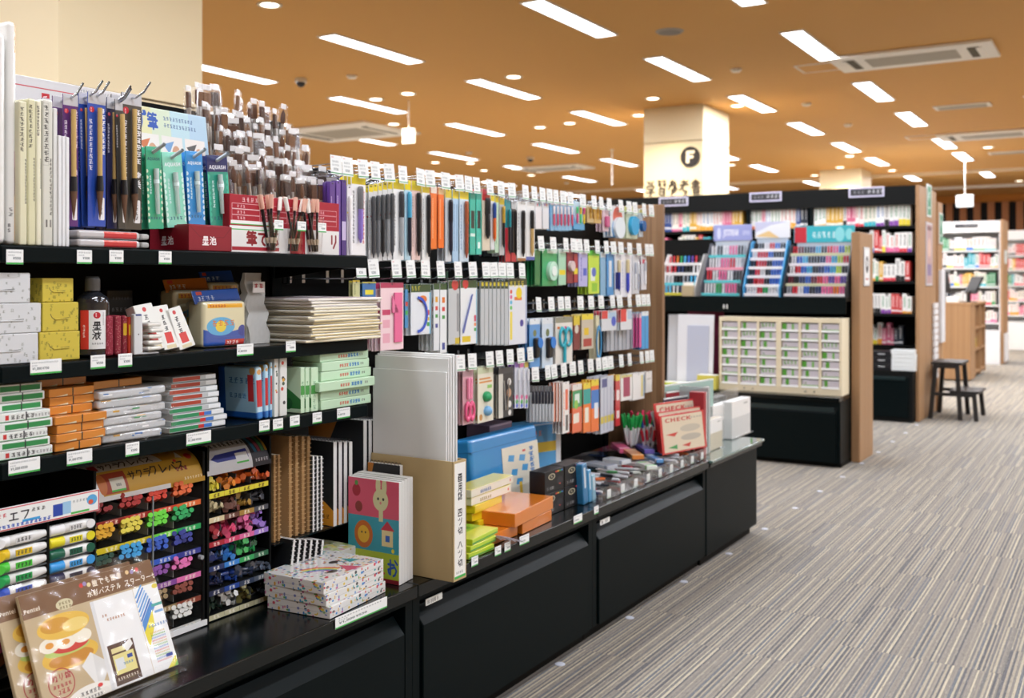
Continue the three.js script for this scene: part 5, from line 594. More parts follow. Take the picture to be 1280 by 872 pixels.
{
  const ha = cell(700, 230, (g) => { fill(g, '#c89a34', -2, -2, 705, 235); fill(g, '#e2e2e4', -2, -2, 480, 80); poly(g, '#c89a34', 470, 80, 450, -2, 705, -2, 705, 80); fill(g, '#b02838', 40, 22, 46, 46); W(g, 'サクラ', 96, 26, 40, '#26222a', 0, 6); W(g, 'クレパス', 220, 22, 46, '#26222a', 0, 6); fill(g, '#e2e2e4', -2, 80, 62, 150); fill(g, '#a8442c', 60, 92, 150, 108); disc(g, '#c8743c', 64, 146, 26, 54); fill(g, '#ded8c8', 110, 124, 84, 60); W(g, '¥80', 140, 152, 18, '#555'); fill(g, '#4ab84a', 110, 184, 84, 10); W(g, 'サクラ', 224, 104, 44, '#241a1c', 0, 6); W(g, 'クレパス', 360, 96, 52, '#241a1c', 0, 7); poly(g, '#f0ece0', 560, 70, 590, 20, 600, 80); disc(g, '#c8342e', 640, 74, 22); W(g, '~~~', 520, 130, 24, '#7a2018', 0, 5); disc(g, '#c8342e', 540, 90, 10); W(g, '~~~~~~~', 560, 190, 16, '#f2e6c8', 0, 2); fill(g, '#e4e4e6', -2, 206, 470, 26); });
  const cs = crayonCase('crayon_display_case', 'black crayon case with a golden curved header', 117, 256, -1.8, ha, 0.395, 1), R = 0.0054, stick = cyl(R, R, 0.05, 10).rotateX(HP), rowsC = [[['dark red', '#8d1f1c'], ['deep red', '#a8241c'], ['vermilion', '#d23a1c'], ['orange', '#e0662a']], [['amber', '#e2ac1c'], ['lemon', '#e2d24a'], ['lime', '#6cd83a'], ['green', '#1fa858']], [['bottle green', '#1c4a38'], ['sky blue', '#3aa4e0'], ['blue', '#2f5cc4'], ['navy', '#2a3490']], [['violet', '#6a4a9a'], ['purple', '#6a3a98'], ['mauve', '#8a4aa0'], ['pink', '#e070b0']], [['umber', '#6a4a2a'], ['ochre', '#a88a4a'], ['tan', '#9a8258'], ['brown', '#8a3f2c']], [['black', '#222'], ['dark grey', '#55585a'], ['grey', '#9a9c9c'], ['white', '#e4e4de']]];
  for (let r = 0; r < 6; r++) {
    const y = 0.288 - r * 0.0545, tl = 0.2, cw = (cs.w - 0.016) / 4;
    part('tray', B(cs.w - 0.013, 0.002, 0.13, 0, y - 0.001, -0.07), BLKM, cs.t); part('rear_sheet', B(cs.w - 0.013, 0.05, 0.002, 0, y + 0.025, -0.11), BLKM, cs.t);
    for (let c = 0; c < 4; c++) {
      const xc = -cs.w / 2 + 0.008 + (c + 0.5) * cw, [nm2, col] = rowsC[r][c], dk = r === 5 ? '#c9c9c4' : r === 1 && c < 2 ? '#d8c41c' : col; if (c) part('partition', B(0.0015, 0.026, 0.06, xc - cw / 2, y + 0.013, -0.045), M('#c4c8ca', 0.15, 0, { transmission: 0.4 }), cs.t);
      const sc = cell(70, 14, (g) => { fill(g, dk, -2, -2, 74, 18); W(g, '~~~', 22, 2, 10, '#f2ecd8', 0, 1.4); }); part('name_strip', pbox(cw - 0.0005, 0.012, 0.001, { f: sc, s: dk }, 0.0003), matOf(sc), cs.t, xc, y - 0.012, -0.004);
      const sp = 2 * R * 1.17, per = Math.floor((cw - 0.008) / sp), n = Math.floor(rnd(6, 15)); if (r < 5 || c) for (let i = 0; i < n; i++) { const k = i % per, lay = Math.floor(i / per); if (lay > 2) break; const o = solo(stick, M(col, 0.55), 'crayon', nm2 + ' crayon in the golden headed case', 'crayon', nm2 + ' crayons'); gon(o, cs.x - 0.038 + rnd(-0.004, 0.004), D0 + y + R + 0.006 + lay * R * 1.85, cs.z - (xc - cw / 2 + 0.002 + R + 0.006 + (k + (lay % 2) * 0.35) * sp), -0.5 + rnd(-0.03, 0.03), -0.32); }
    }
  }
  part('acrylic_cover', RB(cs.w - 0.02, 0.31, 0.002, 0.0008, 0, 0.165, 0.003), M('#ffffff', 0.05, 0, { transmission: 1, thickness: 0, ior: 1.3, specularIntensity: 0.3 }), cs.t); part('cover_edge', B(0.003, 0.31, 0.003, -0.002, 0.165, 0.004), M('#aab2b6', 0.1, 0, { transmission: 0.5 }), cs.t); part('cover_knob', cyl(0.005, 0.005, 0.01, 14).rotateX(HP), M('#9aa0a4', 0.3), cs.t, cs.w / 2 - 0.02, 0.16, 0.005); part('price_rail', B(cs.w, 0.012, 0.004, 0, 0.008, 0.006), WHITE, cs.t);
  const hb = cell(460, 200, (g) => { fill(g, '#d2d4da', -2, -2, 465, 205); fill(g, '#2a2a34', 320, -2, 145, 205); ['#2f6a8a', '#8a3a4a', '#3a7a4a', '#a8842a'].forEach((c, i) => poly(g, c, 330 + i * 34, 0, 350 + i * 34, 0, 370 + i * 26, 130, 350 + i * 26, 130)); fill(g, '#b02838', 30, 40, 36, 36); W(g, '~~~~~~~~', 74, 40, 28, '#222', 0, 4); W(g, '~~~~~', 180, 10, 26, '#222', 0, 4); poly(g, '#2a3488', 40, 128, 80, 108, 300, 100, 300, 146, 80, 146); fill(g, '#dfe2e4', 210, 116, 86, 46); fill(g, '#4ab84a', 210, 160, 86, 8); W(g, '~~~~~', 340, 160, 18, '#d8d8e0'); });
  const ws = crayonCase('wrapped_crayon_display', 'black case of film-wrapped crayons with a silver curved header', 259, 339, -1.8, hb, 0.402), cw = (ws.w - 0.014) / 4;
  const wrap = merge(cyl(0.0055, 0.0055, 0.032, 7, -0.016), tr(new THREE.ConeGeometry(0.008, 0.014, 5), 0, -0.021, 0), tr(new THREE.ConeGeometry(0.008, 0.014, 5).rotateX(Math.PI), 0, 0.021, 0));
  const wr = [[['pale yellow', '#e6d84a', 'yellow', '#e0c028'], ['orange', '#e48a34'], ['deep orange', '#dd6a2c'], ['rust', '#cf5a2c']], [['cream', '#d8c8a0'], ['brown', '#6a4238'], ['ochre', '#a8823c'], ['dark grey', '#4a4c54']], [['red', '#a82030'], ['rose', '#d0406a'], ['pink', '#dd6aa0'], ['lilac', '#9a78cc']], [['navy', '#28386a'], ['sky blue', '#3a84d4'], ['emerald', '#35a85c'], ['green', '#2f6a4a']], [['indigo', '#2a3050'], ['royal blue', '#2a4a9a'], ['slate', '#39445c'], ['steel', '#5a6474']], [['dark green', '#2a3a30'], ['white', '#dcdcd8'], ['olive', '#7a7444'], ['black', '#2c2e32']]];
  for (let r = 0; r < 6; r++) { const y = 0.294 - r * 0.056; part('tray', B(ws.w - 0.013, 0.002, 0.13, 0, y, -0.07), BLKM, ws.t);
    for (let c = 0; c < 4; c++) { const xc = -ws.w / 2 + 0.007 + (c + 0.5) * cw, [nm2, col] = wr[r][c], sc = cell(50, 14, (g) => { fill(g, r === 5 ? '#c8c4a0' : r === 0 ? '#d8cc3a' : col, -2, -2, 54, 18); W(g, '~~', 14, 2, 10, r ? '#f0ece0' : '#5a4a10', 0, 1.4); }); part('name_strip', pbox(cw - 0.0005, 0.012, 0.001, { f: sc, s: col }, 0.0003), matOf(sc), ws.t, xc, y - 0.012, -0.003); if (c) part('partition', B(0.0015, 0.03, 0.05, xc - cw / 2, y + 0.016, -0.04), M('#8a9094', 0.15, 0, { transmission: 0.5 }), ws.t);
      for (let i = 0; i < 12; i++) { const o = solo(wrap, M(col, 0.22, 0, { clearcoat: 1, clearcoatRoughness: 0.1 }), 'wrapped_crayon', nm2 + ' film-wrapped crayon heaped in the silver headed case', 'crayon', nm2 + ' wrapped crayons'); gon(o, ws.x - 0.045 + rnd(-0.025, 0.022), D0 + y + 0.008 + (i > 5 ? 0.012 : 0) + (i > 8 ? 0.01 : 0) + rnd(0.003), ws.z - (xc + rnd(-cw * 0.3, cw * 0.3)), rnd(-1.2, 1.2), 1.4 + rnd(-0.35, 0.35), rnd(-0.4, 0.4)); o.scale.setScalar(1.05); } } }
}
// watercolour pastel sets in a clear stand
{
  const pc = cell(760, 560, (g, w, h) => {
    fill(g, '#c3ae8a', -2, -2, w + 4, h + 4); fill(g, '#7a5636', -2, -2, w + 4, 118);
    W(g, '誰でも簡単', 390, 22, 32, '#f4ead8', 0, 4); W(g, '水彩パステル スターターセット', 350, 70, 30, '#f6eede', 0, 4); W(g, 'Pentel', 10, 66, 26, '#efe4d0'); for (const [x, y, c] of [[330, 34, '#d83a34'], [350, 30, '#9a8ab8'], [372, 40, '#e8d8a0'], [600, 34, '#e8c890'], [628, 38, '#9a8ab8'], [660, 34, '#d83a34']]) disc(g, c, x, y, 11); disc(g, '#d8cfa8', 220, 96, 46, 26); W(g, '~~~~', 190, 82, 15, '#6a5a3a'); W(g, '~~~~', 190, 102, 15, '#6a5a3a');
    for (const [x, y, rx, ry, c] of [[190, 330, 150, 60, '#e2b848'], [190, 345, 120, 34, '#c98a2a'], [180, 300, 120, 26, '#b8cc6a'], [200, 285, 100, 32, '#cc3a30'], [95, 262, 52, 34, '#f0ead8'], [180, 268, 52, 30, '#f2ecdc'], [270, 262, 52, 32, '#f0ead8'], [95, 262, 22, 14, '#e09a3a'], [180, 266, 22, 13, '#e09a3a'], [190, 190, 140, 58, '#e6bc4a'], [150, 180, 80, 34, '#d29a30'], [250, 200, 70, 30, '#edd27a']]) disc(g, c, x, y, rx, ry);
    g.strokeStyle = '#a83038'; g.lineWidth = 5; g.beginPath(); g.ellipse(110, 440, 66, 66, 0, 0, 7); g.stroke(); W(g, 'ぬり絵', 66, 396, 30, '#a83038', 0, 4); W(g, '~~~~~', 62, 440, 18, '#a83038', 0, 2.5); W(g, '2~~', 84, 464, 24, '#a83038', 0, 3);
    poly(g, '#e8e8e6', 230, 400, 290, 350, 370, 420, 290, 520); poly(g, '#dcdcda', 300, 360, 380, 430, 300, 530, 290, 520); disc(g, '#efece4', 250, 560, 150, 70); W(g, '~~~~~', 190, 512, 20, '#444', 0, 2.4); W(g, '~~~~~~~~', 170, 540, 15, '#555', 0, 1.8); disc(g, '#d83a3a', 300, 510, 14, 9);
    fill(g, '#dedfe0', 352, 124, 250, 440); fill(g, '#eeefef', 372, 124, 232, 440); W(g, '~~', 398, 200, 14, '#b07a5a', 0, 2); W(g, '~~~~~~~', 420, 224, 14, '#b07a5a', 0, 2);
    fill(g, '#4a2c1c', 384, 352, 150, 196); fill(g, '#e4d89a', 400, 372, 84, 24); poly(g, '#f0efec', 470, 370, 520, 350, 528, 380, 484, 410); fill(g, '#e6dc92', 400, 404, 122, 96); fill(g, '#dfe4e6', 408, 424, 50, 56); fill(g, '#2a4a9c', 480, 420, 30, 18); W(g, '~~~~', 450, 450, 13, '#5a8ab8', 0, 2); W(g, '~~~~~~~~', 396, 512, 14, '#f0e6d0', 0, 2);
    fill(g, '#f0f2f2', 606, 124, 160, 440); for (let i = 0; i < 7; i++) { g.strokeStyle = ['#6aa4dc', '#4a84cc', '#9cc4ea', '#5a94d4', '#7ab0e2', '#3a74c0', '#a4cdf0'][i]; g.lineWidth = 9; g.beginPath(); g.moveTo(612, 170 + i * 24); g.lineTo(660 + i * 6, 118 + i * 16); g.stroke(); } poly(g, '#4a8ad0', 612, 300, 690, 210, 710, 240, 612, 350); poly(g, '#e8d83a', 612, 350, 690, 250, 680, 330, 620, 430); fill(g, '#4aa8a0', 690, 226, 66, 14); fill(g, '#7aa8d8', 700, 262, 52, 12); W(g, '~~~~~~~~', 640, 322, 16, '#4a7ab8', 0, 2); for (let i = 0; i < 12; i++) W(g, '~~~~~~~~~', 640, 360 + i * 13, 9, ['#c8a04a', '#5aa04a', '#4a7ac8', '#d06a6a'][i % 4], 0, 1.2); fill(g, '#2f4a9c', 700, 486, 40, 16); poly(g, '#e2d83a', 690, 560, 760, 500, 760, 560); poly(g, '#7ac04a', 730, 560, 760, 530, 760, 560); disc(g, '#e4d24a', 740, 140, 18, 12);
  });
  const br = onY(224, 835, D0), tp = onZ(188, 703, br[2]), zl = zX(22, tp[0]), w = zl - br[2], lean = Math.atan2(tp[0] - br[0], tp[1] - D0), h = Math.hypot(tp[0] - br[0], tp[1] - D0);
  const geo = pbox(w, h, 0.01, { f: pc, s: '#c9b48e' }, 0.002), mt = matOf(pc, 'card');
  const wav = new THREE.PlaneGeometry(w * 1.02, h * 1.07, 40, 30), wp = wav.attributes.position; for (let i = 0; i < wp.count; i++) { const a = wp.getX(i), b = wp.getY(i); wp.setZ(i, 0.0022 + 0.0016 * Math.sin(a * 38 + b * 26) * Math.sin(b * 60 + a * 14) + 0.0009 * Math.sin(a * 70 - b * 45)); } wav.computeVertexNormals();
  for (let k = 0; k < 2; k++) { const t = thing('pastel_set', k ? 'second pastel starter set tucked behind the first' : 'pastel starter set with a painted sandwich in film', 'pastel set'); gon(t, br[0] - 0.005 - k * 0.024, D0 + 0.006, (zl + br[2]) / 2 + k * 0.032, 0, lean); part('card', geo, mt, t); part('film', wav, FILM, t, 0, h * 0.53, 0.006); }
  const st = thing('acrylic_stand', 'low clear stand holding the pastel sets', 'stand'); gon(st, br[0] + 0.012, D0, (zl + br[2]) / 2); part('lip', B(w, 0.03, 0.003, 0.004, 0.016, 0.008), CLEAR, st); part('foot', B(w, 0.003, 0.1, 0.004, 0.002, -0.042), CLEAR, st);
}
// low riser with spiral notebooks, books below it
function spiral(name, label, group, u, thick, vt, y0, x, d, cover, page, edge) {   // a pad standing on edge: spiral at the front, cover towards the near end
  const [, , z] = onX(u, 0, x), h = yX(u, vt, x) - y0, t = thing(name, label, 'notebook', group); gon(t, x - d / 2, y0, z); const g = pbox(thick, h, d, { f: edge || '#dcdcd8', l: cover(d, h), s: page }, 0.001); part('pad', g, matOf(g.art), t);
  const n = Math.floor(h / 0.011); if (name === 'sketch_pad') part('wire_binding', merge(...Array.from({ length: Math.floor(d / 0.012) }, (_, i) => tr(new THREE.TorusGeometry(thick * 0.42, 0.001, 4, 8), 0, h, -d / 2 + 0.008 + i * 0.012))), M('#2a2a2e', 0.4, 0.4), t); else part('wire_binding', merge(...Array.from({ length: n }, (_, i) => tr(new THREE.TorusGeometry(thick * 0.5 + 0.001, 0.0008, 4, 8).rotateX(HP), 0, 0.008 + i * 0.011, d / 2))), M(name === 'kraft_notebook' ? '#c9a878' : '#d8d8d8', 0.4, 0.4), t); return t;
}
{
  const ry = 0.604, rz0 = zX(343, -1.79), rz1 = zX(474, -1.79), rs = thing('riser_shelf', 'low dark riser carrying the spiral notebooks', 'shelf'); gon(rs, -1.93, D0, (rz0 + rz1) / 2);
  part('top', B(rz0 - rz1, 0.004, 0.28, 0, ry - D0 - 0.003, 0), M('#1a2022', 0.15, 0, { transmission: 0.3 }), rs); for (const s of [-1, 1]) part('leg_panel', B(0.004, ry - D0 - 0.006, 0.26, s * (rz0 - rz1) / 2 * 0.98, (ry - D0 - 0.006) / 2, -0.01), BLKM, rs);
  const kraft = (d, h) => art(d, h, (g, p, q) => { fill(g, '#a8845a', -2, -2, p + 4, q + 4); fill(g, '#8a6a48', p * 0.3, q * 0.8, p * 0.4, q * 0.12); }), kc = kraft(0.17, 0.25);
  for (const [u, vt] of [[343.5, 553], [349, 553]]) spiral('kraft_notebook', 'narrow kraft spiral notebook beside the crayon case', 'narrow kraft notebooks', u, 0.007, vt + 15, ry, -1.8, 0.12, () => kc, '#e0d4bc', '#a07a4e');
  for (const u of [363, 371, 379, 386]) spiral('kraft_notebook', 'tall kraft spiral sketchbook with magenta mark', 'tall kraft sketchbooks', u, 0.01, 545, ry, -1.8, 0.18, () => kc, '#dccfb4', '#b08a5c');
  for (const u of [392, 397, 402]) spiral('ring_notebook', 'small white ring notebook between kraft and black pads', 'small ring notebooks', u, 0.007, 570, ry, -1.79, 0.13, (d, h) => art(d, h, (g, p, q) => fill(g, '#2a2c2e', -2, -2, p + 4, q + 4)), '#e2e2de', '#e6e6e2');
  const bo = (d, h) => art(d, h, (g, p, q) => { fill(g, '#14161a', -2, -2, p + 4, q + 4); poly(g, '#dc962a', p * 0.55, q + 2, p * 0.55, q * 0.58, p + 2, q * 0.82, p + 2, q + 2); poly(g, '#b8742a', -2, -2, p * 0.55, -2, p * 0.35, q * 0.3, -2, q * 0.5); W(g, '~~', p * 0.75, q * 0.86, p * 0.08, '#5a3a10', 0, 2); });
  const b1 = bo(0.17, 0.25), b2 = bo(0.2, 0.29);
  for (const u of [419, 425.5, 432, 438.5]) spiral('sketch_pad', 'black and orange sketch pad of the smaller size', 'smaller black and orange pads', u, 0.0135, 552, ry, -1.785, 0.17, () => b1, '#e6e6e4', '#e2e2e0');
  for (const u of [456.5, 463, 469.5, 476]) spiral('sketch_pad', 'black and orange sketch pad of the larger size', 'larger black and orange pads', u, 0.0145, 525, ry, -1.782, 0.2, () => b2, '#e8e8e6', '#e4e4e2');
  const sb = bo(0.1, 0.12); for (let i = 0; i < 6; i++) { const o = spiral('pocket_sketch_pad', 'pocket black and orange pad leaning under the riser', 'pocket pads under the riser', 360 + i * 7.5, 0.008, 676, D0 + 0.002, -1.76, 0.13, () => sb, '#e4e4e2', '#e2e2e0'); o.rotation.z = -0.16; }
}
{   // children's drawing books and the box of drawing paper
  const kid = cell(420, 560, (g, w, h) => { fill(g, '#d85a74', -2, -2, w + 4, 210); fill(g, '#3aa0b4', -2, 208, w + 4, 190); fill(g, '#b4c83a', -2, 396, w + 4, 170); disc(g, '#d8d8a8', 270, 110, 62, 60); disc(g, '#d8d8a8', 250, 30, 20, 46); disc(g, '#d8d8a8', 300, 34, 20, 50); disc(g, '#222', 250, 104, 8); disc(g, '#222', 292, 104, 8); disc(g, '#d88', 270, 126, 8); fill(g, '#d8d8a8', 256, 168, 34, 60); disc(g, '#a82838', 70, 70, 34); disc(g, '#5a9a4a', 70, 30, 14); disc(g, '#8a3a34', 90, 160, 30); disc(g, '#c86a2a', 130, 310, 76); disc(g, '#e8b83a', 130, 310, 48); disc(g, '#333', 116, 300, 6); disc(g, '#333', 146, 300, 6); fill(g, '#e8d8a0', 280, 270, 90, 90); poly(g, '#c83a4a', 270, 272, 325, 220, 384, 272); fill(g, '#3a6ac8', 310, 300, 34, 34); disc(g, '#e8d83a', 370, 380, 12); W(g, 'お', 320, 424, 90, '#2a5ab8', 0, 13); W(g, 'え', 220, 430, 84, '#c83a4a', 0, 12); W(g, 'か', 110, 430, 84, '#2a8a5a', 0, 12); W(g, 'き', 20, 430, 80, '#c8742a', 0, 12); fill(g, '#a82838', -2, 536, w + 4, 30); });
  const D = 0.17; for (let i = 0; i < 5; i++) { const u = 503 + i * 5.6, x = -1.605 - i * 0.002, [, , z] = onX(u, 0, x), h = yX(503, 602, x) - D0, t = thing('drawing_book', i ? 'white-edged drawing book in the row behind the animal cover' : 'drawing book with rabbit and lion on its cover', 'book', i ? 'drawing books behind the first' : undefined); gon(t, x - D / 2, D0, -2.07 - i * 0.0144); const g = pbox(0.0118, h + (i > 2 ? 0.006 : i * 0.002), D, i ? { b: kid, l: '#c9c9c6', f: '#e2e2e0', s: '#e0e0dc' } : { l: kid, f: '#e2e2e0', s: '#e0e0dc' }, 0.001); part('book_block', g, matOf(kid), t); part('spine_fold', RB(0.0121, 0.012, D * 0.99, 0.002, 0, 0.006, 0), M('#8d1f2c', 0.5), t); }
  const bo = cell(220, 300, (g, p, q) => { fill(g, '#15171a', -2, -2, p + 4, q + 4); poly(g, '#b8742a', -2, -2, p * 0.2, -2, -2, q * 0.3); }); spiral('sketch_pad', 'wide black sketch pad rising behind the drawing books', undefined, 527, 0.013, 575, D0, -1.66, 0.11, () => bo, '#e6e6e4', '#e2e2e0').position.z = -2.145;
  // carton
  const x = -1.5, z0 = zX(567, x), z1 = zX(583, x), w = z0 - z1, h = yX(568, 577, x) - D0, d = 0.275, t = thing('paper_carton', 'tan carton with a vertical label holding large drawing paper', 'box'); gon(t, x - d / 2, D0, (z0 + z1) / 2);
  const tan = M('#b39c70', 0.7), lc = art(w, h, (g, p, q) => { fill(g, '#b7a074', -2, -2, p + 4, q + 4); fill(g, '#ecebe6', p * 0.08, q * 0.02, p * 0.84, q * 0.95); W(g, '画用紙', p * 0.32, q * 0.11, p * 0.36, '#1c1c20', 1, p * 0.045); W(g, '四ツ切', p * 0.32, q * 0.4, p * 0.36, '#1c1c20', 1, p * 0.045); W(g, '八ツ切', p * 0.32, q * 0.67, p * 0.36, '#1c1c20', 1, p * 0.045); W(g, '~~~~', p * 0.2, q * 0.92, p * 0.12, '#777'); fill(g, '#3fae4c', p * 0.08, q * 0.96, p * 0.84, q * 0.02); }, 2600);
  part('front_panel', pbox(w, h, 0.004, { f: lc, s: '#a8926a' }, 0.001), matOf(lc, 'matte'), t, 0, 0, d / 2 - 0.002); for (const s of [-1, 1]) part('side_panel', RB(0.003, h, d - 0.005, 0.001, s * (w / 2 - 0.0016), h / 2, -0.002), tan, t); part('bottom', B(w - 0.006, 0.003, d - 0.006, 0, 0.002, 0), tan, t); part('back_panel', B(w - 0.006, h, 0.003, 0, h / 2, -d / 2 + 0.002), tan, t);
  // sheets standing in it
  const sh2 = [[0.9, 0.54, 0.006, 0.005], [0.7, 0.575, 0.006, 0.012], [0.5, 0.58, 0.006, 0.022], [0.2, 0.585, 0.005, 0.03], [-0.1, 0.58, 0.006, 0.014], [-0.35, 0.585, 0.006, 0.006], [-0.6, 0.582, 0.006, 0.02]];
  const hp = yX(540, 446, -1.51) - D0; sh2.forEach(([k, hy, th, off], i) => { const c = cell(90, 140, (g, p, q) => { fill(g, '#d6d6d4', -2, -2, p + 4, q + 4); if (i === 1) poly(g, '#2a4ab0', p * 0.9, q * 0.6, p, q * 0.6, p, q, p * 0.8, q, p * 0.8, q * 0.9); }); const o = thing('drawing_paper_pad', i === 1 ? 'white drawing paper pad with a blue corner label' : 'plain white drawing paper pad standing in the tan carton', 'paper', i === 1 ? undefined : 'white pads in the tan carton'); gon(o, x - d / 2 - 0.006 + (off - 0.03) * 0.3, D0 + 0.004, (z0 + z1) / 2 - (i - 3) * 0.0067); const L = d - 0.03; const g = pbox(th, hp * (hy / 0.585) - 0.005, L, { l: c, f: '#e2e2e2', s: '#dcdcda' }, 0.001); part('pad', g, matOf(c, 'matte'), o); if (i === 1) part('label', RB(0.0012, 0.11, 0.014, 0.0004, -th / 2 - 0.0008, hp * 0.5, L / 2 - 0.01), M('#2440a8', 0.4), o); });
}
{   // patterned boxes on the deck corner
  const A = onY(339, 758, D0), C = onY(408, 776, D0), R = onY(478, 741, D0), d = Math.hypot(A[0] - C[0], A[2] - C[2]), w = Math.hypot(R[0] - C[0], R[2] - C[2]), an = Math.atan2(C[0] - R[0], C[2] - R[2]);
  const pat = (g, p, q) => { fill(g, '#e6e6e4', -2, -2, p + 4, q + 4); for (let i = 0; i < p * q / 330; i++) disc(g, pick(['#d8485a', '#3aa0a8', '#e0a83a', '#5a6ab8', '#6aa848', '#c86aa0', '#444', '#3a8ad0', '#e8c84a']), rnd(p), rnd(q), rnd(2, 8), rnd(2, 7)); };
  const ft = cell(330, 260, (g, p, q) => { pat(g, p, q); for (let i = 0; i < 6; i++) { g.strokeStyle = ['#d84a4a', '#e8943a', '#e8d84a', '#5ab85a', '#4a8ad8', '#8a5ab8'][i]; g.lineWidth = 7; g.beginPath(); g.arc(40, 220, 130 - i * 8, -1.3, -0.2); g.stroke(); } W(g, '~~~~', 150, 30, 22, '#555', 0, 3); disc(g, '#2a2a2e', 210, 130, 20, 14); disc(g, '#2a2a2e', 120, 200, 20, 14); poly(g, '#d84a6a', 150, 240, 190, 170, 220, 250); poly(g, '#3aa0a0', 240, 180, 260, 120, 290, 190); });
  const f1 = cell(330, 44, pat), f2 = cell(260, 44, pat);
  for (let i = 0; i < 3; i++) { const t = thing('patterned_gift_box', ['white box with colourful animal pattern lowest on the deck corner', 'white box with colourful animal pattern in the middle', 'white box with rainbow and animal pattern on top'][i], 'box'); const hh = 0.0285; gon(t, (A[0] + R[0]) / 2 - (i === 1 ? 0.006 : i * 0.003), D0 + i * hh, (A[2] + R[2]) / 2 + 0.002 * i, an + [0, -0.02, -0.05][i]); const g = pbox(w, hh * 0.97, d, { f: f1, l: f2, t: ft, s: '#dcdcda' }, 0.0012); part('box', g, matOf(ft, 'gloss'), t); part('lid_seam', B(w + 0.0006, 0.0008, d + 0.0006, 0, hh * 0.45, 0), M('#c4c4c2', 0.5), t); }
  const t = fbox('paper_block', 'low white block with floral top under the riser', 'box', 405, 447, 688, D0, -1.75, 0.12, (w2, h2, d2) => ({ f: art(w2, h2, pat), l: '#d8d8d0', t: cell(120, 80, (g, p, q) => { fill(g, '#cfd4a8', -2, -2, p + 4, q + 4); for (let k = 0; k < 30; k++) disc(g, pick(['#8ab04a', '#e0d06a', '#c8a0b0', '#eee']), rnd(p), rnd(q), 6); }), s: '#e0e0da' }), { body: 'block' });
}

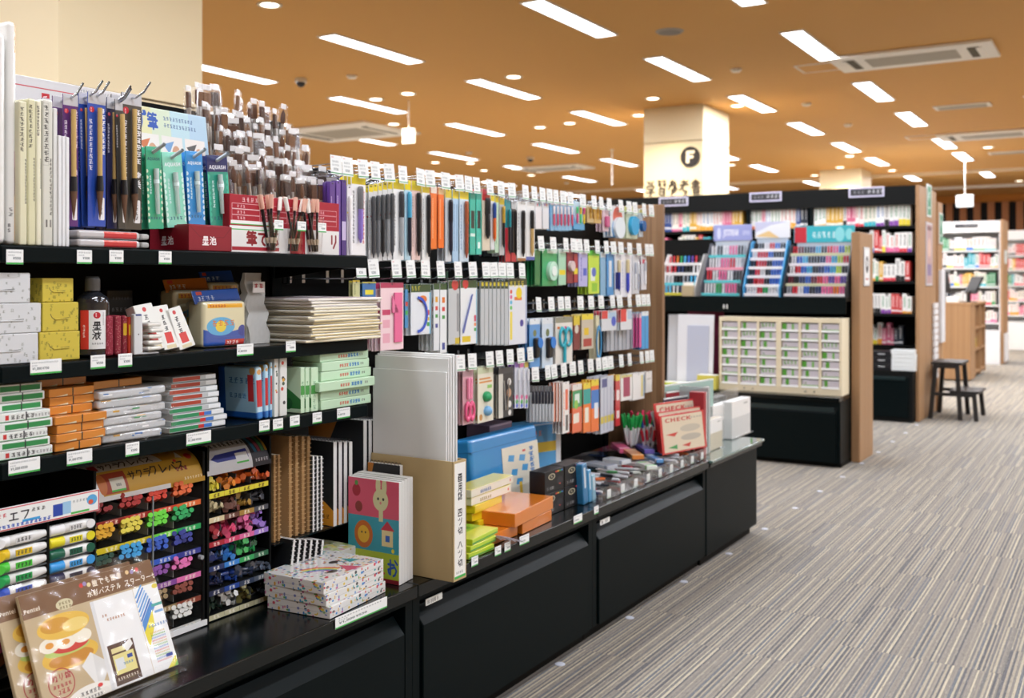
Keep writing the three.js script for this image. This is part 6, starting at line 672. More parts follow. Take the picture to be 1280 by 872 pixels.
// ---------- deck beyond the tan carton ----------
{
  const flatBox = (name, label, cat, u0, u1, vt, y0, h, x, d, col, o = {}) => fbox(name, label, cat, u0, u1, vt, y0, x, d, (w) => ({ f: art(w, h, (g, p, q) => { fill(g, col, -2, -2, p + 4, q + 4); o.draw && o.draw(g, p, q); }), l: o.left || col, t: o.top ? art(w, d, (g, p, q) => { fill(g, o.topc || col, -2, -2, p + 4, q + 4); o.top(g, p, q); }, 900) : o.topc || col, s: o.side || col }), { h, mat: 'gloss', body: 'carton', ...o });
  // lime packs, clay boxes
  for (let i = 0; i < 3; i++) flatBox('note_pack', ['lime green paper pack lowest beside the tan carton', 'lime green paper pack in the middle beside the tan carton', 'lime green paper pack with pictures on top'][i], 'paper', 586, 618 + i * 3, 0, D0 + i * 0.018, 0.017, -1.585 - i * 0.004, 0.14, '#b8d424', { t: 0.05 * i, topc: '#8cc43a', top: (g, p, q) => { fill(g, '#d8e04a', 0, q * 0.6, p, q * 0.4); disc(g, '#e8b43a', p * 0.4, q * 0.3, 12); disc(g, '#5aa03a', p * 0.7, q * 0.4, 14); }, draw: (g, p, q) => fill(g, '#3f9a3a', 0, q * 0.62, p, q * 0.22) });
  for (let i = 0; i < 6; i++) { const o = solo(pbox(0.012, 0.0012, 0.07, { t: cell(20, 60, (g, p, q) => { fill(g, ['#d8e4ee', '#c83a5a', '#3a74b8', '#e8e8ea', '#d0506a', '#4a8ac8'][i], -2, -2, p + 4, q + 4); fill(g, '#fff', 3, 8, 12, 10); }), s: '#dde' }, 0.0004), matOf({ a: AT[AT.length - 1] }, 'gloss'), 'colour_sample_strip', 'small red and blue sample strip fanned over the lime packs', 'strip', 'fanned sample strips'); gon(o, -1.6 + i * 0.006, D0 + 0.03 - i * 0.004, zX(618 + i * 3, -1.6), -0.5 + i * 0.05, 0, -0.5); }
  flatBox('origami_box', 'flat orange box lying beside the lime packs', 'box', 598, 647, 0, D0, 0.034, -1.612, 0.083, '#dc7c1f', {});
  flatBox('origami_box', 'flat orange box under the large orange box', 'box', 650, 691, 0, D0, 0.034, -1.61, 0.16, '#dc7c1f', { t: 0.06 });
  flatBox('origami_box', 'large orange box on top with a shiny lid', 'box', 637, 695, 0, D0 + 0.035, 0.042, -1.605, 0.165, '#dc7c1f', { t: 0.1 });
  const yl = (i) => ({ t: [0, 0.08, -0.05, 0.1, 0.03, 0.06][i], draw: (g, p, q) => { fill(g, '#e9e6d8', 0, q * 0.2, p, q * 0.75); W(g, '~~~~~~', p * 0.2, q * 0.36, q * 0.42, i === 5 ? '#2a5a9a' : '#8a7a2a', 0, 3); disc(g, '#d8503a', p * 0.92, q * 0.5, q * 0.16); } });
  for (let i = 0; i < 6; i++) flatBox('clay_pack', ['yellow clay pack at the foot of the yellow pile', 'crumpled yellow clay pack second from the deck', 'yellow clay pack in the middle of the yellow pile', 'yellow film clay pack below the white sided packs', 'white sided clay pack below the topmost', 'white sided clay pack with blue lettering on top'][i], 'clay', [598, 596, 592, 590, 588, 586][i], [622, 628, 633, 630, 640, 644][i], 0, D0 + i * 0.0255, 0.0245, -1.7 - i * 0.001, 0.075, i > 3 ? '#e2dcc4' : '#e2cc1c', { ...(i > 3 ? yl(i) : { t: [0, 0.08, -0.05, 0.1][i] }), topc: '#e6d424' });
  // blue case with a printed sleeve, boxes behind it
  const bc = fbox('blue_tool_case', 'large blue plastic case with a printed white sleeve', 'case', 596, 679, 541, D0, -1.79, 0.07, (w, h) => ({ f: art(w, h, (g, p, q) => { fill(g, '#2f86c4', -2, -2, p + 4, q + 4); }), s: '#2f86c4' }), { r: 0.014, mat: 'gloss', body: 'shell', rx: -0.1 });
  { const [w, h] = bc.dims, c = cell(170, 300, (g, p, q) => { fill(g, '#dcd8c8', -2, -2, p + 4, q + 4); for (const [x, y] of [[30, 40], [80, 50], [40, 110], [90, 100], [60, 160]]) poly(g, '#4a9ad0', x, y, x + 26, y + 6, x + 20, y + 36, x - 6, y + 28); W(g, '~~~~~~~~', p * 0.72, 20, 24, '#2a6ab0', 1, 4); fill(g, '#e0b83a', p * 0.4, q * 0.6, 12, 90); fill(g, '#c84a4a', p * 0.55, 30, 14, 10); poly(g, '#3a7ac8', p * 0.5, q, p, q * 0.75, p, q); }); part('sleeve', pbox(w * 0.56, h * 0.78, 0.002, { f: c, s: '#d8d4c4' }, 0.0006), matOf(c, 'gloss'), bc, w * 0.2, 0.004, 0.0362); part('lid_seam', RB(w * 1.003, 0.003, 0.0705, 0.001, 0, h * 0.84, 0), M('#1f6aa0', 0.4), bc); }
  fbox('craft_box', 'blue picture box with a white side behind the blue case', 'box', 650, 694, 530, D0, -1.93, 0.1, (w, h, d) => ({ f: art(w, h, (g, p, q) => { fill(g, '#5aa4d8', -2, -2, p + 4, q + 4); fill(g, '#e8ecf0', 0, 0, p, 8); fill(g, '#e8ecf0', p * 0.9, 0, p * 0.1, q); W(g, '~~~~~', p * 0.15, q * 0.1, q * 0.1, '#d86a3a', 0, 3); fill(g, '#d8b83a', p * 0.5, q * 0.3, p * 0.4, q * 0.16); disc(g, '#2a5a9a', p * 0.3, q * 0.4, 18); }), r: art(d, h, (g, p, q) => { fill(g, '#dfe6ec', -2, -2, p + 4, q + 4); fill(g, '#4a90c8', p * 0.2, q * 0.12, p * 0.6, q * 0.3); }), s: '#5aa4d8' }), { t: -0.3, body: 'carton' });
  fbox('craft_box', 'dull violet box deep behind the blue case', 'box', 612, 640, 529, D0, -1.97, 0.1, (w, h) => ({ f: art(w, h, (g, p, q) => { fill(g, '#8a7890', -2, -2, p + 4, q + 4); fill(g, '#c8b0c0', 0, 0, p, 12); }), s: '#8a7890' }), { body: 'carton' });
  // black bulb-like boxes
  const bx = cell(130, 160, (g, p, q) => { fill(g, '#141417', -2, -2, p + 4, q + 4); disc(g, '#d8d0b0', p * 0.36, q * 0.28, 22); disc(g, '#141417', p * 0.36, q * 0.28, 17); W(g, '~', p * 0.29, q * 0.22, 18, '#c8c0a0', 0, 2); ['#d83a3a', '#e8a83a', '#3aa05a', '#3a7ac8'].forEach((c, i) => fill(g, c, p * (0.55 + i * 0.1), q * 0.08, p * 0.09, 10)); disc(g, '#2a2a30', p * 0.78, q * 0.56, 20, 30); disc(g, '#c84a3a', p * 0.78, q * 0.7, 5); bars(g, p * 0.1, q * 0.72, p * 0.4, q * 0.14, '#aaa'); });
  [[681, 705, 0], [706, 730, 0], [681, 705, 1], [706, 730, 1]].forEach(([u0, u1, k], i) => fbox('clay_light_box', ['small black box with colour bar below beside the orange lid', 'small black box with colour bar below beside the pen bags', 'small black box with colour bar stacked beside the blue case', 'small black box with colour bar stacked beside the pen bags'][i], 'box', u0, u1, 0, D0 + k * 0.074, -1.655, 0.06, { f: bx, s: '#141417' }, { h: 0.0735, body: 'carton' }));
  [[730, 736, 578, '#2f7cae'], [737, 741, 586, '#4a9ac8'], [741.5, 746, 592, '#8cb8cc']].forEach(([u0, u1, vt, c], i) => fbox('pen_pouch', ['deep blue pen pouch leaning on the black boxes', 'blue pen pouch in the middle of three', 'pale blue pen pouch beside the clear trays'][i], 'pouch', u0, u1, vt, D0, -1.63, 0.05, (w, h) => ({ f: art(w, h, (g, p, q) => { fill(g, c, -2, -2, p + 4, q + 4); fill(g, '#d8e4ea', p * 0.3, q * 0.1, p * 0.3, q * 0.5); }), s: c }), { r: 0.005, mat: 'gloss', rz: 0.1, body: 'pouch' }));
}
// clear trays with loose pens
{
  const z0 = zX(748, -1.6), z1 = zX(888, -1.6), w = z0 - z1, t = thing('acrylic_pen_tray', 'long clear tray with partitions full of loose pens', 'tray'); gon(t, -1.75, D0, (z0 + z1) / 2);
  part('floor', B(w, 0.003, 0.3, 0, 0.002, 0), CLEAR, t); part('front_wall', B(w, 0.045, 0.003, 0, 0.024, 0.15), CLEAR, t); part('back_wall', B(w, 0.08, 0.003, 0, 0.042, -0.15), CLEAR, t); for (let i = 0; i <= 6; i++) part('partition', B(0.003, 0.045, 0.297, -w / 2 + 0.002 + i * (w - 0.004) / 6, 0.026, 0), CLEAR, t);
  for (let i = 0; i < 9; i++) part('price_card', tagGeo[i % 6], matOf(TAGS[i % 6]), t, -w / 2 + 0.08 + i * 0.115, 0.004, 0.1525).scale.set(0.7, 0.6, 1);
  const cols = [['white', '#ececec', '#dfe2e8'], ['navy capped', '#dfe3ea', '#26305a'], ['green', '#3aa04a', '#e0e8e0'], ['black capped', '#e2e2e4', '#2a2a30'], ['blue', '#5a8ad8', '#e4e8f0'], ['red capped', '#ece6e6', '#c83a44'], ['silver', '#c4c9d0', '#e6e8ec'], ['orange capped', '#eeeae6', '#e0742a']];
  for (let s = 0; s < 6; s++) for (let i = 0; i < 9; i++) { const [n, a, b] = cols[(s * 3 + (i % 3 ? i : 0)) % 8], zc = z0 - (s + 0.5) * w / 6, o = thing('loose_pen', n + ' pen lying loose in the clear tray', 'pen', 'loose ' + n + ' pens'); gon(o, -1.75 - 0.07 + rnd(-0.03, 0.06), D0 + 0.011 + Math.floor(i / 4) * 0.011, zc + rnd(-0.055, 0.055), rnd(-0.4, 0.4), HP - 0.04, 0); pen(o, 0.14, 0.0055, a, b, 0, 0, 0); }
  // boxed pens and cases on top of the trays
  const lay = (name, label, u, v, wd, h, d, c, rot, c2) => { const y = D0 + 0.048, p = onY(u, v, y); const g = pbox(wd, h, d, { t: cell(60, 90, (gg, p2, q) => { fill(gg, c, -2, -2, p2 + 4, q + 4); fill(gg, c2 || '#eee', 6, 8, p2 - 12, 14); }), s: c, f: c }, 0.002), o = thing(name, label, 'case'); gon(o, p[0], y, p[2], rot); part('case', g, matOf(g.art, 'gloss'), o); part('end_band', RB(wd * 1.01, h * 1.02, d * 0.12, 0.002, 0, h / 2, d * 0.4), M(c2 || '#ddd', 0.4), o); };
  lay('pen_case', 'pink flat pen case lying on the clear trays', 776, 562, 0.05, 0.02, 0.18, '#d85a84', -0.9, '#e8b0c0'); lay('pen_case', 'orange flat pen case beside the pink case', 792, 570, 0.05, 0.018, 0.16, '#e08a3a', -0.9, '#f0c890'); lay('pen_case', 'violet and blue flat pen case', 806, 563, 0.045, 0.018, 0.16, '#6a5ab8', -0.9, '#3a7ac8'); lay('pen_case', 'black flat pen case beside the violet case', 818, 559, 0.045, 0.02, 0.15, '#26262c', -0.9, '#5a4a5a'); lay('pen_case', 'pale blue flat pen case at the tray front', 818, 575, 0.03, 0.014, 0.13, '#5a9ad8', -0.8, '#d8e8f4'); lay('pen_case', 'white blister with green clip', 808, 584, 0.045, 0.016, 0.1, '#dfe6e0', -0.7, '#4ac03a'); lay('pen_case', 'white and blue blister with dark cap', 838, 558, 0.03, 0.02, 0.1, '#20305a', -0.3, '#e8ecf0'); lay('pen_case', 'green and yellow tape blister', 852, 560, 0.05, 0.02, 0.06, '#2f7a3a', 0.2, '#e8c83a'); lay('pen_case', 'clear blister of grey refills', 752, 583, 0.06, 0.014, 0.12, '#b8bec8', -0.3, '#8a94a8'); lay('pen_case', 'white blister of small erasers', 771, 578, 0.06, 0.016, 0.1, '#d8dce0', -0.2, '#a8b4c8');
  // pen cups
  const cup = (label, u, v, n, cols2, nm, len, x = -1.86, up = 0.05) => { const y = D0 + 0.003 - 0.05 + up, [, , z] = onX(u, v, x), c = thing('pen_cup', label, 'cup'); gon(c, x, y + 0.05, z); part('wall', lathe([[0.033, 0], [0.036, 0.1], [0.034, 0.1], [0.031, 0.003]], 18), CLEAR, c); part('base', cyl(0.033, 0.033, 0.004, 18), CLEAR, c); if (up > 0.01) part('plinth', B(0.06, 0.048, 0.06, 0, -0.0245, 0), M('#1b1e20', 0.4), c);
    for (let i = 0; i < n; i++) { const a = i * 2.4, r = 0.02 * Math.sqrt((i + 0.5) / n), o = thing('felt_pen', nm + ' capped felt pen in the ' + label.split(' holding')[0], 'pen', nm + ' felt pens'); gon(o, x + Math.cos(a) * r, y + 0.056 + rnd(0.01), z - Math.sin(a) * r, 0, Math.cos(a) * 0.22, -Math.sin(a) * 0.26); pen(o, len, 0.0058, '#e2e4e2', cols2[i % cols2.length], 0, 0, 0); } };
  cup('clear cup holding green pens', 789, 540, 11, ['#1f9a48', '#1f9a48', '#28a852'], 'green', 0.135); cup('clear cup holding rose pens', 801, 536, 9, ['#d8305a', '#c8284e'], 'rose', 0.14); cup('clear cup holding emerald pens', 812, 540, 9, ['#1c9048', '#2a5ab0'], 'emerald', 0.135, -1.81); cup('clear cup holding red pens', 812, 556, 10, ['#cc2430'], 'red', 0.12, -1.8, 0.003); cup('clear cup holding white pens', 828, 548, 9, ['#e6e8e6', '#d8dcd8'], 'white', 0.15, -1.75);
  // cards and files at the end of the rack
  const ck = (i) => cell(150, 190, (g, p, q) => { fill(g, '#c8333a', -2, -2, p + 4, q + 4); fill(g, '#ded2bc', 8, 8, p - 16, q - 16); W(g, 'CHECK', 16, 14, 26, '#b82830'); W(g, '~~~~', 100, 24, 9, '#888'); disc(g, '#c4beb0', 98, 78, 34, 18); disc(g, '#b8b4aa', 98, 122, 34, 16); poly(g, '#c83a3a', 16, 96, 56, 90, 44, 110); poly(g, '#3a9a5a', 20, 160, 50, 150, 50, 172); poly(g, '#c83a3a', 66, 158, 96, 150, 90, 170); });
  [[833, 868, 501, -1.69], [836, 872, 511, -1.665], [839, 874, 516, -1.64]].forEach(([u0, u1, vt, x], i) => fbox('check_set_card', ['red bordered check pen card standing rearmost', 'red bordered check pen card in the middle', 'red bordered check pen card standing foremost'][i], 'card', u0, u1, vt, D0 + 0.048, x, 0.003, { f: ck(i), s: '#c8333a' }, { t: -0.25, rx: -0.12, body: 'card', mat: 'gloss' }));
  [[840, 882, 477, -1.775, '#a8ccc4', 'pale teal clear file standing behind the red file'], [842, 878, 486, -1.755, '#a83038', 'dark red file standing before the teal file'], [838, 872, 494, -1.735, '#4a4c5c', 'smoky grey clear file behind the check cards']].forEach(([u0, u1, vt, x, c, l]) => fbox('clear_file', l, 'file', u0, u1, vt, D0, x, 0.006, (w, h) => ({ f: art(w, h, (g, p, q) => { fill(g, c, -2, -2, p + 4, q + 4); fill(g, '#e8eeea', 0, 0, p, 5); }, 600), s: c }), { t: -0.2, body: 'sheet', mat: 'gloss' }));
  fbox('red_file', 'narrow crimson file edge beside the check cards', 'file', 880, 884, 490, D0, -1.63, 0.07, (w, h) => ({ f: art(w, h, (g, p, q) => { fill(g, '#a83038', -2, -2, p + 4, q + 4); fill(g, '#d8e0e0', p * 0.7, 0, p * 0.3, q); }), s: '#a83038' }), { body: 'file' });
  fbox('clear_divider', 'upright clear plastic divider beside the crimson file', 'divider', 885.5, 888, 484, D0, -1.63, 0.14, (w, h) => ({ f: art(w, h, (g, p, q) => fill(g, '#dfe8e8', -2, -2, p + 4, q + 4)), s: '#d4e0e0' }), { body: 'sheet', mat: 'clear' });
}
{ // white stands on the glass top
  const st = (name, label, u0, u1, vt, x, d, c) => { const o = fbox(name, label, 'stand', u0, u1, vt, DY + 0.0015, x, d, (w, h) => ({ f: art(w, h, (g, p, q) => { fill(g, c, -2, -2, p + 4, q + 4); fill(g, '#f2f2f0', 0, 0, p, q * 0.45); fill(g, '#b8bab8', p * 0.62, q * 0.1, p * 0.22, q * 0.04); }), s: c }), { body: 'holder' }); part('foot', RB(o.dims[0] * 1.1, 0.004, d * 1.2, 0.001, 0, 0.002, 0.004), CLEAR, o); };
  st('card_stand', 'white card stand at the far edge of the glass top', 915, 938, 499, -1.68, 0.05, '#d6d8d8'); st('card_stand', 'clear and white card stand beside the taller stand', 891, 913, 505, -1.72, 0.04, '#d2d4d2'); st('sample_holder', 'small ivory sample holder nearest the clear divider', 886, 903, 523, -1.65, 0.04, '#cfc8b4');
  const c = thing('acrylic_cover', 'open clear acrylic cover over the sample stands', 'cover'); const z0 = zX(904, -1.66), z1 = zX(948, -1.66); gon(c, -1.66, DY + 0.0015, (z0 + z1) / 2); part('back_pane', B(z0 - z1, 0.22, 0.003, 0, 0.11, -0.11), CLEAR, c); part('foot_pane', B(z0 - z1, 0.003, 0.016, 0, 0.0015, -0.102), CLEAR, c);
}

// ---------- second rack, facing the near end: pen displays and lead drawers ----------
const PZ = -6.85, PXR = -1.65, PXL = -4.7;
{
  const t = thing('pen_rack', 'black rack with pen displays above and lead drawers below', 'rack'); at(t, 0, 0, 0);
  part('back_panel', B2(PXL, PXR, 0.47, 1.57, -7.56, -7.52), BLKM, t); part('pen_shelf', B2(PXL, PXR - 0.002, 1.105, 1.13, -7.519, -7.03), BLK, t); part('fascia', B2(PXL, PXR - 0.002, 1.02, 1.13, -7.03, -7.018), BLK, t);
  for (const u of [905, 909]) { const [x, y] = onZ(u, 383, -7.018); part('clip', RB(0.008, 0.03, 0.006, 0.002, x, y, -7.014), WHITE, t); }
  const n = ['under the lead drawers', 'hidden behind the rack corner', 'farther along the pen rack']; [[PXR, -2.66], [-2.66, -3.67], [-3.67, PXL]].forEach(([x1, x0], i) => { const c = thing('low_cabinet', 'black low cabinet ' + n[i], 'cabinet'); at(c, (x0 + x1) / 2, 0, 0); const w = x1 - x0 - 0.004;
    part('carcass', B2(-w / 2, w / 2, 0.03, 0.44, -7.55, PZ - 0.02), BLK, c); part('plinth', B2(-w / 2, w / 2, 0, 0.03, -7.5, PZ - 0.05), BLKM, c); part('worktop', tr(RB(w, 0.03, 0.71, 0.004), 0, 0.455, (PZ - 7.55) / 2), DECK, c);
    part('drawer', tr(ext([[0, 0.035], [0.018, 0.035], [0.018, 0.36], [0, 0.4]], w - 0.05, 0.001).rotateY(-HP), (w - 0.05) / 2, 0, PZ - 0.02), BLK, c); part('drawer_pull', RB(w - 0.08, 0.03, 0.006, 0.002, 0, 0.385, PZ - 0.008), M('#1c2c2e', 0.3), c); });
  const ep = thing('rack_end_board', 'tall wooden end board of the pen rack with a framed poster', 'panel'); at(ep, -1.619, 0, -7.36); part('board', RB(0.058, 1.58, 0.41, 0.004, 0, 0.79, 0), WOOD, ep);
  const pc = cell(80, 200, (g, p, q) => { fill(g, '#d8dadc', -2, -2, p + 4, q + 4); fill(g, '#f0f0f0', 8, 12, p - 16, q - 24); disc(g, '#2a2a30', p * 0.5, q * 0.45, 20, 44); disc(g, '#e8e8e8', p * 0.5, q * 0.42, 10, 20); fill(g, '#b8504a', 20, q * 0.8, 40, 8); }); part('poster', pbox(0.17, 0.27, 0.008, { f: pc, s: '#c8cacc' }), matOf(pc), ep, 0.033, 1.21, 0.02).rotation.y = HP;
}
{   // lead drawers
  const z = -6.93, x0 = xZ(899, z), x1 = PXR - 0.006, y0 = 0.472, y1 = yZ(980, 397, z), w = x1 - x0, h = y1 - y0;
  const bxs = [0, 1, 2, 3, 4].map((k) => cell(96, 50, (g, p, q) => { fill(g, '#d6d2dc', -2, -2, p + 4, q + 4); for (let i = 0; i < 5; i++) fill(g, '#bfb8cc', 0, q * (0.15 + i * 0.18), p, 2); if (k < 2) fill(g, '#5aa83a', p * (0.12 + k * 0.1), 0, p * 0.2, q); else if (k === 2) for (let i = 0; i < 4; i++) fill(g, '#62b03e', p * (0.12 + i * 0.22), 0, p * 0.07, q * 0.5); else if (k === 3) fill(g, '#7ab85a', 0, q * 0.7, p, q * 0.3); else { fill(g, '#5aa83a', 0, 0, p * 0.28, q); fill(g, '#6ab84a', p * 0.6, 0, p * 0.12, q); } fill(g, '#3a8a3a', p * 0.2, q * 0.3, 4, q * 0.3); }));
  for (let half = 0; half < 2; half++) { const c = thing('lead_drawer_cabinet', half ? 'cream pigeonhole cabinet of green lead boxes against the wood board' : 'cream pigeonhole cabinet of green lead boxes beside the clear files', 'cabinet'), hw = w / 2, cx = x0 + hw * (half + 0.5); at(c, cx, y0, z);
    part('back', B(hw, h, 0.006, 0, h / 2, -0.2), CREAM, c); part('top', B(hw, 0.03, 0.2, 0, h - 0.015, -0.1), CREAM, c); part('bottom', B(hw, 0.045, 0.2, 0, 0.0225, -0.1), CREAM, c); for (let i = 0; i < 4; i++) part('upright', B(0.018, h - 0.075, 0.2, -hw / 2 + 0.009 + i * (hw - 0.018) / 3, h / 2 + 0.0075, -0.1), CREAM, c);
    for (const s of [-0.03, 0.03]) part('latch', cyl(0.006, 0.006, 0.006, 10).rotateX(HP), CHROME, c, s, 0.02, 0);
    const ph = (h - 0.075) / 7, pw = (hw - 0.018) / 3; for (let i = 0; i < 3; i++) for (let r = 0; r < 7; r++) { const px = -hw / 2 + 0.009 + (i + 0.5) * pw, py = 0.045 + r * ph, k = (i * 7 + r * 3 + half) % 5; part('price_strip', RB(pw - 0.02, 0.014, 0.003, 0.001), WHITE, c, px, py + 0.006, 0.002).rotation.x = -0.2; part('pigeonhole_floor', B(pw - 0.018, 0.003, 0.19, px, py + 0.0015, -0.1), CREAM, c);
      const g = pbox(pw - 0.026, ph * 0.8, 0.12, { f: bxs[k], s: '#d6d2dc' }, 0.001), o = solo(g, matOf(bxs[k]), 'lead_case', ['white lead case with a green end band', 'white lead case with a broad green band', 'white lead case with four green tabs', 'white lead case with a green foot', 'white lead case with two green bands'][k] + (half ? ' in the cabinet by the board' : ' in the cabinet by the files'), 'lead case', 'lead cases in pigeonholes'); at(o, cx + px, y0 + py + 0.0032, z - 0.072); } }
  // clear files and paper beside it
  [[834, 852, '#c8ccd4'], [852, 868, '#d8dce4'], [846, 891, '#dfe2ea']].forEach(([u0, u1, c], i) => { const zz = -6.99 - (2 - i) * 0.02, a = xZ(u0, zz), b = xZ(u1, zz), hh = yZ((u0 + u1) / 2, 393, zz) - 0.472, o = thing('plastic_folder', ['grey plastic folder leaning beside the lead cabinet', 'pale plastic folder leaning in the middle', 'large frosted plastic folder leaning foremost'][i], 'folder'); at(o, (a + b) / 2, 0.472, zz, 0, -0.06); part('sheet', RB(b - a, hh, 0.008, 0.002, 0, hh / 2, 0), M(c, 0.35), o); if (i === 2) part('pocket', RB((b - a) * 0.6, hh * 0.8, 0.003, 0.001, 0.02, hh * 0.45, 0.006), M('#b8bfd4', 0.3), o); });
  [['#c8d83a', 'lime note pad lying before the frosted folder', 824, 858], ['#d87a9a', 'pink note pad lying beside the lime pad', 856, 872], ['#d8cf5a', 'yellow note pad lying before the lead cabinet', 872, 896]].forEach(([c, l, u0, u1], i) => { const zz = -6.9, a = xZ(u0, zz), b = xZ(u1, zz), o = thing('note_pad', l, 'note pad'); at(o, (a + b) / 2, 0.4705, zz); part('pad', RB(b - a - 0.004, i === 2 ? 0.1 : 0.035, 0.08, 0.003, 0, i === 2 ? 0.05 : 0.0175, -0.02), M(c, 0.5), o); part('cover', RB(b - a - 0.006, 0.003, 0.078, 0.001, 0, (i === 2 ? 0.1 : 0.035) + 0.0015, -0.02), M('#e4e4da', 0.5), o); });
  fbox; const mg = thing('magenta_board', 'magenta header board behind the frosted folder', 'board'); const zz = -7.3, a = xZ(860, zz), b = xZ(905, zz); at(mg, (a + b) / 2, 0.5, zz); part('board', RB(b - a, 0.52, 0.01, 0.002, 0, 0.26, 0), M('#9c2f5c', 0.5), mg); part('foot', B(b - a, 0.03, 0.06, 0, -0.013, 0), BLKM, mg);
}
const PENS1 = merge(lathe([[0, 0], [0.006, 0.004], [0.006, 0.085], [0, 0.085]], 7), lathe([[0, 0.085], [0.0068, 0.085], [0.006, 0.128], [0, 0.13]], 7), B(0.002, 0.04, 0.003, 0, 0.105, 0.008));
function penStand(name, label, u0, u1, vBack, nRows, per, palettes, head, side, zf = -7.06, y0 = 1.1305, strip = ['#e2e4e6']) {
  const xa = xZ(u0, zf), xb = xZ(u1, zf), w = xb - xa, cx = (xa + xb) / 2, t = thing(name, label, 'display'); at(t, cx, y0, zf);
  const H = yZ((u0 + u1) / 2, vBack, zf - 0.25) - y0, hh = Math.min(0.12, H * 0.3); if (head) { const g = pbox(w, hh, 0.006, { f: head, s: '#c8d0dc' }); part('header_board', g, matOf(head), t, 0, H - hh, -0.27); part('header_stay', B(w * 0.9, H - hh, 0.004, 0, (H - hh) / 2, -0.272), M('#b8c4d0', 0.6), t); }
  for (const s of [-1, 1]) part('side_panel', tr(ext([[0, 0], [0.27, 0], [0.27, H * 0.74], [0.2, H * 0.74], [0, 0.07]], 0.005).rotateY(HP), s * (w / 2) - 0.0025, 0, 0.0), M(side, 0.5), t);
  for (let r = 0; r < nRows; r++) { const y = 0.01 + r * (H * 0.7) / nRows, z = -0.03 - r * 0.2 / nRows; part('tier', B(w - 0.012, 0.004, 0.06, 0, y, z), M('#dfe2e6', 0.3), t); part('tier_strip', RB(w - 0.012, 0.02, 0.003, 0.001, 0, y + 0.006, z + 0.031), M(strip[r % strip.length], 0.5), t);
    for (let i = 0; i < per; i++) { const [nm, c] = palettes[r % palettes.length][Math.floor(i / per * palettes[r % palettes.length].length)], o = solo(PENS1, M(c, 0.35), 'display_pen', nm + ' pen standing in the ' + label.split(' with')[0], 'pen', nm + ' pens in the ' + label.split(' with')[0]); at(o, cx - w / 2 + 0.012 + (i + 0.5) * (w - 0.024) / per, y0 + y + 0.003, zf + z, 0, -0.12); o.scale.set(1.1, Math.min(1, H * 0.62 / nRows / 0.13), 1.1); } }
  return t;
}
{
  const k = { w: ['white', '#dcdce0'], b: ['black', '#26262c'], r: ['red', '#cc3040'], p: ['pink', '#e06a9c'], n: ['navy', '#28386e'], u: ['blue', '#3a6ac8'], g: ['green', '#2fa058'], o: ['orange', '#e07a2a'], v: ['violet', '#6a4aa8'], y: ['lime', '#b4d03a'], c: ['sky blue', '#4ab0dc'], s: ['silver', '#9aa0aa'], m: ['maroon', '#6e2434'] }, P = (...s) => s.map((q) => [...q].map((c) => k[c]));
  penStand('pen_display', 'small pen stand with a rainbow top row', 822, 868, 300, 4, 9, P('cwnu', 'wbsc', 'rnbw', 'rogcuvrb'), null, '#dcd8d4', -7.06, 1.1305, ['#d8d04a', '#58c0cc', '#e8e8e8', '#e8e8e8']);
  const jh = cell(420, 60, (g, p, q) => { fill(g, '#9aa2d8', -2, -2, p + 4, q + 4); disc(g, '#d0d4f0', 60, 32, 22); W(g, 'JETSTREAM', 110, 14, 30, '#f0f0fa'); W(g, '~~~~', 320, 22, 18, '#e0e4f4'); });
  penStand('pen_display', 'lilac headed pen stand with four tiers', 876, 925, 281, 4, 12, P('wwgwppb', 'rwppwbb', 'wwpprws', 'wbwppbs'), jh, '#4a4a54', -7.06, 1.1305, ['#58c4cc', '#58c4cc', '#e89ab0', '#58c4cc']);
  const mh = cell(200, 90, (g, p, q) => { fill(g, '#c4c8e4', -2, -2, p + 4, q + 4); poly(g, '#e8ecf4', 0, 60, 90, 20, 200, 0, 200, 90, 0, 90); poly(g, '#e4c48a', 0, 80, 80, 50, 140, 90); });
  penStand('pen_display', 'tall white and blue pen stand with six tiers', 929, 974, 277, 6, 12, P('wwrgww', 'brrbuu', 'brwbuu', 'brrbuu', 'wrrubb', 'bbwrub'), mh, '#4aa4dc', -7.035, 1.1305, ['#e2e6ee', '#eceef2']);
  const th = cell(330, 60, (g, p, q) => { fill(g, '#35b4c4', -2, -2, p + 4, q + 4); fill(g, '#c8283a', 4, 4, 66, 56); W(g, '~~~~~', 100, 20, 24, '#dff6f8', 0, 3); disc(g, '#8adce4', 250, 32, 26); disc(g, '#8adce4', 300, 32, 20); });
  penStand('pen_display', 'teal headed pen stand with five tiers', 979, 1057, 282, 5, 20, P('srwubnppop', 'mbnumrpvpv', 'wrucbnucyb', 'wucbbnpcyr', 'rmbncbrpuy'), th, '#23242c', -7.06, 1.1305, ['#e4e2e8', '#c8ccaa', '#e2e4ea']);
  const lo = thing('leaflet_box', 'kraft leaflet box beside the small pen stand', 'box'), xx = xZ(860, -7.05); at(lo, xx, 1.1305, -7.06); part('box', RB(0.09, 0.08, 0.05, 0.003, 0, 0.04, 0), M('#b8a888', 0.7), lo); part('leaflet', B(0.08, 0.03, 0.004, 0, 0.09, 0), WHITE, lo);
}
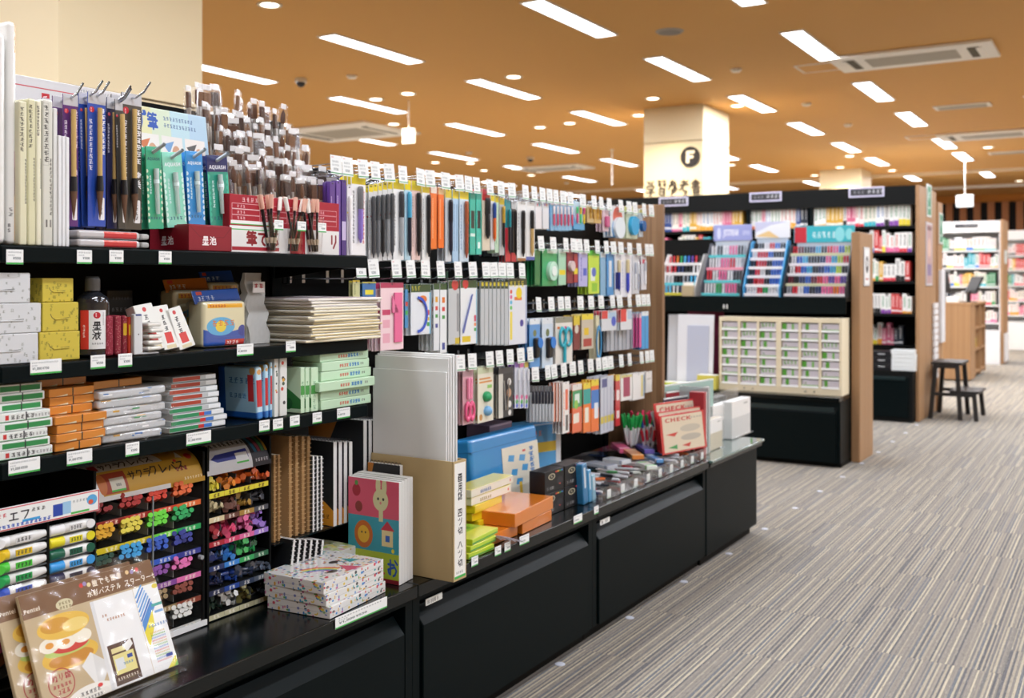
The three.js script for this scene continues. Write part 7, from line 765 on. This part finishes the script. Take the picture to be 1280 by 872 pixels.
// ---------- books ----------
const SPN = []; { const bands = ['#e8a43a', '#d83a4a', '#3a9a5a', '#3a7ac8', '#8a4aa8', '#e06a9a', '#e8d23a', '#38b4c0', '#e2682a', '#222']; for (let i = 0; i < 34; i++) { const light = i < 22, bg = light ? pick(['#eceae6', '#f0efec', '#e4e2e0', '#efe6da', '#f2f2f2']) : pick(['#c83a3a', '#2f4a8c', '#3a8a5a', '#d8a83a', '#6a3a7a', '#1f2a3a', '#d86a8a', '#3aa4b4', '#e0782a']); const c = cell(26, 150, (g, p, q) => { fill(g, bg, -2, -2, p + 4, q + 4); W(g, '~~~~~', p * 0.2, q * 0.1, p * 0.6, light ? pick(['#444', '#2a5a9a', '#c0392b', '#2f7a4a']) : '#f2f0ec', 1, 2); if (light) fill(g, bands[i % 10], -2, q * (0.74 + (i % 3) * 0.07), p + 4, q * 0.3); else fill(g, '#eee', -2, q * 0.82, p + 4, q * 0.08); }); c.nm = (light ? 'white' : 'coloured') + ' spined book with ' + ['amber', 'red', 'green', 'blue', 'violet', 'pink', 'yellow', 'teal', 'orange', 'black'][i % 10] + (light ? ' foot band' : ' title'); c.bg = bg; SPN.push(c); } }
const bookGeo = {};
function books(x0, x1, y, z, hMin, hMax, where, step = 0.03, filter = 34, lo = 0) {
  let x = x0, run = 0, si = 0; while (x < x1 - 0.012) { if (run-- <= 0) { run = Math.floor(rnd(0, 3.2)); si = lo + Math.floor(rnd(filter)); } const tk = Math.round(rnd(0.7, 1.3) * step * 250) / 250, hk = Math.round((hMin + rnd(hMax - hMin)) * 40) / 40, key = si + '|' + tk + '|' + hk, c = SPN[si], g = bookGeo[key] ||= pbox(tk, hk, 0.14, { f: c, s: '#e6e2da', l: c.bg, r: c.bg }, 0.0015); if (x + tk > x1) break; const o = solo(g, matOf(c), 'book', c.nm + ' ' + where, 'book', 'books ' + where); at(o, x + tk / 2, y, z - 0.07 - rnd(0.012)); x += tk + 0.0012; } }
// tall black bookcase
function bookcase(z, xL, xR, H, depth, ys, m, name, label, fasc, base) {
  const t = thing(name, label, 'bookcase'); at(t, 0, 0, z); part('back', B2(xL, xR, 0.05, H, -depth, -depth + 0.02), m, t); part('fascia', B2(xL, xR, H - fasc, H, -0.03, 0), m, t); part('top', B2(xL, xR, H - 0.02, H, -depth, -0.03), m, t); part('base', B2(xL, xR, 0, base, -depth + 0.02, 0.1), m, t);
  for (const y of ys) part('shelf_board', B2(xL, xR, y - 0.025, y - 0.001, -depth + 0.02, -0.012), m, t); return t;
}
{
  const z = -9.48, xR = -1.635, xL = -5.3, ys = [1.738, 1.5, 1.243, 0.953], t = bookcase(z, xL, xR, 2.09, 0.42, ys, BLKM, 'black_bookcase', 'tall black bookcase behind the pen rack', 0.17, 0.45);
  for (const x of [-2.55, -3.15, -4.05]) part('upright', B2(x - 0.015, x + 0.015, 0.45, 1.92, -0.4, -0.01), BLK, t); part('base_door', RB(0.86, 0.36, 0.01, 0.003, -2.1, 0.22, 0.104), BLK, t); part('base_door', RB(0.86, 0.36, 0.01, 0.003, -3, 0.22, 0.104), BLK, t); part('door_pull', RB(0.8, 0.03, 0.008, 0.002, -2.1, 0.385, 0.11), M('#1a2a2c', 0.3), t);
  const pc = cell(160, 50, (g, p, q) => { fill(g, '#c8c4dc', -2, -2, p + 4, q + 4); fill(g, '#26262c', 8, 8, p - 16, q - 16); W(g, '~~~', 20, 16, 16, '#8a8a90'); W(g, '~~~~', 84, 14, 18, '#d8d8dc'); });
  for (const [u, v, l] of [[842, 252, 'grey framed shelf sign next to the column lettering'], [957, 246, 'grey framed shelf sign midway along the bookcase top'], [1083, 240, 'grey framed shelf sign near the bookcase end board']]) { const [x, y] = onZ(u, v, z), o = thing('shelf_sign', l, 'sign'); at(o, x, y - 0.045, z + 0.003); part('plate', pbox(0.31, 0.09, 0.006, { f: pc, s: '#b8b4cc' }), matOf(pc), o); part('stud', cyl(0.004, 0.004, 0.01, 8).rotateX(HP), CHROME, o, 0.14, 0.045, 0); }
  for (const [a, b] of [[-4.03, -3.17], [-3.13, -2.57], [-2.53, xR - 0.02]]) books(a, b, 1.7385, z - 0.036, 0.2, 0.25, 'on the top row of the black bookcase', 0.034);
  books(-4.03, -3.4, ys[1] + 0.0005, z - 0.02, 0.15, 0.2, 'on the second row of the black bookcase', 0.036); 
  ['second', 'third', 'fourth'].forEach((n, i) => books(-2.15, xR - 0.02, ys[i + 1] + 0.0005, z - 0.02, 0.15, 0.2, 'on the ' + n + ' row of the black bookcase', 0.032, 34));
  books(-2.1, -1.75, 0.66, z - 0.22, 0.15, 0.2, 'behind the stacked boxes of the black bookcase', 0.034);
  part('rear_step', B2(-2.5, xR, 0.452, 0.659, -0.4, -0.19), BLKM, t);
  for (let i = 0; i < 5; i++) { const [x] = onZ(1131, 440, z), o = solo(RB(0.2, 0.036, 0.15, 0.002, 0, 0.018, 0), M('#e2e6e6', 0.5), 'white_carton', 'white flat carton piled on the bookcase base', 'box', 'white cartons on the base'); at(o, x + rnd(-0.006, 0.006), 0.4505 + i * 0.037, z + 0.0); }
  for (let i = 0; i < 3; i++) { const [x] = onZ(1104, 440, z), o = thing('black_file_box', 'black drawer box with silver pull on the bookcase base', 'box', 'black drawer boxes on the base'); at(o, x, 0.4505 + i * 0.056, z); part('box', RB(0.17, 0.055, 0.15, 0.003, 0, 0.0275, 0), M('#1a1a1e', 0.4), o); part('pull', RB(0.06, 0.008, 0.006, 0.002, 0, 0.03, 0.077), WIRE, o); }
  const e = thing('bookcase_end_board', 'tall wooden end board with green sign beside the step stool', 'panel'); at(e, -1.615, 0, -9.93); part('board', RB(0.03, 2.09, 0.9, 0.003, 0, 1.045, 0), WOOD, e);
  const gs = cell(70, 130, (g, p, q) => { fill(g, '#d8dcd8', -2, -2, p + 4, q + 4); fill(g, '#3f8a68', 8, 8, p - 16, q - 16); W(g, 'F', 20, 26, 40, '#e8f0ea'); fill(g, '#dfe8e2', 20, 90, 30, 6); }); part('sign_plate', pbox(0.24, 0.3, 0.008, { f: gs, s: '#d4d8d4' }), matOf(gs), e, 0.02, 1.83, -0.02).rotation.y = HP;
  const ps = cell(90, 220, (g, p, q) => { fill(g, '#c8c4c8', -2, -2, p + 4, q + 4); fill(g, '#b89a9a', 8, 8, p - 16, q - 16); disc(g, '#d8b8a8', p / 2, q * 0.4, 22, 34); fill(g, '#7a5a5a', 14, 14, p - 28, 14); fill(g, '#8a7a9a', 16, q * 0.66, p - 32, 40); }); part('poster', pbox(0.32, 0.58, 0.008, { f: ps, s: '#c4c0c4' }), matOf(ps), e, 0.02, 1.2, -0.02).rotation.y = HP;
  const rk = part('leaflet_rack', merge(...Array.from({ length: 12 }, (_, i) => RB(0.02, 0.05, 0.2, 0.002, 0.03, 0.35 + i * 0.06, -0.32))), M('#e2e2e4', 0.5), e);
  // the case behind
  const e2 = thing('bookcase_end_board', 'wooden end board with pale green sign farther down the aisle', 'panel'); at(e2, -1.6, 0, -10.53); part('board', RB(0.03, 2.0, 0.28, 0.003, 0, 1.0, 0), WOOD, e2); part('sign_plate', pbox(0.2, 0.3, 0.008, { f: gs, s: '#d4d8d4' }), matOf(gs), e2, 0.02, 1.6, 0).rotation.y = HP; part('leaflet_rack', RB(0.03, 0.7, 0.2, 0.004, 0.03, 1.0, 0), M('#d8dade', 0.5), e2);
}
// step stool
{
  const m = M('#1b1715', 0.5), t = thing('step_stool', 'black wooden two-step stool beside the bookcase end board', 'stool'); at(t, -1.365, 0, -10.02);
  part('top_step', RB(0.26, 0.024, 0.44, 0.006, -0.06, 0.5, 0), m, t); part('lower_step', RB(0.25, 0.022, 0.46, 0.006, 0.09, 0.25, 0), m, t);
  const leg = (x0, y1, x1, s) => { const g = B(0.036, Math.hypot(y1, x1 - x0), 0.036); g.translate(0, Math.hypot(y1, x1 - x0) / 2, 0); g.rotateZ(-Math.atan2(x1 - x0, y1)); g.rotateX(-s * 0.06); return tr(g, x0, 0.002, s * 0.245); };
  for (const s of [-1, 1]) { part('leg', leg(-0.19, 0.49, -0.15, s), m, t); part('leg', leg(0.06, 0.49, 0.03, s), m, t); part('leg', leg(0.19, 0.24, 0.17, s), m, t); part('side_rail', B(0.34, 0.03, 0.02, 0.01, 0.225, s * 0.232), m, t); part('upper_rail', B(0.2, 0.03, 0.02, -0.06, 0.472, s * 0.215), m, t); }
}
// wooden service counter with screens
{
  const t = thing('service_counter', 'low wooden counter with open cubbies beyond the stool', 'counter'); at(t, 0, 0, 0); const x0 = -2.35, x1 = -1.69, z0 = -15.1, z1 = -13.57, H = 0.97;
  part('top', RB(x1 - x0, 0.035, z1 - z0, 0.004, (x0 + x1) / 2, H - 0.0175, (z0 + z1) / 2), WOOD, t); part('near_side', B2(x0, x1 - 0.01, 0.02, H - 0.036, z1 - 0.03, z1 - 0.004), WOOD, t); part('far_side', B2(x0, x1 - 0.01, 0.02, H - 0.036, z0 + 0.004, z0 + 0.03), WOOD, t); part('rear', B2(x0, x0 + 0.3, 0.02, H - 0.036, z0 + 0.031, z1 - 0.031), WOOD2, t);
  for (const z of [-14.08, -14.6]) part('upright', B2(x0 + 0.3, x1 - 0.01, 0.02, H - 0.036, z - 0.015, z + 0.015), WOOD, t); for (const y of [0.06, 0.35, 0.62]) part('cubby_shelf', B2(x0 + 0.301, x1 - 0.012, y, y + 0.025, z0 + 0.03, z1 - 0.03), WOOD, t); part('front_board', B2(x1 - 0.03, x1 - 0.008, 0.02, H - 0.036, z1 - 0.42, z1 - 0.031), WOOD, t);
  for (const [y, z, c, l] of [[0.376, -14.4, '#d8c84a', 'yellow leaflet pile in a counter cubby'], [0.646, -14.3, '#d8d8dc', 'white leaflet pile in a counter cubby']]) { const o = thing('leaflet_pile', l, 'leaflet'); at(o, -1.85, y, z); part('sheets', RB(0.2, 0.12, 0.3, 0.004, 0, 0.06, 0), M(c, 0.6), o); part('top_sheet', B(0.19, 0.003, 0.28, 0.005, 0.122, 0), WHITE, o); }
  const mon = (label, u, v, w, h, ry, tilt) => { const p = onZ(u, v, -13.9), o = thing('monitor', label, 'monitor'); at(o, p[0], H + 0.0005, -13.9, ry); part('screen_housing', RB(w, h, 0.03, 0.006, 0, 0.12 + h / 2, 0), M('#131316', 0.4), o).rotation.x = tilt; part('stand', RB(0.05, 0.14, 0.03, 0.004, 0, 0.07, -0.03), M('#131316', 0.4), o); part('foot', RB(0.22, 0.012, 0.16, 0.005, 0, 0.006, 0), M('#131316', 0.4), o); };
  mon('black monitor seen from the side on the counter', 1182, 357, 0.26, 0.27, 1.15, -0.15); mon('tilted black monitor at the counter edge', 1208, 357, 0.24, 0.24, -0.9, -0.45);
  const pr = thing('receipt_printer', 'small white printer between the two monitors', 'printer'); const p = onZ(1192, 372, -13.8); at(pr, p[0], H + 0.0005, -13.75); part('body', RB(0.14, 0.07, 0.14, 0.01, 0, 0.035, 0), WHITE, pr); part('paper_slot', B(0.08, 0.004, 0.01, 0, 0.071, 0.02), M('#333', 0.5), pr);
}
// white bookcases farther on
{
  const WM = M('#e6e6e6', 0.5), mk = (z, xL, xR, H, label, wh) => { const ys = [1.7, 1.44, 1.16, 0.88, 0.62], t = bookcase(z, xL, xR, H, 0.4, ys, WM, 'white_bookcase', label, 0.17, 0.5); for (const x of [xR - 0.012, xL + 0.012, xR - 0.92, xR - 1.82]) part('upright', B2(x - 0.012, x + 0.012, 0.5, H - 0.17, -0.38, -0.008), WM, t); ys.forEach((y, i) => books(xR - (z < -18 ? 0.4 : 0.85), xR - 0.03, y + 0.0005, z - 0.02, 0.15, 0.22, ['on the top row ', 'on the second row ', 'on the third row ', 'on the fourth row ', 'on the low row '][i] + wh, 0.046, 34, 0));
    const e = thing('bookcase_end_board', 'wooden end board of the ' + wh.replace('of the ', ''), 'panel'); at(e, xR + 0.02, 0, z - 0.3); part('board', RB(0.035, H + 0.01, 0.7, 0.003, 0, H / 2 + 0.005, 0), WOOD, e); part('sign_plate', RB(0.006, 0.2, 0.3, 0.002, 0.02, 1.6, 0), M('#cfd8d4', 0.5), e); part('base_box', RB(0.02, 0.42, 0.5, 0.004, 0.028, 0.24, 0), WM, e); return t; };
  mk(-16.65, -4.4, -1.67, 2.14, 'white bookcase of bright paperbacks beyond the counter', 'of the nearer white bookcase'); mk(-20.3, -4.4, -1.55, 2.15, 'white bookcase farther toward the battens', 'of the farther white bookcase');
  const c2 = cell(160, 36, (g, p, q) => { fill(g, '#2a2a2e', -2, -2, p + 4, q + 4); W(g, '~~~', 16, 8, 18, '#8a8a8e'); W(g, '~~~~~', 70, 8, 18, '#b4b4b8'); }); const [x, y] = onZ(1208, 282, -16.65), o = thing('shelf_sign', 'narrow black sign strip on the white bookcase', 'sign'); at(o, x, y - 0.03, -16.648); part('plate', pbox(0.32, 0.055, 0.006, { f: c2, s: '#333' }), matOf(c2), o); part('stud', cyl(0.004, 0.004, 0.008, 8).rotateX(HP), CHROME, o, 0.14, 0.03, 0);
}
// round white floor marks along the aisle
for (const [u, v] of [[700, 830], [787, 772], [855, 727], [911, 692], [956, 661], [994, 635], [1025, 614], [1053, 596], [1077, 579], [1098, 565], [1116, 552], [1132, 541], [1146, 531]]) { const p = onY(u, v, 0), o = solo(lathe([[0, 0.003], [0.014, 0.0026], [0.0165, 0.001], [0.017, 0]], 20), M('#c4c8d4', 0.4), 'floor_marker', 'round white marker dot on the carpet along the racks', 'marker', 'floor marker dots'); at(o, p[0], 0.0006, p[2]); }

renderer.render(scene, camera);
